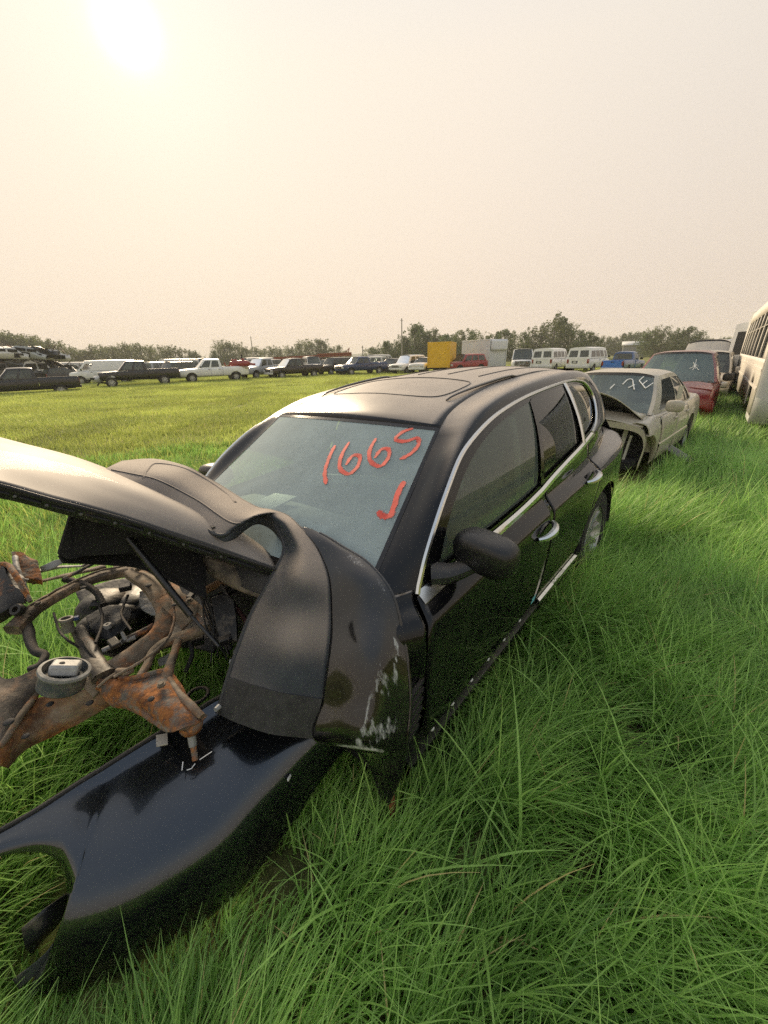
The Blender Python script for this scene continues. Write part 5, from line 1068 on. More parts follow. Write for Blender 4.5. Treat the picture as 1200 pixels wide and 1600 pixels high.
# ring beam
bar('cross_beam', [(-1.495,1.347,0.74), (-1.493,1.449,0.76), (-1.454,1.564,0.77), (-1.379,1.691,0.775), (-1.275,1.771,0.765)], [.034, .030, .027, .027, .034], ST, flat=.7, sq=.8)
bar('side_beam', [(-1.275,1.771,0.765), (-1.078,1.628,0.745), (-0.979,1.512,0.69), (-0.966,1.413,0.65), (-1.021,1.34,0.62), (-1.088,1.25,0.6), (-1.134,1.181,0.58)], [.032, .038, .038, .037, .036, .038, .044], TAN, flat=.62, sq=.8)
bar('rear_beam', [(-1.161,1.702,0.755), (-0.989,1.621,0.73), (-0.854,1.541,0.71), (-0.787,1.485,0.69)], [.034, .036, .034, .02], TAN, flat=.6, sq=.8)
plate('beam_web', [[(-1.313,1.869,0.775), (-1.11,1.751,0.75), (-0.836,1.55,0.72)], [(-1.199,1.713,0.75), (-0.99,1.552,0.73), (-0.827,1.472,0.7)], [(-1.051,1.57,0.73), (-0.919,1.463,0.7), (-0.861,1.413,0.67)]], TAN, .014)
plate('hooked_end', [[(-0.908,1.609,0.735), (-0.836,1.553,0.725), (-0.81,1.524,0.71)], [(-0.858,1.516,0.71), (-0.808,1.5,0.7), (-0.775,1.484,0.69)], [(-0.798,1.44,0.68), (-0.765,1.425,0.68), (-0.75,1.442,0.68)]], RU, .012)
plate('tower_bracket', [[(-1.447,1.903,0.81), (-1.421,1.957,0.835), (-1.367,1.933,0.83)], [(-1.404,1.846,0.79), (-1.359,1.873,0.8), (-1.281,1.86,0.79)], [(-1.329,1.764,0.76), (-1.282,1.78,0.76), (-1.169,1.724,0.76)]], TAN, .03)
# big front plate
plate('front_plate', [[(-1.593,1.28,0.72), (-1.411,1.171,0.66), (-1.347,1.17,0.665), (-1.306,1.215,0.67)], [(-1.431,1.083,0.66), (-1.338,1.072,0.645), (-1.297,1.121,0.64), (-1.27,1.156,0.64)], [(-1.336,0.949,0.58), (-1.268,0.962,0.575), (-1.269,1.03,0.59), (-1.279,1.126,0.61)]], ST, .012, 30, 30)
plate('front_web', [[(-1.269,0.936,0.565), (-1.263,1.022,0.59), (-1.267,1.117,0.61), (-1.164,1.147,0.6), (-1.079,1.216,0.6)], [(-1.266,0.937,0.52), (-1.266,1.01,0.53), (-1.222,1.073,0.53), (-1.152,1.134,0.53), (-1.06,1.187,0.54)], [(-1.296,0.972,0.46), (-1.285,1.03,0.47), (-1.228,1.084,0.47), (-1.164,1.143,0.47), (-1.075,1.195,0.5)]], mat('brown_rust', (.10, .05, .026), rough=.85, rust=.55, rustscale=6, mud=.4, bump=.8, bscale=50), .014, 20, 36)
bar('plate_flange', [(-1.256,0.951,0.58), (-1.254,1.01,0.6), (-1.263,1.073,0.612), ((-1.269,1.121,0.615)), (-1.295,1.182,0.64)], [.010, .010, .010, .012, .010], TAN)
# rubber engine mount
mc = np.array((-1.136,1.131,0.72)); tilt = Matrix.Rotation(.35, 3, 'Y') @ Matrix.Rotation(-.25, 3, 'X')
mt = LB(ORG_S).lathe([(.0, -.06), (.066, -.06), (.070, -.055), (.070, .0), (.074, .004), (.074, .012), (.066, .014), (.064, .004), (.055, -.01), (.0, -.01)], mc, 'Z', 36, rot=tilt).build('engine_mount', mat('mount_rubber', (.05, .062, .068), rough=.6, var=.3, mud=.35, bump=.4), sub)
LB(ORG_S).lathe([(.066, .015), (.076, .012), (.078, .004), (.074, -.004)], mc, 'Z', 36, rot=tilt).build('mount_ring', GREYC, mt)
bx = LB(ORG_S); bx.box(mc + np.array((.004, .004, .012)), (.085, .062, .04), rz=.35, ry=.35, rx=-.25); bx.build('mount_block', mat('mount_alloy', (.42, .42, .41), rough=.5, var=.25, vscale=25, bump=.3), mt, bevel=.008)
LB(ORG_S).ellip(mc + np.array((.0, -.002, .034)), (.012, .012, .006), 10, 6).build('mount_hole', DARK, mt)
# lower wishbone: two forked legs meeting at the ball joint
wb = plate('wishbone', [[(-1.121,1.224,0.6), (-1.016,1.196,0.605), (-0.922,1.198,0.6), (-0.884,1.242,0.6), (-0.851,1.255,0.6)], [(-1.072,1.18,0.585), (-0.973,1.162,0.6), (-0.871,1.152,0.6), (-0.806,1.144,0.6), (-0.793,1.19,0.585)], [(-1.023,1.148,0.56), (-0.914,1.132,0.58), (-0.813,1.091,0.595), (-0.747,1.082,0.59), (-0.739,1.134,0.565)], [(-0.956,1.148,0.54), (-0.842,1.097,0.56), (-0.767,1.053,0.575), (-0.704,1.051,0.575), (-0.687,1.096,0.555)], [(-0.779,1.057,0.53), (-0.738,1.028,0.55), (-0.694,1.013,0.56), (-0.667,1.036,0.55), (-0.66,1.085,0.53)]], RU, .035, 30, 30)
bar('arm_leg', [(-0.946,1.2,0.605), (-0.942,1.257,0.62), (-0.946,1.327,0.635), (-0.917,1.368,0.645), (-0.864,1.392,0.65), (-0.804,1.43,0.655), (-0.762,1.465,0.66)], [.014, .014, .013, .014, .018, .022, .02], TAN, parent=wb, sq=.8)
bar('arm_leg', [(-0.842,1.208,0.6), (-0.847,1.247,0.62), (-0.854,1.308,0.635), (-0.863,1.368,0.65)], [.02, .014, .013, .014], TAN, parent=wb, sq=.8)
bar('arm_rim', [(-1.085,1.178,0.6), (-1.017,1.164,0.575), (-0.924,1.127,0.555), (-0.847,1.084,0.55), (-0.786,1.048,0.54)], [.008, .012, .014, .014, .012], RU, parent=wb)
bj = np.array((-0.692,1.051,0.545))
b_ = LB(ORG_S).lathe([(.0, .028), (.026, .026), (.038, .012), (.040, -.004), (.036, -.016), (.0, -.02)], bj, 'Z', 24, rot=Matrix.Rotation(.25, 3, 'X')).build('ball_joint', mat('grey_rust', (.16, .13, .105), rough=.75, rust=.7, rustscale=22, bump=.6), sub)
LB(ORG_S).lathe([(.032, -.02), (.024, -.022), (.020, -.034), (.016, -.05), (.013, -.052)], bj, 'Z', 16, rot=Matrix.Rotation(.15, 3, 'Y')).build('boot', RUBBER, b_)
LB(ORG_S).tube([(-0.695,1.043,0.5), (-0.687,1.026,0.472)], [.014, .013], 10).build('stud_taper', GREYC, b_)
LB(ORG_S).tube([(-0.687,1.026,0.472), (-0.676,1.001,0.435)], [.0105, .0095], 10).build('stud', RU, b_)
# far arm with bushing
fa = bar('far_arm', [(-0.829,1.613,0.74), (-0.751,1.639,0.77), (-0.661,1.646,0.79), (-0.587,1.643,0.8)], [.020, .022, .024, .022], mat('orange_tan', (.26, .145, .065), rough=.8, rust=.5, rustscale=9, mud=.4, bump=.6), flat=.7, sq=.8)
fb = np.array((-0.55,1.612,0.8)); rr = Matrix.Rotation(.5, 3, 'X') @ Matrix.Rotation(.3, 3, 'Y')
LB(ORG_S).lathe([(.012, -.02), (.03, -.02), (.034, -.014), (.034, .014), (.030, .02), (.016, .022), (.012, .018), (.012, -.02)], fb, 'Z', 24, rot=rr).build('bushing', mat('tan_bush', (.32, .22, .13), rough=.7, mud=.4), fa)
bar('far_arm_lower', [(-0.799,1.578,0.7), (-0.717,1.624,0.73), (-0.618,1.637,0.76)], [.014, .016, .012], STD, sq=.8)
# upper left: strap arms, fork and grey bracket
bar('strap_arm', [(-1.655,1.6,0.83), (-1.634,1.686,0.82), ((-1.566,1.735,0.815)), (-1.473,1.746,0.81)], [.022, .012, .010, .008], GREYC, flat=.5, sq=.8)
bar('strap_arm', [(-1.609,1.609,0.8), (-1.543,1.657,0.8), (-1.469,1.701,0.8), (-1.383,1.777,0.79)], [.008, .012, .014, .018], ST, flat=.5, sq=.8)
plate('fork_arm', [[(-1.75,1.714,0.9), (-1.71,1.722,0.895), (-1.634,1.682,0.88)], [(-1.692,1.654,0.87), (-1.636,1.648,0.865), (-1.588,1.649,0.85)], [(-1.613,1.576,0.84), (-1.575,1.579,0.83), (-1.535,1.583,0.82)]], RU, .03)
bar('fork_end', [(-1.704,1.676,0.905), (-1.638,1.597,0.88), (-1.597,1.563,0.85), (-1.579,1.568,0.84)], [.011, .012, .012, .008], GREYC)
plate('grey_bracket', [[(-1.847,1.591,0.89), (-1.751,1.614,0.9), (-1.68,1.598,0.9), (-1.586,1.529,0.87)], [(-1.74,1.458,0.84), (-1.651,1.478,0.84), (-1.572,1.475,0.83), (-1.51,1.469,0.82)], [(-1.652,1.341,0.78), (-1.566,1.358,0.78), (-1.532,1.394,0.79), (-1.514,1.451,0.8)]], STD, .05)
bar('bracket_rim', [(-1.742,1.578,0.91), (-1.666,1.582,0.915), (-1.569,1.514,0.9), (-1.485,1.446,0.84), (-1.461,1.428,0.82)], [.010, .012, .012, .012, .008], RU)
ep = np.array((-1.482,1.385,0.81)); LB(ORG_S).lathe([(.010, -.012), (.024, -.012), (.026, .0), (.022, .014), (.012, .014), (.010, -.012)], ep, 'Z', 20, rot=Matrix.Rotation(.8, 3, 'X')).build('eye', STD, sub)
# gearbox lump, bracket and heat shield inside the ring
g = LB(ORG_S); g.ellip((-1.363,1.732,0.52), (.16, .15, .10), 18, 12, e=.6, rot=Matrix.Rotation(.6, 3, 'Z')); g.ellip((-1.295,1.798,0.55), (.09, .12, .08), 14, 10, e=.6); g.build('gearbox_casing', mat('oily_black', (.010, .011, .012), rough=.42, mud=.12, bump=.7, bscale=25), sub)
plate('black_bracket', [[(-1.378,1.566,0.64), (-1.304,1.62,0.66), (-1.189,1.604,0.66)], [(-1.296,1.483,0.63), (-1.202,1.491,0.655), ((-1.165,1.557,0.65))], [(-1.258,1.454,0.6), (-1.185,1.435,0.62), (-1.152,1.477,0.63)]], mat('black_cast', (.016, .018, .02), rough=.45, mud=.15, bump=.6), .016)
LB(ORG_S).lathe([(.006, .006), (.014, .006), (.018, 0), (.018, -.01)], (-1.202,1.455,0.675), 'Z', 16).build('bolt_head', GREYC, sub)
plate('heat_shield', [[(-1.205,1.71,0.68), (-1.176,1.738,0.68), ((-1.131,1.701,0.68))], [(-1.165,1.632,0.64), (-1.128,1.649,0.645), (-1.084,1.629,0.64)], [(-1.096,1.596,0.62), (-1.075,1.595,0.62), (-1.052,1.58,0.62)]], mat('heat_shield', (.34, .33, .31), rough=.45, var=.3, vscale=40, bump=.9, bscale=60), .006)
bar('threaded_rod', [(-1.166,1.345,0.63), (-1.12,1.381,0.635), (-1.068,1.417,0.64)], .011, GREYC, n=8); bar('rod_body', [(-1.112,1.388,0.635), (-1.02,1.476,0.65)], [.014, .014], STD)
bar('rod_tab', [(-1.095,1.394,0.64), (-1.121,1.417,0.665)], [.010, .006], GREYC)
bar('brown_stay', [(-1.351,1.472,0.64), (-1.261,1.388,0.62), (-1.156,1.283,0.61), (-1.079,1.216,0.6)], [.026, .03, .034, .04], STD, sq=.8)
fn = LB(ORG_S).lathe([(.018, .03), (.026, .03), (.027, .02), (.022, .012), (.024, -.03), (.0, -.035)], (-1.351,1.432,0.7), 'Z', 20, rot=Matrix.Rotation(-.15, 3, 'X')).build('filler_neck', mat('grey_plastic_neck', (.20, .19, .165), rough=.6), sub)
LB(ORG_S).box((-1.325,1.455,0.715), (.022, .02, .016), rz=.4).build('blue_cap', mat('blue_cap', (.03, .06, .16), rough=.5), fn, bevel=.004)
bar('coolant_hose', [(-1.544,1.457,0.74), (-1.46,1.372,0.72), (-1.411,1.316,0.7), (-1.364,1.278,0.69), (-1.324,1.266,0.68), (-1.312,1.222,0.67), (-1.347,1.214,0.66)], [.022, .022, .02, .017, .017, .015, .013], RUBBER)
bar('wiring', [(-1.387,1.43,0.76), (-1.331,1.367,0.72), ((-1.277,1.33,0.7)), (-1.241,1.331,0.66)], .005, RUBBER)
bar('wiring', [(-1.264,1.38,0.66), (-1.184,1.311,0.65), (-1.149,1.285,0.64)], .005, RUBBER)
bar('bolt_cluster', [(-1.035,1.229,0.63), (-0.994,1.215,0.635), (-0.976,1.233,0.63)], [.010, .016, .010], ST)
bar('seam_weld', [(-1.069,1.162,0.615), (-1.052,1.189,0.625), (-1.025,1.225,0.63)], .005, TAN)
bar('torn_stay', [(-0.733,1.593,0.74), (-0.687,1.548,0.7), (-0.626,1.492,0.66), (-0.585,1.44,0.64)], [.010, .012, .010, .008], mat('dark_red_stay', (.09, .035, .028), rough=.7, mud=.3)); bar('dangling_hose', [(-0.766,1.552,0.75), (-0.736,1.525,0.7), (-0.706,1.463,0.66), (-0.722,1.429,0.62), (-0.752,1.417,0.58)], .020, RUBBER)
plate('mesh_screen', [[(-0.977,1.381,0.55), (-0.941,1.4,0.56), (-0.914,1.421,0.565)], [(-0.959,1.357,0.53), (-0.933,1.373,0.535), (-0.922,1.398,0.54)]], mat('mesh_grey', (.25, .25, .24), rough=.5), .004, 8, 8)
for k, (px) in enumerate((((-0.663,1.422,0.6)), ((-0.638,1.373,0.58)), ((-0.64,1.327,0.57)))): LB(ORG_S).ellip(px, (.012, .012, .016), 8, 6).build('loose_bolt', GREYC, sub)
g = LB(ORG_S); g.tube([tuple(np.array((-0.874,1.429,0.3)) + np.array((.045 * math.cos(a), .045 * math.sin(a), 0))) for a in np.linspace(0, 2 * math.pi, 21)], .008, 8)
tag(g.build('rubber_ring', RUBBER), 'black rubber ring in the grass below the rusty wishbone', 'ring').location = tuple(ORG_S)
# crossed dark stays behind, and the pale sheet at the far side
bar('dark_stay', [(-1.326,1.465,0.9), (-1.245,1.554,0.93), (-1.204,1.622,0.95)], .012, STD, flat=.5); bar('dark_stay', [(-1.36,1.612,0.88), (-1.304,1.676,0.9), ((-1.238,1.698,0.92))], .010, STD, flat=.5)
plate('pale_sheet', [[(-1.626,1.693,0.84), (-1.589,1.736,0.85), (-1.56,1.754,0.85)], [(-1.615,1.685,0.82), (-1.571,1.705,0.825), (-1.56,1.746,0.83)]], mat('pale_sheet', (.40, .40, .38), rough=.5), .004, 6, 6)
SHORT += [(.12, 1.32, .24, .3), (.35, 1.58, .2, .5), (.6, 1.88, .2, .5), (-1.0, .66, .34, .25), (-.42, .60, .26, .62), (-.75, .50, .26, .62), (-.55, .90, .34, .4), (-.85, .80, .32, .3), (-.2, 1.2, .3, .35), (-.95, 1.3, .7, .45)]

# holes, bolts and welds on the subframe
for p, r_ in (((-1.356,1.577,0.792), .012), ((-1.084,1.608,0.775), .014), ((-0.915,1.487,0.748), .012), ((-1.253,1.002,0.632), .016), ((-1.163,1.065,0.64), .012), ((-1.212,0.996,0.575), .012), ((-1.089,1.13,0.575), .013), ((-0.831,1.088,0.628), .012)): LB(ORG_S).ellip(p, (r_, r_, r_ * .5), 12, 6).build('hole', DARK, sub)
for p in ((-1.189,1.717,0.8), (-0.857,1.508,0.755), (-1.34,1.775,0.815), (-1.445,1.439,0.8), (-0.823,1.146,0.635)): LB(ORG_S).lathe([(0, .010), (.009, .010), (.010, .004), (.015, .003), (.015, -.004)], p, 'Z', 8).build('bolt_head', ST, sub)

bar('arm_rim', [(-0.827,1.201,0.612), (-0.761,1.136,0.6), (-0.694,1.086,0.59), (-0.648,1.055,0.575)], [.010, .012, .014, .012], TAN, parent=wb)
bar('arm_rim', [(-1.01,1.197,0.622), (-0.94,1.198,0.625), (-0.881,1.225,0.622), (-0.849,1.24,0.62)], [.008, .010, .010, .008], RU, parent=wb)
# dark mass behind the ring: bell housing, tray and hanging liner
plate('engine_tray', [[(-1.792,2.023,0.5), (-1.607,2.158,0.5), (-1.272,2.1,0.48), (-0.908,1.883,0.46)], [(-1.633,1.855,0.44), (-1.436,1.905,0.44), (-1.153,1.862,0.42), (-0.858,1.765,0.4)], [(-1.434,1.615,0.4), (-1.215,1.562,0.4), (-1.088,1.673,0.38), (-0.868,1.641,0.36)]], mat('oily_tray', (.012, .012, .012), rough=.6, mud=.25, bump=.8), .012)
g = RB(ORG_S); g.ellip((-1.418,1.732,0.56), (.11, .12, .10), 18, 12, e=.7); g.ellip((-1.36,1.566,0.55), (.07, .08, .09), 14, 10, e=.7); g.build('bell_housing', mat('cast_black', (.020, .022, .024), rough=.5, mud=.25, bump=.8, bscale=30), sub)
for k, (a_, b_, c_, r_) in enumerate((((-1.351,1.627,0.72), (-1.239,1.481,0.68), (-1.191,1.357,0.66), .007), ((-1.222,1.651,0.7), (-1.171,1.511,0.69), (-1.082,1.422,0.67), .006), ((-0.869,1.426,0.66), (-0.824,1.38,0.58), (-0.843,1.334,0.52), .008), ((-1.017,1.653,0.78), (-0.938,1.55,0.74), (-0.868,1.483,0.7), .006), ((-0.76,1.479,0.7), (-0.684,1.418,0.66), (-0.655,1.369,0.6), .010), ((-0.743,1.583,0.78), (-0.688,1.513,0.74), (-0.696,1.453,0.7), .009))): bar('wiring' if r_ < .008 else 'rubber_hose', [a_, b_, c_], r_, RUBBER, n=8, samples=20)
plate('hose_bracket', [[(-0.762,1.511,0.76), (-0.721,1.534,0.76), (-0.662,1.507,0.75)], [(-0.73,1.441,0.71), (-0.688,1.452,0.71), (-0.635,1.437,0.7)], [(-0.687,1.369,0.65), (-0.652,1.368,0.65), (-0.616,1.367,0.64)]], mat('black_bracket', (.016, .015, .014), rough=.6, mud=.3, bump=.5), .02)
plate('hanging_liner', [[(-1.164,1.298,1.09), (-1.16,1.477,1.05), (-1.053,1.562,1), (-0.794,1.608,0.92)], [(-1.154,1.296,1.06), (-1.136,1.415,0.99), (-1.028,1.486,0.93), (-0.75,1.444,0.8)]], mat('liner_felt', (.009, .009, .010), rough=.9), .01)

bar('seam_weld', [(-1.259,1.785,0.8), (-1.048,1.646,0.785), (-0.904,1.458,0.735), (-0.88,1.335,0.69), (-0.936,1.254,0.66), (-1.017,1.185,0.64)], .0055, ST, n=8)
bar('seam_weld', [(-1.47,1.431,0.8), (-1.444,1.563,0.8), (-1.371,1.693,0.805), (-1.275,1.76,0.8)], .005, ST, n=8)
bar('ribbed_hose', [(-1.05,1.512,0.6), (-0.978,1.481,0.57), (-0.897,1.48,0.55), (-0.83,1.5,0.55)], [.018 + .004 * (k % 2) for k in range(40)], RUBBER, samples=40)
bar('ribbed_hose', [(-1.488,1.643,0.8), (-1.403,1.632,0.78), (-1.329,1.605,0.75), (-1.276,1.56,0.71)], [.013 + .003 * (k % 2) for k in range(36)], RUBBER, samples=36)
for p, d_, rz_ in (((-1.226,1.655,0.74), (.05, .03, .028), .4), ((-1.105,1.341,0.67), (.035, .05, .022), .9), ((-0.863,1.549,0.755), (.03, .045, .02), -.3), ((-0.665,1.362,0.655), (.05, .03, .03), .5), ((-1.324,1.577,0.7), (.04, .04, .03), .2)): LB(ORG_S).box(p, d_, rz=rz_, rx=.2).build('connector', mat('connector_black', (.014, .014, .015), rough=.45), sub, bevel=.004)
for k in range(7): bar('wiring', [(-0.882,1.612,0.8), (np.array((-0.796,1.513,0.76)) + (.012 * math.sin(k * 2.), .01 * math.cos(k * 1.3), .006 * k)), (np.array((-0.742,1.438,0.68)) + (.02 * math.sin(k * 1.7), .02 * math.cos(k), 0)), (np.array((-0.696,1.371,0.6)) + (.04 * math.sin(k * 1.1), .03 * math.cos(k * 2.3), -.01 * k))], .0035, RUBBER, n=6, samples=20)
plate('torn_shield', [[(-1.019,1.716,0.83), (-0.926,1.667,0.82), (-0.819,1.592,0.81)], [(-0.967,1.633,0.79), (-0.876,1.589,0.78), (-0.798,1.548,0.77)], [(-0.917,1.57,0.76), (-0.84,1.523,0.745), (-0.79,1.484,0.73)]], mat('torn_grey', (.11, .105, .10), rough=.5, mud=.45, bump=.8), .005)
# ------------------------------------------------------------------ trees, poles, far buildings
LEAF = leaf_mat('tree_leaves', (.04, .07, .022), (.145, .20, .055), (.19, .21, .06), tl=.35, rough=.55)
LEAF_P = leaf_mat('tree_leaves_pale', (.07, .095, .035), (.20, .23, .085), (.2, .2, .08), tl=.4, rough=.55)
BARK = mat('bark', (.10, .085, .065), rough=.9, bump=.6, bscale=12)
def crown_mesh(name, m, seed, n, sparse):
    r2 = np.random.RandomState(seed); lumps = []
    for k in range(26):
        t = r2.uniform(.06, .94); w = .30 * math.sin(math.pi * min(1, .18 + t * .86)) ** .8; a = r2.uniform(0, 6.28); q = r2.uniform(.2, 1.) * w
        lumps.append((q * math.cos(a), q * math.sin(a), t, r2.uniform(.05, .12) * (1.25 - .6 * t)))
    for k in range(9): lumps.append((r2.uniform(-.2, .2), r2.uniform(-.2, .2), r2.uniform(.74, 1.0), r2.uniform(.025, .05)))
    L_ = np.array(lumps); pk = r2.choice(len(L_), n, p=L_[:, 3] ** 2 / (L_[:, 3] ** 2).sum()); d = r2.normal(size=(n, 3)); d /= np.linalg.norm(d, axis=1)[:, None]
    rad = L_[pk, 3] * r2.uniform(.25, 1.18, n) ** (.5 if not sparse else .9); c = L_[pk, :3] + d * rad[:, None] * [1, 1, 1.6]
    c = c[(c[:, 2] > .02)]; n = len(c); sz = r2.uniform(.010, .024, n)[:, None]
    u = r2.normal(size=(n, 3)); u /= np.linalg.norm(u, axis=1)[:, None]; v = np.cross(u, r2.normal(size=(n, 3))); v /= np.linalg.norm(v, axis=1)[:, None]
    V = np.stack([c - u * sz, c + v * sz * .7, c + u * sz, c - v * sz * .7], 1).reshape(-1, 3)
    me = bpy.data.meshes.new(name); me.from_pydata([tuple(p) for p in V], [], [(4 * i, 4 * i + 1, 4 * i + 2, 4 * i + 3) for i in range(n)]); me.materials.append(m)
    at = me.attributes.new('shade', 'FLOAT', 'POINT'); at.data.foreach_set('value', np.repeat(r2.uniform(0, .95, n), 4)); me.update(); return me
CROWNS = {k: [crown_mesh('crown', m, 200 + 10 * q + j, n, sp) for j in range(5)] for q, (k, m, n, sp) in enumerate((('dense', LEAF, 2600, False), ('loose', LEAF_P, 1900, True)))}
tm = MB(); tm.tube([(0, 0, -.01), (.005, 0, .25), (-.005, .008, .6), (0, 0, .92)], [.018, .014, .008, .003], 7)
for (z, dx, dy, dz) in ((.22, .16, .05, .22), (.34, -.15, .08, .2), (.45, .06, -.15, .2), (.55, -.10, -.08, .16)): tm.tube([(0, 0, z), (dx * .6, dy * .6, z + dz * .5), (dx, dy, z + dz)], [.007, .005, .002], 5)
TRUNK = tm.mesh('trunk', BARK)
NUM = 'first second third fourth fifth sixth seventh eighth ninth tenth eleventh twelfth thirteenth fourteenth fifteenth sixteenth seventeenth eighteenth nineteenth twentieth twenty-first twenty-second twenty-third twenty-fourth'.split()
TREE_LABEL = dict(dark=('dark tree, %s from the left in the clump behind the yellow box', 'trees behind the yellow box'), centre=('leafy tree, %s from the left in the line behind the white vans', 'trees behind the white vans'), right=('dark tree, %s from the left in the round grove right of the vans', 'trees of the round grove at right'))
rs = random.Random(5); WOOD = {}; cnt = {}
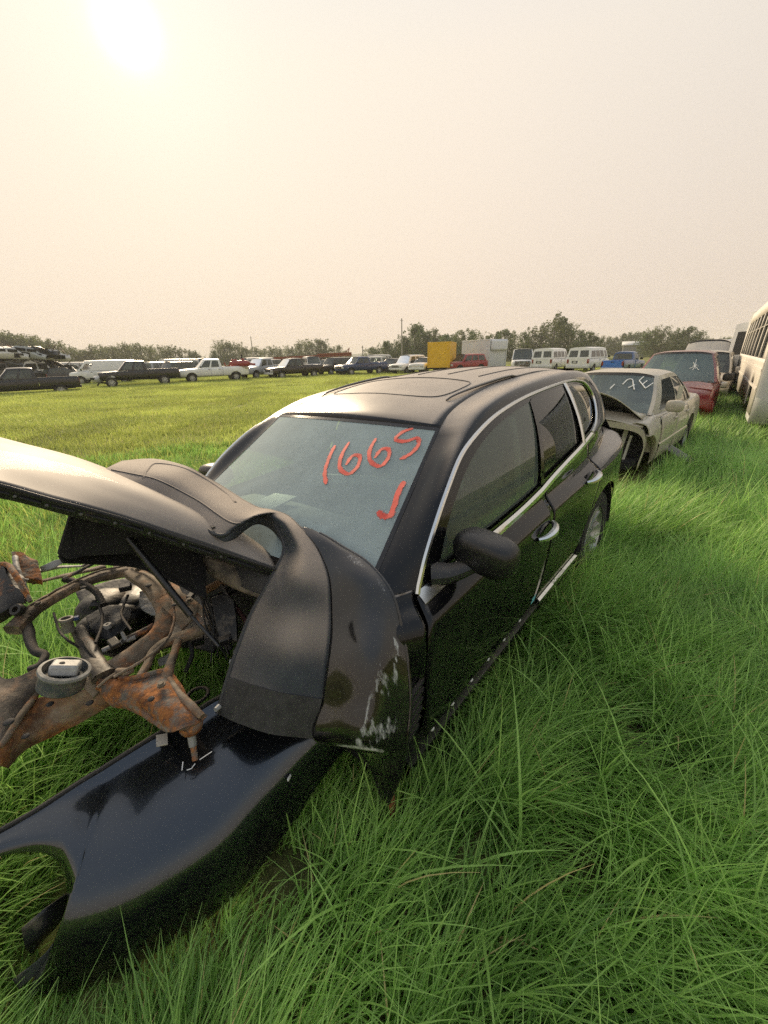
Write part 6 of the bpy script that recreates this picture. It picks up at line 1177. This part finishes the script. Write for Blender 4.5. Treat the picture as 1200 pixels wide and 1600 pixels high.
for (x, y, H, seg, row) in [(-112.5,115.2,10.3,'left',0), (-118.2,121.7,10.2,'left',1), (-115.9,121.1,10.9,'left',0), (-118.5,124.3,10.5,'left',1), (-116.7,122.7,10.5,'left',0), (-121.2,129.0,10.8,'left',1), (-114.3,122.2,10.4,'left',0), (-115.5,124.6,10.1,'left',1), (-109.7,118.9,10.5,'left',0), (-120.7,131.3,10.3,'left',1), (-113.9,125.0,10.8,'left',0), (-118.7,131.9,10.7,'left',1), (-109.6,122.4,10.9,'left',0), (-117.9,132.2,11.1,'left',1), (-107.9,121.9,10.6,'left',0), (-113.9,129.5,10.0,'left',1), (-106.7,121.9,10.5,'left',0), (-113.2,130.2,10.2,'left',1), (-110.3,128.1,11.2,'left',0), (-111.6,129.9,10.0,'left',1), (-105.8,124.4,10.7,'left',0), (-109.1,129.6,9.8,'left',1), (-106.9,128.8,10.1,'left',0), (-109.8,132.2,9.6,'left',1), (-107.4,131.1,10.1,'left',0), (-108.2,133.6,9.6,'left',1), (-103.0,127.4,9.2,'left',0), (-105.7,132.0,9.3,'left',1), (-101.6,128.3,9.2,'left',0), (-110.9,140.2,9.0,'left',1), (-99.2,126.2,9.0,'left',0), (-104.4,134.8,8.6,'left',1), (-103.8,134.6,9.1,'left',0), (-107.2,140.5,8.2,'left',1), (-97.8,129.7,8.2,'left',0), (-104.0,138.5,8.0,'left',1), (-97.8,132.9,8.3,'left',0), (-101.4,138.2,7.6,'left',1), (-94.7,130.7,7.9,'left',0), (-101.8,141.9,6.4,'left',1), (-96.5,135.7,6.8,'left',0), (-100.3,142.1,6.7,'left',1), (-96.9,138.5,6.2,'left',0), (-100.4,144.0,5.6,'left',1), (-93.5,136.3,6.0,'left',0), (-96.6,141.9,5.3,'left',1), (-95.1,140.6,6.0,'left',0), (-93.9,141.1,5.5,'left',1), (-91.6,139.2,7.1,'left',0), (-96.4,146.5,6.1,'left',1), (-87.8,136.3,7.2,'left',0), (-90.9,142.6,5.8,'left',1), (-89.9,141.8,6.6,'left',0), (-94.7,150.5,6.7,'left',1), (-89.4,143.3,6.7,'left',0), (-91.4,148.4,6.9,'left',1), (-85.9,140.7,6.6,'left',0), (-88.1,145.8,6.5,'left',1), (-82.0,137.5,6.6,'left',0), (-86.1,146.4,6.6,'left',1), (-82.1,141.0,7.5,'left',0), (-89.4,154.7,7.4,'left',1), (-83.9,146.6,7.6,'left',0), (-87.6,154.5,6.7,'left',1), (-79.0,141.4,7.4,'left',0), (-83.8,151.6,6.4,'left',1), (-77.7,141.9,7.5,'left',0), (-82.4,151.4,6.6,'left',1), (-75.4,141.2,7.1,'left',0), (-81.2,153.7,6.3,'left',1), (-75.6,143.8,6.6,'left',0), (-81.1,156.9,5.9,'left',1), (-75.1,148.1,7.0,'left',0), (-77.5,155.4,5.6,'left',1), (-74.3,150.5,6.5,'left',0), (-75.0,153.0,5.6,'left',1), (-70.1,145.3,6.7,'left',0), (-76.6,159.7,6.2,'left',1), (-70.4,150.1,6.4,'left',0), (-71.1,154.3,5.5,'left',1), (-69.0,151.6,6.3,'left',0), (-69.2,154.5,5.8,'left',1), (-67.0,154.1,5.6,'left',0), (-67.0,156.9,4.6,'left',1), (-66.0,156.0,5.1,'left',0), (-65.1,157.2,3.8,'left',1), (-62.8,164.6,5.3,'mid',0), (-66.7,176.1,5.8,'mid',1), (-61.0,166.2,8.9,'mid',0), (-62.6,171.2,7.7,'mid',1), (-57.6,164.2,8.2,'mid',0), (-59.3,171.9,7.4,'mid',1), (-57.3,165.8,7.8,'mid',0), (-58.1,173.1,6.6,'mid',1), (-53.8,162.0,7.0,'mid',0), (-57.2,179.3,6.5,'mid',1), (-52.7,164.3,7.5,'mid',0), (-55.2,179.6,5.9,'mid',1), (-50.9,165.3,6.3,'mid',0), (-54.0,178.9,5.8,'mid',1), (-47.9,165.9,6.4,'mid',0), (-49.9,172.9,6.2,'mid',1), (-46.5,164.2,5.7,'mid',0), (-49.8,181.2,5.4,'mid',1), (-45.9,173.6,5.8,'mid',0), (-46.0,178.8,5.1,'mid',1), (-42.5,169.8,6.4,'mid',0), (-43.2,178.7,5.8,'mid',1), (-39.7,167.9,6.1,'mid',0), (-42.3,182.8,5.5,'mid',1), (-37.8,166.0,5.4,'mid',0), (-41.2,184.0,5.7,'mid',1), (-37.1,174.3,6.6,'mid',0), (-37.5,179.9,5.4,'mid',1), (-35.5,176.4,6.5,'mid',0), (-35.8,184.9,6.4,'mid',1), (-32.1,172.9,7.8,'mid',0), (-33.5,185.1,7.3,'mid',1), (-29.7,173.5,8.6,'mid',0), (-29.9,179.1,7.0,'mid',1), (-28.6,176.7,8.3,'mid',0), (-28.7,185.1,7.5,'mid',1), (-24.8,174.8,8.8,'mid',0), (-25.1,182.6,7.4,'mid',1), (-23.8,175.5,8.5,'mid',0), (-23.0,183.5,7.2,'mid',1), (-21.9,176.5,7.0,'mid',0), (-20.1,179.0,5.2,'mid',1), (-17.8,169.1,5.8,'mid',0), (-18.1,184.3,5.8,'mid',1), (-16.5,174.0,6.2,'mid',0), (-16.0,187.2,4.2,'mid',1), (-13.5,173.4,4.3,'mid',0), (-13.4,182.6,2.5,'mid',1), (-2.9,116.0,3.9,'dark',0), (-2.1,129.0,4.2,'dark',1), (-2.2,121.9,4.2,'dark',0), (-0.7,129.6,5.0,'dark',1), (1.4,116.2,5.2,'dark',0), (1.9,127.1,5.4,'dark',1), (2.8,122.1,5.8,'dark',0), (4.7,122.8,5.1,'dark',1), (4.3,115.0,5.5,'dark',0), (7.0,130.7,6.5,'dark',1), (6.6,117.4,6.7,'dark',0), (8.0,124.2,7.5,'dark',1), (9.3,115.6,8.7,'dark',0), (11.2,130.6,9.4,'dark',1), (11.1,119.7,9.3,'dark',0), (13.5,123.1,7.9,'dark',1), (12.7,115.6,7.5,'dark',0), (15.4,124.7,7.6,'dark',1), (15.3,121.6,8.2,'dark',0), (18.4,130.5,7.9,'dark',1), (18.2,118.3,6.6,'dark',0), (19.2,122.5,6.6,'dark',1), (20.0,116.7,6.4,'dark',0), (23.5,128.2,5.7,'dark',1), (16.6,107.9,6.4,'centre',0), (19.7,116.3,6.3,'centre',1), (19.7,112.4,6.8,'centre',0), (21.6,117.5,6.7,'centre',1), (20.3,107.0,7.0,'centre',0), (25.7,122.7,7.2,'centre',1), (23.5,111.7,7.3,'centre',0), (25.6,117.0,6.4,'centre',1), (24.5,105.6,6.4,'centre',0), (29.5,119.7,5.8,'centre',1), (27.1,109.3,5.7,'centre',0), (31.7,121.7,6.1,'centre',1), (29.4,109.1,6.4,'centre',0), (31.5,111.9,6.2,'centre',1), (29.6,103.3,6.6,'centre',0), (34.5,115.3,6.6,'centre',1), (32.7,105.5,6.5,'centre',0), (38.8,119.4,6.0,'centre',1), (35.3,106.7,6.3,'centre',0), (40.3,117.9,6.7,'centre',1), (38.1,109.4,7.0,'centre',0), (40.7,110.1,7.8,'centre',1), (39.9,108.1,8.1,'centre',0), (44.6,117.2,8.9,'centre',1), (40.5,101.9,9.6,'centre',0), (47.0,115.5,9.8,'centre',1), (43.6,105.2,8.8,'centre',0), (47.2,109.1,7.7,'centre',1), (46.0,106.0,7.7,'centre',0), (48.4,110.2,7.5,'centre',1), (45.9,99.8,6.1,'centre',0), (52.9,112.4,6.0,'centre',1), (51.0,105.3,5.8,'centre',0), (51.7,107.1,5.0,'centre',1), (50.2,101.7,4.7,'centre',0), (55.1,107.8,3.5,'centre',1), (84.3,169.6,6.4,'hazy',0), (90.9,180.0,5.6,'hazy',1), (87.1,169.8,6.8,'hazy',0), (90.3,172.5,5.2,'hazy',1), (89.2,168.3,6.7,'hazy',0), (93.0,174.3,5.5,'hazy',1), (89.5,164.7,6.4,'hazy',0), (95.5,174.4,5.8,'hazy',1), (93.1,166.5,7.3,'hazy',0), (99.4,174.5,6.3,'hazy',1), (93.9,163.2,7.5,'hazy',0), (99.1,170.3,7.0,'hazy',1), (95.4,161.9,7.7,'hazy',0), (101.2,169.2,6.3,'hazy',1), (100.0,165.5,7.6,'hazy',0), (106.2,174.1,6.9,'hazy',1), (68.0,110.8,5.8,'right',0), (74.4,120.1,6.0,'right',1), (70.6,112.0,6.6,'right',0), (76.9,119.3,6.7,'right',1), (71.1,109.5,7.0,'right',0), (79.7,119.1,6.1,'right',1), (75.0,110.4,6.6,'right',0), (78.6,114.6,6.1,'right',1), (77.1,110.7,6.0,'right',0), (84.2,119.6,6.1,'right',1), (76.5,107.7,6.4,'right',0), (81.9,113.9,5.5,'right',1), (82.3,111.8,5.6,'right',0), (88.3,118.6,4.5,'right',1), (83.6,111.3,4.0,'right',0), (90.0,116.6,3.1,'right',1), (140.9,186.5,5.3,'east',0), (147.6,193.3,4.9,'east',1), (142.0,185.7,5.4,'east',0), (145.5,186.3,5.3,'east',1), (141.9,179.2,5.9,'east',0), (151.0,189.7,5.5,'east',1), (145.3,180.9,5.6,'east',0), (152.8,186.9,5.3,'east',1), (144.6,175.8,5.5,'east',0), (154.1,184.8,4.3,'east',1), (151.7,179.1,5.2,'east',0), (154.4,180.4,4.7,'east',1), (153.3,176.8,5.4,'east',0), (155.7,178.0,4.6,'east',1), (149.9,170.1,6.1,'east',0), (161.7,181.0,5.1,'east',1), (155.5,173.1,6.1,'east',0), (162.8,179.5,4.8,'east',1), (151.5,167.2,5.7,'east',0), (163.0,176.7,5.2,'east',1), (157.1,169.6,6.1,'east',0), (161.1,172.3,4.5,'east',1), (157.6,167.3,5.9,'east',0), (165.8,173.2,4.7,'east',1), (160.8,166.3,6.2,'east',0), (164.0,168.2,4.4,'east',1), (164.3,166.3,5.9,'east',0), (166.5,167.9,4.9,'east',1)]:
    k = 'dense' if seg in ('dark', 'right', 'hazy', 'east') and rs.random() < .8 else ('loose' if seg in ('left', 'mid') and rs.random() < .6 else rs.choice(('dense', 'loose')))
    H *= 1.06; w = max(H, 6.5) * rs.uniform(1.1, 1.6)
    if seg not in TREE_LABEL or row:
        WOOD.setdefault(seg, []).append((x, y, H * (1 if seg not in TREE_LABEL else .85), w, rs.randint(0, 4) + (0 if k == 'dense' else 5), rs.uniform(0, 6.28))); continue
    lb, gr = TREE_LABEL[seg]; cnt[seg] = cnt.get(seg, -1) + 1; t = thing('tree', lb % NUM[cnt[seg]], 'tree', (x, y, -.1), rs.uniform(0, 6.28), gr)
    for nm, me in (('crown', rs.choice(CROWNS[k])), ('trunk', TRUNK)):
        o = bpy.data.objects.new(nm, me); COL.objects.link(o); o.parent = t; o.scale = (w, w, H)
# far woods that read as one mass
wc = bpy.data.collections.new('wood_trees')
for k in ('dense', 'loose'):
    for j, me in enumerate(CROWNS[k]):
        mm_ = me.copy(); bm = bmesh.new(); bm.from_mesh(mm_); bm.from_mesh(TRUNK); bm.to_mesh(mm_); bm.free()
        wc.objects.link(bpy.data.objects.new('%s_wood_%d' % ('a' if k == 'dense' else 'b', j), mm_))
for seg, L_ in WOOD.items():
    instancer('far_wood', [(a, b, -.1) for a, b, *_ in L_], [(0, 0, q[5]) for q in L_], [(q[3], q[3], q[2]) for q in L_], [q[4] for q in L_], wc)
def bushy(name, label, cat, pos, H, w, grp=None):
    t = thing(name, label, cat, (pos[0], pos[1], -.1), 0, grp)
    for nm, me in (('crown', CROWNS['dense'][1]), ('trunk', TRUNK)):
        o = bpy.data.objects.new(nm, me); COL.objects.link(o); o.parent = t; o.scale = (w, w, H)
bushy('bush', 'small round bush alone in the open grass before the grove', 'bush', (55.239,80.949), 2.6, 5.0)
for (px, d_, H, n_) in (((4.978,97.873), 98, 9.6, 'tall grey pole in front of the dark trees left of the yellow box'), ((-39.285,134.375), 140, 8.6, 'thin grey pole in the hazy treeline above the red machine'), ((-4.352,109.914), 110, 4.6, 'short grey pole in the treeline gap')):
    t = thing('utility_pole', n_, 'pole', (px[0], px[1], -.1)); MB().tube([(0, 0, 0), (.02, 0, H)], [.16, .11], 8).build('pole', mat('pole_grey', (.30, .28, .25), rough=.8), t); MB().box((0, 0, H - .4), (.5, .12, .12)).build('cross_arm', mat('pole_grey', (.3, .28, .25)), t)
def shed(name, label, pos, L, W, H, rz, col):
    t = thing(name, label, 'building', (pos[0], pos[1], -.2), rz); m_ = mat('shed_wall_%d' % int(col[0] * 100), col, rough=.6)
    MB().box((0, 0, H / 2), (L, W, H)).build('wall', m_, t); q = MB(); e = .4
    q.grid([[(x, -W / 2 - e, H - .1), (x, 0, H + W * .16), (x, W / 2 + e, H - .1)] for x in (-L / 2 - e, L / 2 + e)]); q.build('roof', mat('pale_roof', (.55, .55, .54), rough=.5), t, thick=.15)
    for k in range(3): MB().box((-L / 2 + L * (k + .5) / 3, -W / 2 - .03, H * .45), (L * .18, .08, H * .6)).build('door', mat('shed_door', (.25, .26, .27), rough=.6), t)
shed('metal_shed', 'pale open sided shed far behind the blue tailgate pickup', (76.448,129.057), 7, 6, 3.4, -.5, (.30, .30, .29))
shed('farm_house', 'low pale roofed house far behind the cream van roof', (104.06,134.43), 12, 8, 3.0, -.3, (.35, .37, .40)); shed('farm_shed', 'long low shed right of the far farm house', (107.257,131.894), 16, 7, 2.8, -.6, (.42, .40, .38))
shed('hay_shed', 'dark round topped shed at the far left edge above the scrap heap', (-49.606,56.252), 9, 7, 3.2, .7, (.06, .065, .06))
# distant bluish rise on the horizon
hb = MB(); hb.grid([[(x, 900 + 40 * math.sin(x * .004), -2), (x, 930, 9 + 4 * math.sin(x * .006 + 1) + 3 * math.sin(x * .02)), (x, 1000, -2)] for x in np.linspace(-1000, 1000, 60)])
tag(hb.build('hills', mat('far_hill', (.07, .09, .05), rough=.9)), kind='structure')

# ------------------------------------------------------------------ the row to the right of the SUV
AXG = 44.9   # rear axis of the gold sedan in degrees
GOLD = var(CARX, L=4.75, zs=.22, x0=1.30, deck=[(0, .66, .74), (.10, .72, .82), (.5, .78, .86), (1.16, .88, .88), (1.3, .90, .885), (3.8, .94, .88), (4.5, .95, .84), (4.75, .88, .76)], wheels=(.92, 3.62), r=.32, nowheel=[(0, -1), (0, 1)], front='none', fbump=False, hi=2,
           gh=dict(xfb=1.22, xft=1.98, xrt=3.15, xrb=3.95, zb=.91, zt=1.37, wb=.80, wt=.60, win=[(.10, .46), (.49, .76), (.78, .90)], bow=.14, v0=.07, v1=.88, crown=.06), doors=[(1.42, 2.34), (2.37, 3.22)], open=[(-1, .10)], strip=(1.34, 3.22, .40), mirm=P_GOLD, mh=.95, handle=P_GOLD, glass=GL_FAR, wsglass=glass_mat('gold_windscreen', (.45, .55, .53), dust=.22, dustcol=(.36, .44, .43)))
gold, gf = vehicle('gold_sedan', 'gold sedan with buckled bonnet, stripped nose and white chalk marks on its windscreen', 'car', (3.95,6.912), -134.9, GOLD, P_GOLD)
low = gf['low']; zdg = gf['zd']
for sd in (-1, 1):
    P = [];
    for x in sorted(set(np.linspace(.86, 1.33, 10)) | set(.92 + .3904 * k for k in np.cos(np.linspace(0, math.pi, 13)) if .86 < .92 + .39 * k < 1.33)):
        r_ = [low(x, tt) for tt in (0, .10, .25, .45, .62, .78, .90, .97, 1.0)]; P.append([(a, sd * (b + .004), c) for a, b, c in r_] + [(x, sd * r_[-1][1] * .90, zdg(x) + .012), (x, sd * r_[-1][1] * .84, zdg(x) - .01)])
    MB().grid(P).build('front_wing', P_GOLD, gold, thick=.012, sharp=50)
    MB().grid([[(1.34 + dx, sd * (y_ - .02 * abs(z - .55)), z) for dx, y_ in ((0, .876), (.075, .87))] for z in np.linspace(.25, .84, 6)]).build('hinge_pillar', UNDER, gold)
MB().grid([[(.87 - dx, y, z) for dx, dz in ((0, 0), (.03, .0), (.03, .07), (-.04, .08)) for y, z in [(y0, z0 + dz)]] for y0, z0 in cr([(.80, .25), (.83, .56), (.76, .70), (.35, .77), (0, .785), (-.35, .77), (-.76, .70), (-.83, .54), (-.80, .22)], 40)]).build('nose_frame', P_GOLD, gold, thick=.01)
G = net([[(1.24, y, .92) for y in (.70, .35, 0, -.35, -.70)], [(1.08, .72, .96), (1.06, .36, 1.07), (1.06, 0, 1.10), (1.06, -.36, 1.04), (1.1, -.72, .91)], [(.90, .72, 1.0), (.86, .36, 1.20), (.85, 0, 1.24), (.88, -.36, 1.15), (.98, -.72, .88)]], 14, 26)
MB().grid(G).build('bonnet', P_GOLD, gold, thick=.012)
MB().grid(G - np.array((-.01, 0, .03))).build('bonnet_underside', mat('bonnet_underside', (.012, .012, .011), rough=.7), gold)
G = net([[(1.15, .73, .91), (1.12, .36, .95), (1.12, 0, .96), (1.12, -.36, .94), (1.15, -.74, .90)], [(1.0, .74, .88), (.98, .36, .91), (.97, 0, .92), (.98, -.36, .90), (1.0, -.75, .86)], [(.86, .75, .80), (.83, .36, .86), (.82, 0, .87), (.83, -.36, .86), (.86, -.77, .79)]], 12, 24)
MB().grid(G).build('bonnet_front', P_GOLD, gold, thick=.012)
q = MB(); q.box((1.05, 0, .27), (.5, 1.4, .10)); q.box((1.20, 0, .55), (.06, 1.5, .6)); q.build('engine_bay', UNDER, gold)
q = MB()
for (x, y, z, a, b, c) in ((.25, .50, .50, .10, .05, .40), (.22, .30, .62, .06, .34, .05), (.25, .45, .32, .08, .18, .05), (.30, -.52, .48, .07, .05, .5), (.28, -.60, .45, .06, .03, .42), (.30, -.45, .28, .08, .16, .12), (.26, .52, .40, .05, .16, .04), (.28, .10, .66, .05, .5, .04)): q.box((x + .70, y, z), (a, b, c), rz=.3, rx=.12)
q.build('radiator_bracket', mat('pale_bracket', (.45, .43, .39), rough=.5, var=.3, vscale=12), gold)
def chalk(parent, fn, strokes, r, m, nm):
    for pts in strokes:
        q = np.array([fn(k, v) for k, v in pts]); MB().tube(cr(q, 4 * len(pts)) + np.array((-.012, 0, .008)), r, 5).build(nm, m, parent)
CHALK = mat('white_chalk', (.75, .77, .76), rough=.8)
ep_ = lambda k, v: gf['endp'](0, k, v)
chalk(gold, ep_, [[(-.14, .74), (-.10, .62)], [(-.30, .74), (-.38, .86), (-.46, .86), (-.52, .74), (-.57, .62)], [(-.44, .66), (-.55, .74)], [(-.62, .84), (-.78, .66)], [(-.62, .84), (-.70, .93)], [(-.70, .75), (-.79, .85)], [(-.78, .66), (-.92, .80)]], .007, CHALK, 'chalk_mark')
st = MB(); st.ellip((2.05, -.36, .62), (.26, .24, .1), 10, 6, e=.6); st.ellip((2.35, -.36, .9), (.1, .23, .32), 10, 6, e=.6); st.ellip((2.4, -.36, 1.2), (.05, .12, .08), 8, 6); st.build('seat', SEATM, gold)
MB().box((2.75, -.77, 1.10), (.34, .012, .20), ry=.08).build('window_paper', mat('paper', (.6, .55, .45), rough=.8), gold)
# grey block in the grass by the sedan
pb = np.array((4.677,6.179,0.1)); t = thing('grey_slab', 'grey slab tilted in the grass beside the gold sedan door', 'slab', (pb[0], pb[1], .0), .9)
MB().box((0, 0, .16), (.24, .40, .10), rx=.5, ry=.35).build('slab', mat('slab_grey', (.33, .33, .31), rough=.7, var=.2, bump=.4), t, bevel=.01); MB().box((.05, .16, .05), (.22, .2, .07)).build('slab_foot', mat('slab_dark', (.08, .08, .08), rough=.8), t)
# maroon minivan
MINI = var(SUVX, L=4.9, zs=.30, deck=[(0, .80, .70), (.12, .90, .86), (.6, .98, .94), (1.1, 1.06, .97), (1.3, 1.10, .97), (4.8, 1.10, .96), (4.9, 1.06, .9)], x0=.35, wheels=(.95, 3.8), r=.33, front='stripped', fbump=False, nowheel=[(0, -1)], hi=2,
           gh=dict(xfb=.95, xft=1.95, xrt=4.5, xrb=4.8, zb=1.06, zt=1.70, wb=.93, wt=.70, win=[(.10, .34), (.37, .64), (.67, .94)], bow=.20, v0=.10, v1=.88), lampz=.62, sink=.16, doors=[(1.25, 2.2), (2.25, 3.3)], wsglass=glass_mat('mini_windscreen', (.40, .50, .48), dust=.30, dustcol=(.30, .40, .40)), mirm=TRIM, mh=1.1)
mini, mf = vehicle('maroon_minivan', 'maroon minivan with cracked windscreen and torn open front behind the gold sedan', 'minivan', (8.424,11.925), -141, MINI, P_MAROON)
G = net([[(1.0, y, 1.08) for y in (.8, .4, 0, -.4, -.8)], [(.65, .84, 1.02), (.62, .4, 1.08), (.60, 0, 1.07), (.62, -.4, 1.04), (.66, -.86, .98)], [(.30, .80, .92), (.22, .4, 1.0), (.20, 0, .97), (.16, -.4, .90), (.24, -.88, .80)], [(.24, .78, .86), (.12, .4, .92), (.12, 0, .84), (.0, -.45, .74), (.10, -.90, .62)]], 16, 26); G[..., 2] += .015 * np.sin(G[..., 1] * 9 + G[..., 0] * 7)
MB().grid(G).build('crumpled_bonnet', P_MAROON, mini, thick=.012)
MB().grid(net([[(.05, -.2, .90), (.0, -.5, .78), (.1, -.92, .70)], [(-.02, -.2, .72), (-.06, -.5, .62), (.08, -.95, .50)], [(.0, -.3, .60), (.0, -.6, .56), (.12, -.93, .40)]], 10, 14)).build('torn_wing', P_MAROON, mini, thick=.012)
MB().box((.10, .35, 1.0), (.14, .5, .07), rz=.1).build('hood_scoop', UNDER, mini, bevel=.02)
q = MB()
for k in range(9):
    a = 2 * math.pi * k / 9 + .3; c0 = (-.42, .55); q.tube([tuple(np.array(mf['endp'](0, c0[0] + rr_ * math.cos(a) * .10, c0[1] + rr_ * math.sin(a) * .16)) + (-.012, 0, .008)) for rr_ in (.05, .6 + .4 * (k % 3))], .006, 4)
q.build('glass_crack', CHALK, mini)
# the vehicles further down the row
tan_, tf = vehicle('tan_suv', 'cream suv directly behind the maroon minivan with its door mirror folded out', 'suv', (12.607,16.544), -139, var(SUVX, L=4.9, gh=dict(SUVX['gh'], zt=1.74, wb=.92, wt=.74), deck=[(0, .92, .80), (.10, .98, .94), (.6, 1.04, .99), (1.3, 1.08, 1.0), (4.8, 1.10, .99), (4.9, 1.08, .95)], mirm=P_CREAM, mh=1.5, sink=.2), P_CREAM)
vehicle('cream_van', 'cream high roofed van behind the cream suv', 'van', (16.71,21.841), -139, var(VAN, gh=dict(VAN['gh'], zt=1.98, crown=.16, win=[(.05, .20)]), wsglass=paint('cream_van', (.58, .53, .46)), doors=[]), paint('cream_van', (.58, .53, .46)))
vehicle('white_van', 'white vehicle with roof bars furthest down the right hand row', 'van', (22.169,28.364), -139, var(VAN, gh=dict(VAN['gh'], zt=2.1)), P_WHITE2)
# shuttle with a narrow window, blue emblem on its corner panel
sh, sf = vehicle('white_shuttle', 'white shuttle van with tall narrow rear window and blue mark, beside the bus', 'van', (17.187,19.509), 41, var(VAN, L=6.4, zs=.5, wheels=(1.0, 5.0), gh=dict(VAN['gh'], xrt=6.3, xrb=6.38, zt=2.62, wb=1.0, wt=.95, win=[(.1, .3), (.34, .54), (.58, .76), (.8, .94)], rear=[(-.86, -.30), (.30, .86)], rv=(.2, .8)), deck=[(0, .98, .80), (.12, 1.04, .92), (.7, 1.12, 1.0), (1.0, 1.2, 1.05), (6.2, 1.22, 1.05), (6.4, 1.22, 1.02)], plate=None, sideglass=GL_DARK, glass=GL_DARK, doors=[]), P_WHITE)
MB().box((6.43, .62, 1.02), (.02, .34, .26)).build('emblem', mat('emblem_blue', (.02, .05, .25), rough=.5), sh, bevel=.004)
# long bus at the right edge
B0 = np.array((7.363,8.15,0.3)); BAZ = 38.0; brz = math.radians(90 - BAZ)     # local x runs away from the camera along its side, y to the left
bus = thing('old_bus', 'long cream and white bus with many side windows along the right edge', 'bus', (B0[0], B0[1], 0), brz); BL, BW, BH = 11.5, 2.45, 3.05
P_BUSW = mat('bus_white', (.62, .62, .59), rough=.45, dust=.2, var=.06, vscale=1.5); P_BUSC = mat('bus_cream', (.68, .64, .57), rough=.5, dust=.25, var=.1, vscale=2)
q = MB(); z0 = .30
wz = (1.50, 2.55); nw = 8; wl = (BL - 1.1) / nw
side_pts = lambda z: (0 if z < 1.4 else -.10 * ((z - 1.4) / 1.65) ** 1.6)
aw = ((1.55, .50), (8.4, .50))
def zlow(x):
    z = z0 + .15
    for a, r_ in aw:
        if abs(x - a) < .62: z = max(z, .48 + math.sqrt(.62 ** 2 - (x - a) ** 2))
    return z
xs = sorted(set(np.linspace(0, BL, 40)) | set(a + .62 * k for a, _ in aw for k in np.cos(np.linspace(0, math.pi, 15))) | {.9, .93, 2.17, 2.2})
for sgn, yo in ((1, 0), (-1, -BW)):
    q.grid([[(x, yo + sgn * side_pts(z), z) for z in (min(1.2, zlow(x)), 1.22, 1.42, wz[0])] for x in xs])
    q.grid([[(x, yo + sgn * side_pts(z), z) for z in (wz[1], 2.75, 2.9)] for x in xs])
    for k in range(nw + 1):
        xa = .55 + wl * k - .09; xb = xa + .18
        if k == 0: xa = 0
        if k == nw: xb = BL
        q.grid([[(x, yo + sgn * side_pts(z), z) for z in np.linspace(wz[0], wz[1], 5)] for x in (xa, xb)])
q.build('side_panel', P_BUSC, bus, thick=.03)
MB().grid([[(x, y, z) for x in np.linspace(0, BL, 8)] for y, z in [(-.08, 2.9), (-.16, 3.02), (-.5, 3.10), (-1.2, 3.14), (-1.95, 3.10), (-2.3, 3.02), (-2.37, 2.9)]]).build('roof', P_BUSW, bus)
for k in range(nw):
    xa, xb = .55 + wl * k + .09, .55 + wl * (k + 1) - .09
    for sgn, yo in ((1, 0), (-1, -BW)):
        w_ = MB().grid([[(x, yo + sgn * (side_pts(z) - .025), z) for z in np.linspace(wz[0], wz[1], 4)] for x in (xa, xb)]).build('window', GL_DARK, bus)
        f_ = MB()
        for xq in (xa + .02, xb - .02): f_.tube([(xq, yo + sgn * side_pts(z), z) for z in np.linspace(wz[0], wz[1], 4)], .022, 4)
        f_.tube([(xa, yo + sgn * side_pts(2.2), 2.2), (xb, yo + sgn * side_pts(2.2), 2.2)], .016, 4); f_.build('frame', mat('window_alu', (.40, .38, .33), rough=.5), w_)
for z in (1.30, .95): MB().box((BL / 2, .012, z), (BL - .1, .03, .05)).build('side_rail', P_BUSC, bus)
e = MB(); e.grid([[(-.02 - .10 * (1 - ((y + BW / 2) / (BW / 2)) ** 2), y, z) for z in (z0, .8, 1.4, 2.0, 2.6, 3.0)] for y in np.linspace(-BW, 0, 14)]); e.build('end_panel', P_BUSW, bus, thick=.03); MB().grid([[(BL, y, z) for z in (z0, 3.0)] for y in (-BW, 0)]).build('far_end_panel', P_BUSW, bus, thick=.03)
e = MB(); e.box((.45, -.03, .62), (.9, .08, .62)); e.build('skirt', P_BUSW, bus, bevel=.02)
MB().lathe([(0, .02), (.05, .02), (.07, .03), (.085, .02), (.085, 0)], (-.10, -.42, 1.28), 'X', 20, rot=Matrix.Rotation(math.pi, 3, 'Z')).build('badge', mat('badge_dark', (.10, .10, .10), rough=.4), bus)
MB().box((BL / 2, -BW / 2, .75), (BL - .4, BW - .5, .6)).build('underbody', UNDER, bus); MB().box((BL / 2, -BW / 2, 1.6), (BL - .5, .1, 1.4)).build('interior', mat('bus_interior', (.10, .09, .08), rough=.9), bus)
for a, _ in aw:
    for y, sd in ((-.18, 1), (-BW + .18, -1)): add_wheel(bus, a, y, .50, sd, mat('white_hub', (.62, .62, .60), rough=.5, dust=.2))
BLOCK.append((B0[0] + 5.75 * .616 + 1.2 * .788, B0[1] + 5.75 * .788 - 1.2 * .616, brz, 5.8, 1.25))
# thin smoke over everything
hz = MB().box((0, 0, 9.), (3200, 3200, 24.)).build('haze', UNDER, None, smooth=False)
hm = bpy.data.materials.new('smoke_haze'); hm.use_nodes = True; ht = hm.node_tree; ht.nodes.clear(); ho = N(ht, 'ShaderNodeOutputMaterial'); hv = N(ht, 'ShaderNodeVolumePrincipled')
hv.inputs['Color'].default_value = (.98, .95, .90, 1); hv.inputs['Density'].default_value = .0008; hv.inputs['Anisotropy'].default_value = 0.
ht.links.new(hv.outputs[0], ho.inputs['Volume']); hz.data.materials.clear(); hz.data.materials.append(hm); tag(hz, kind='stuff')
plant_grass()
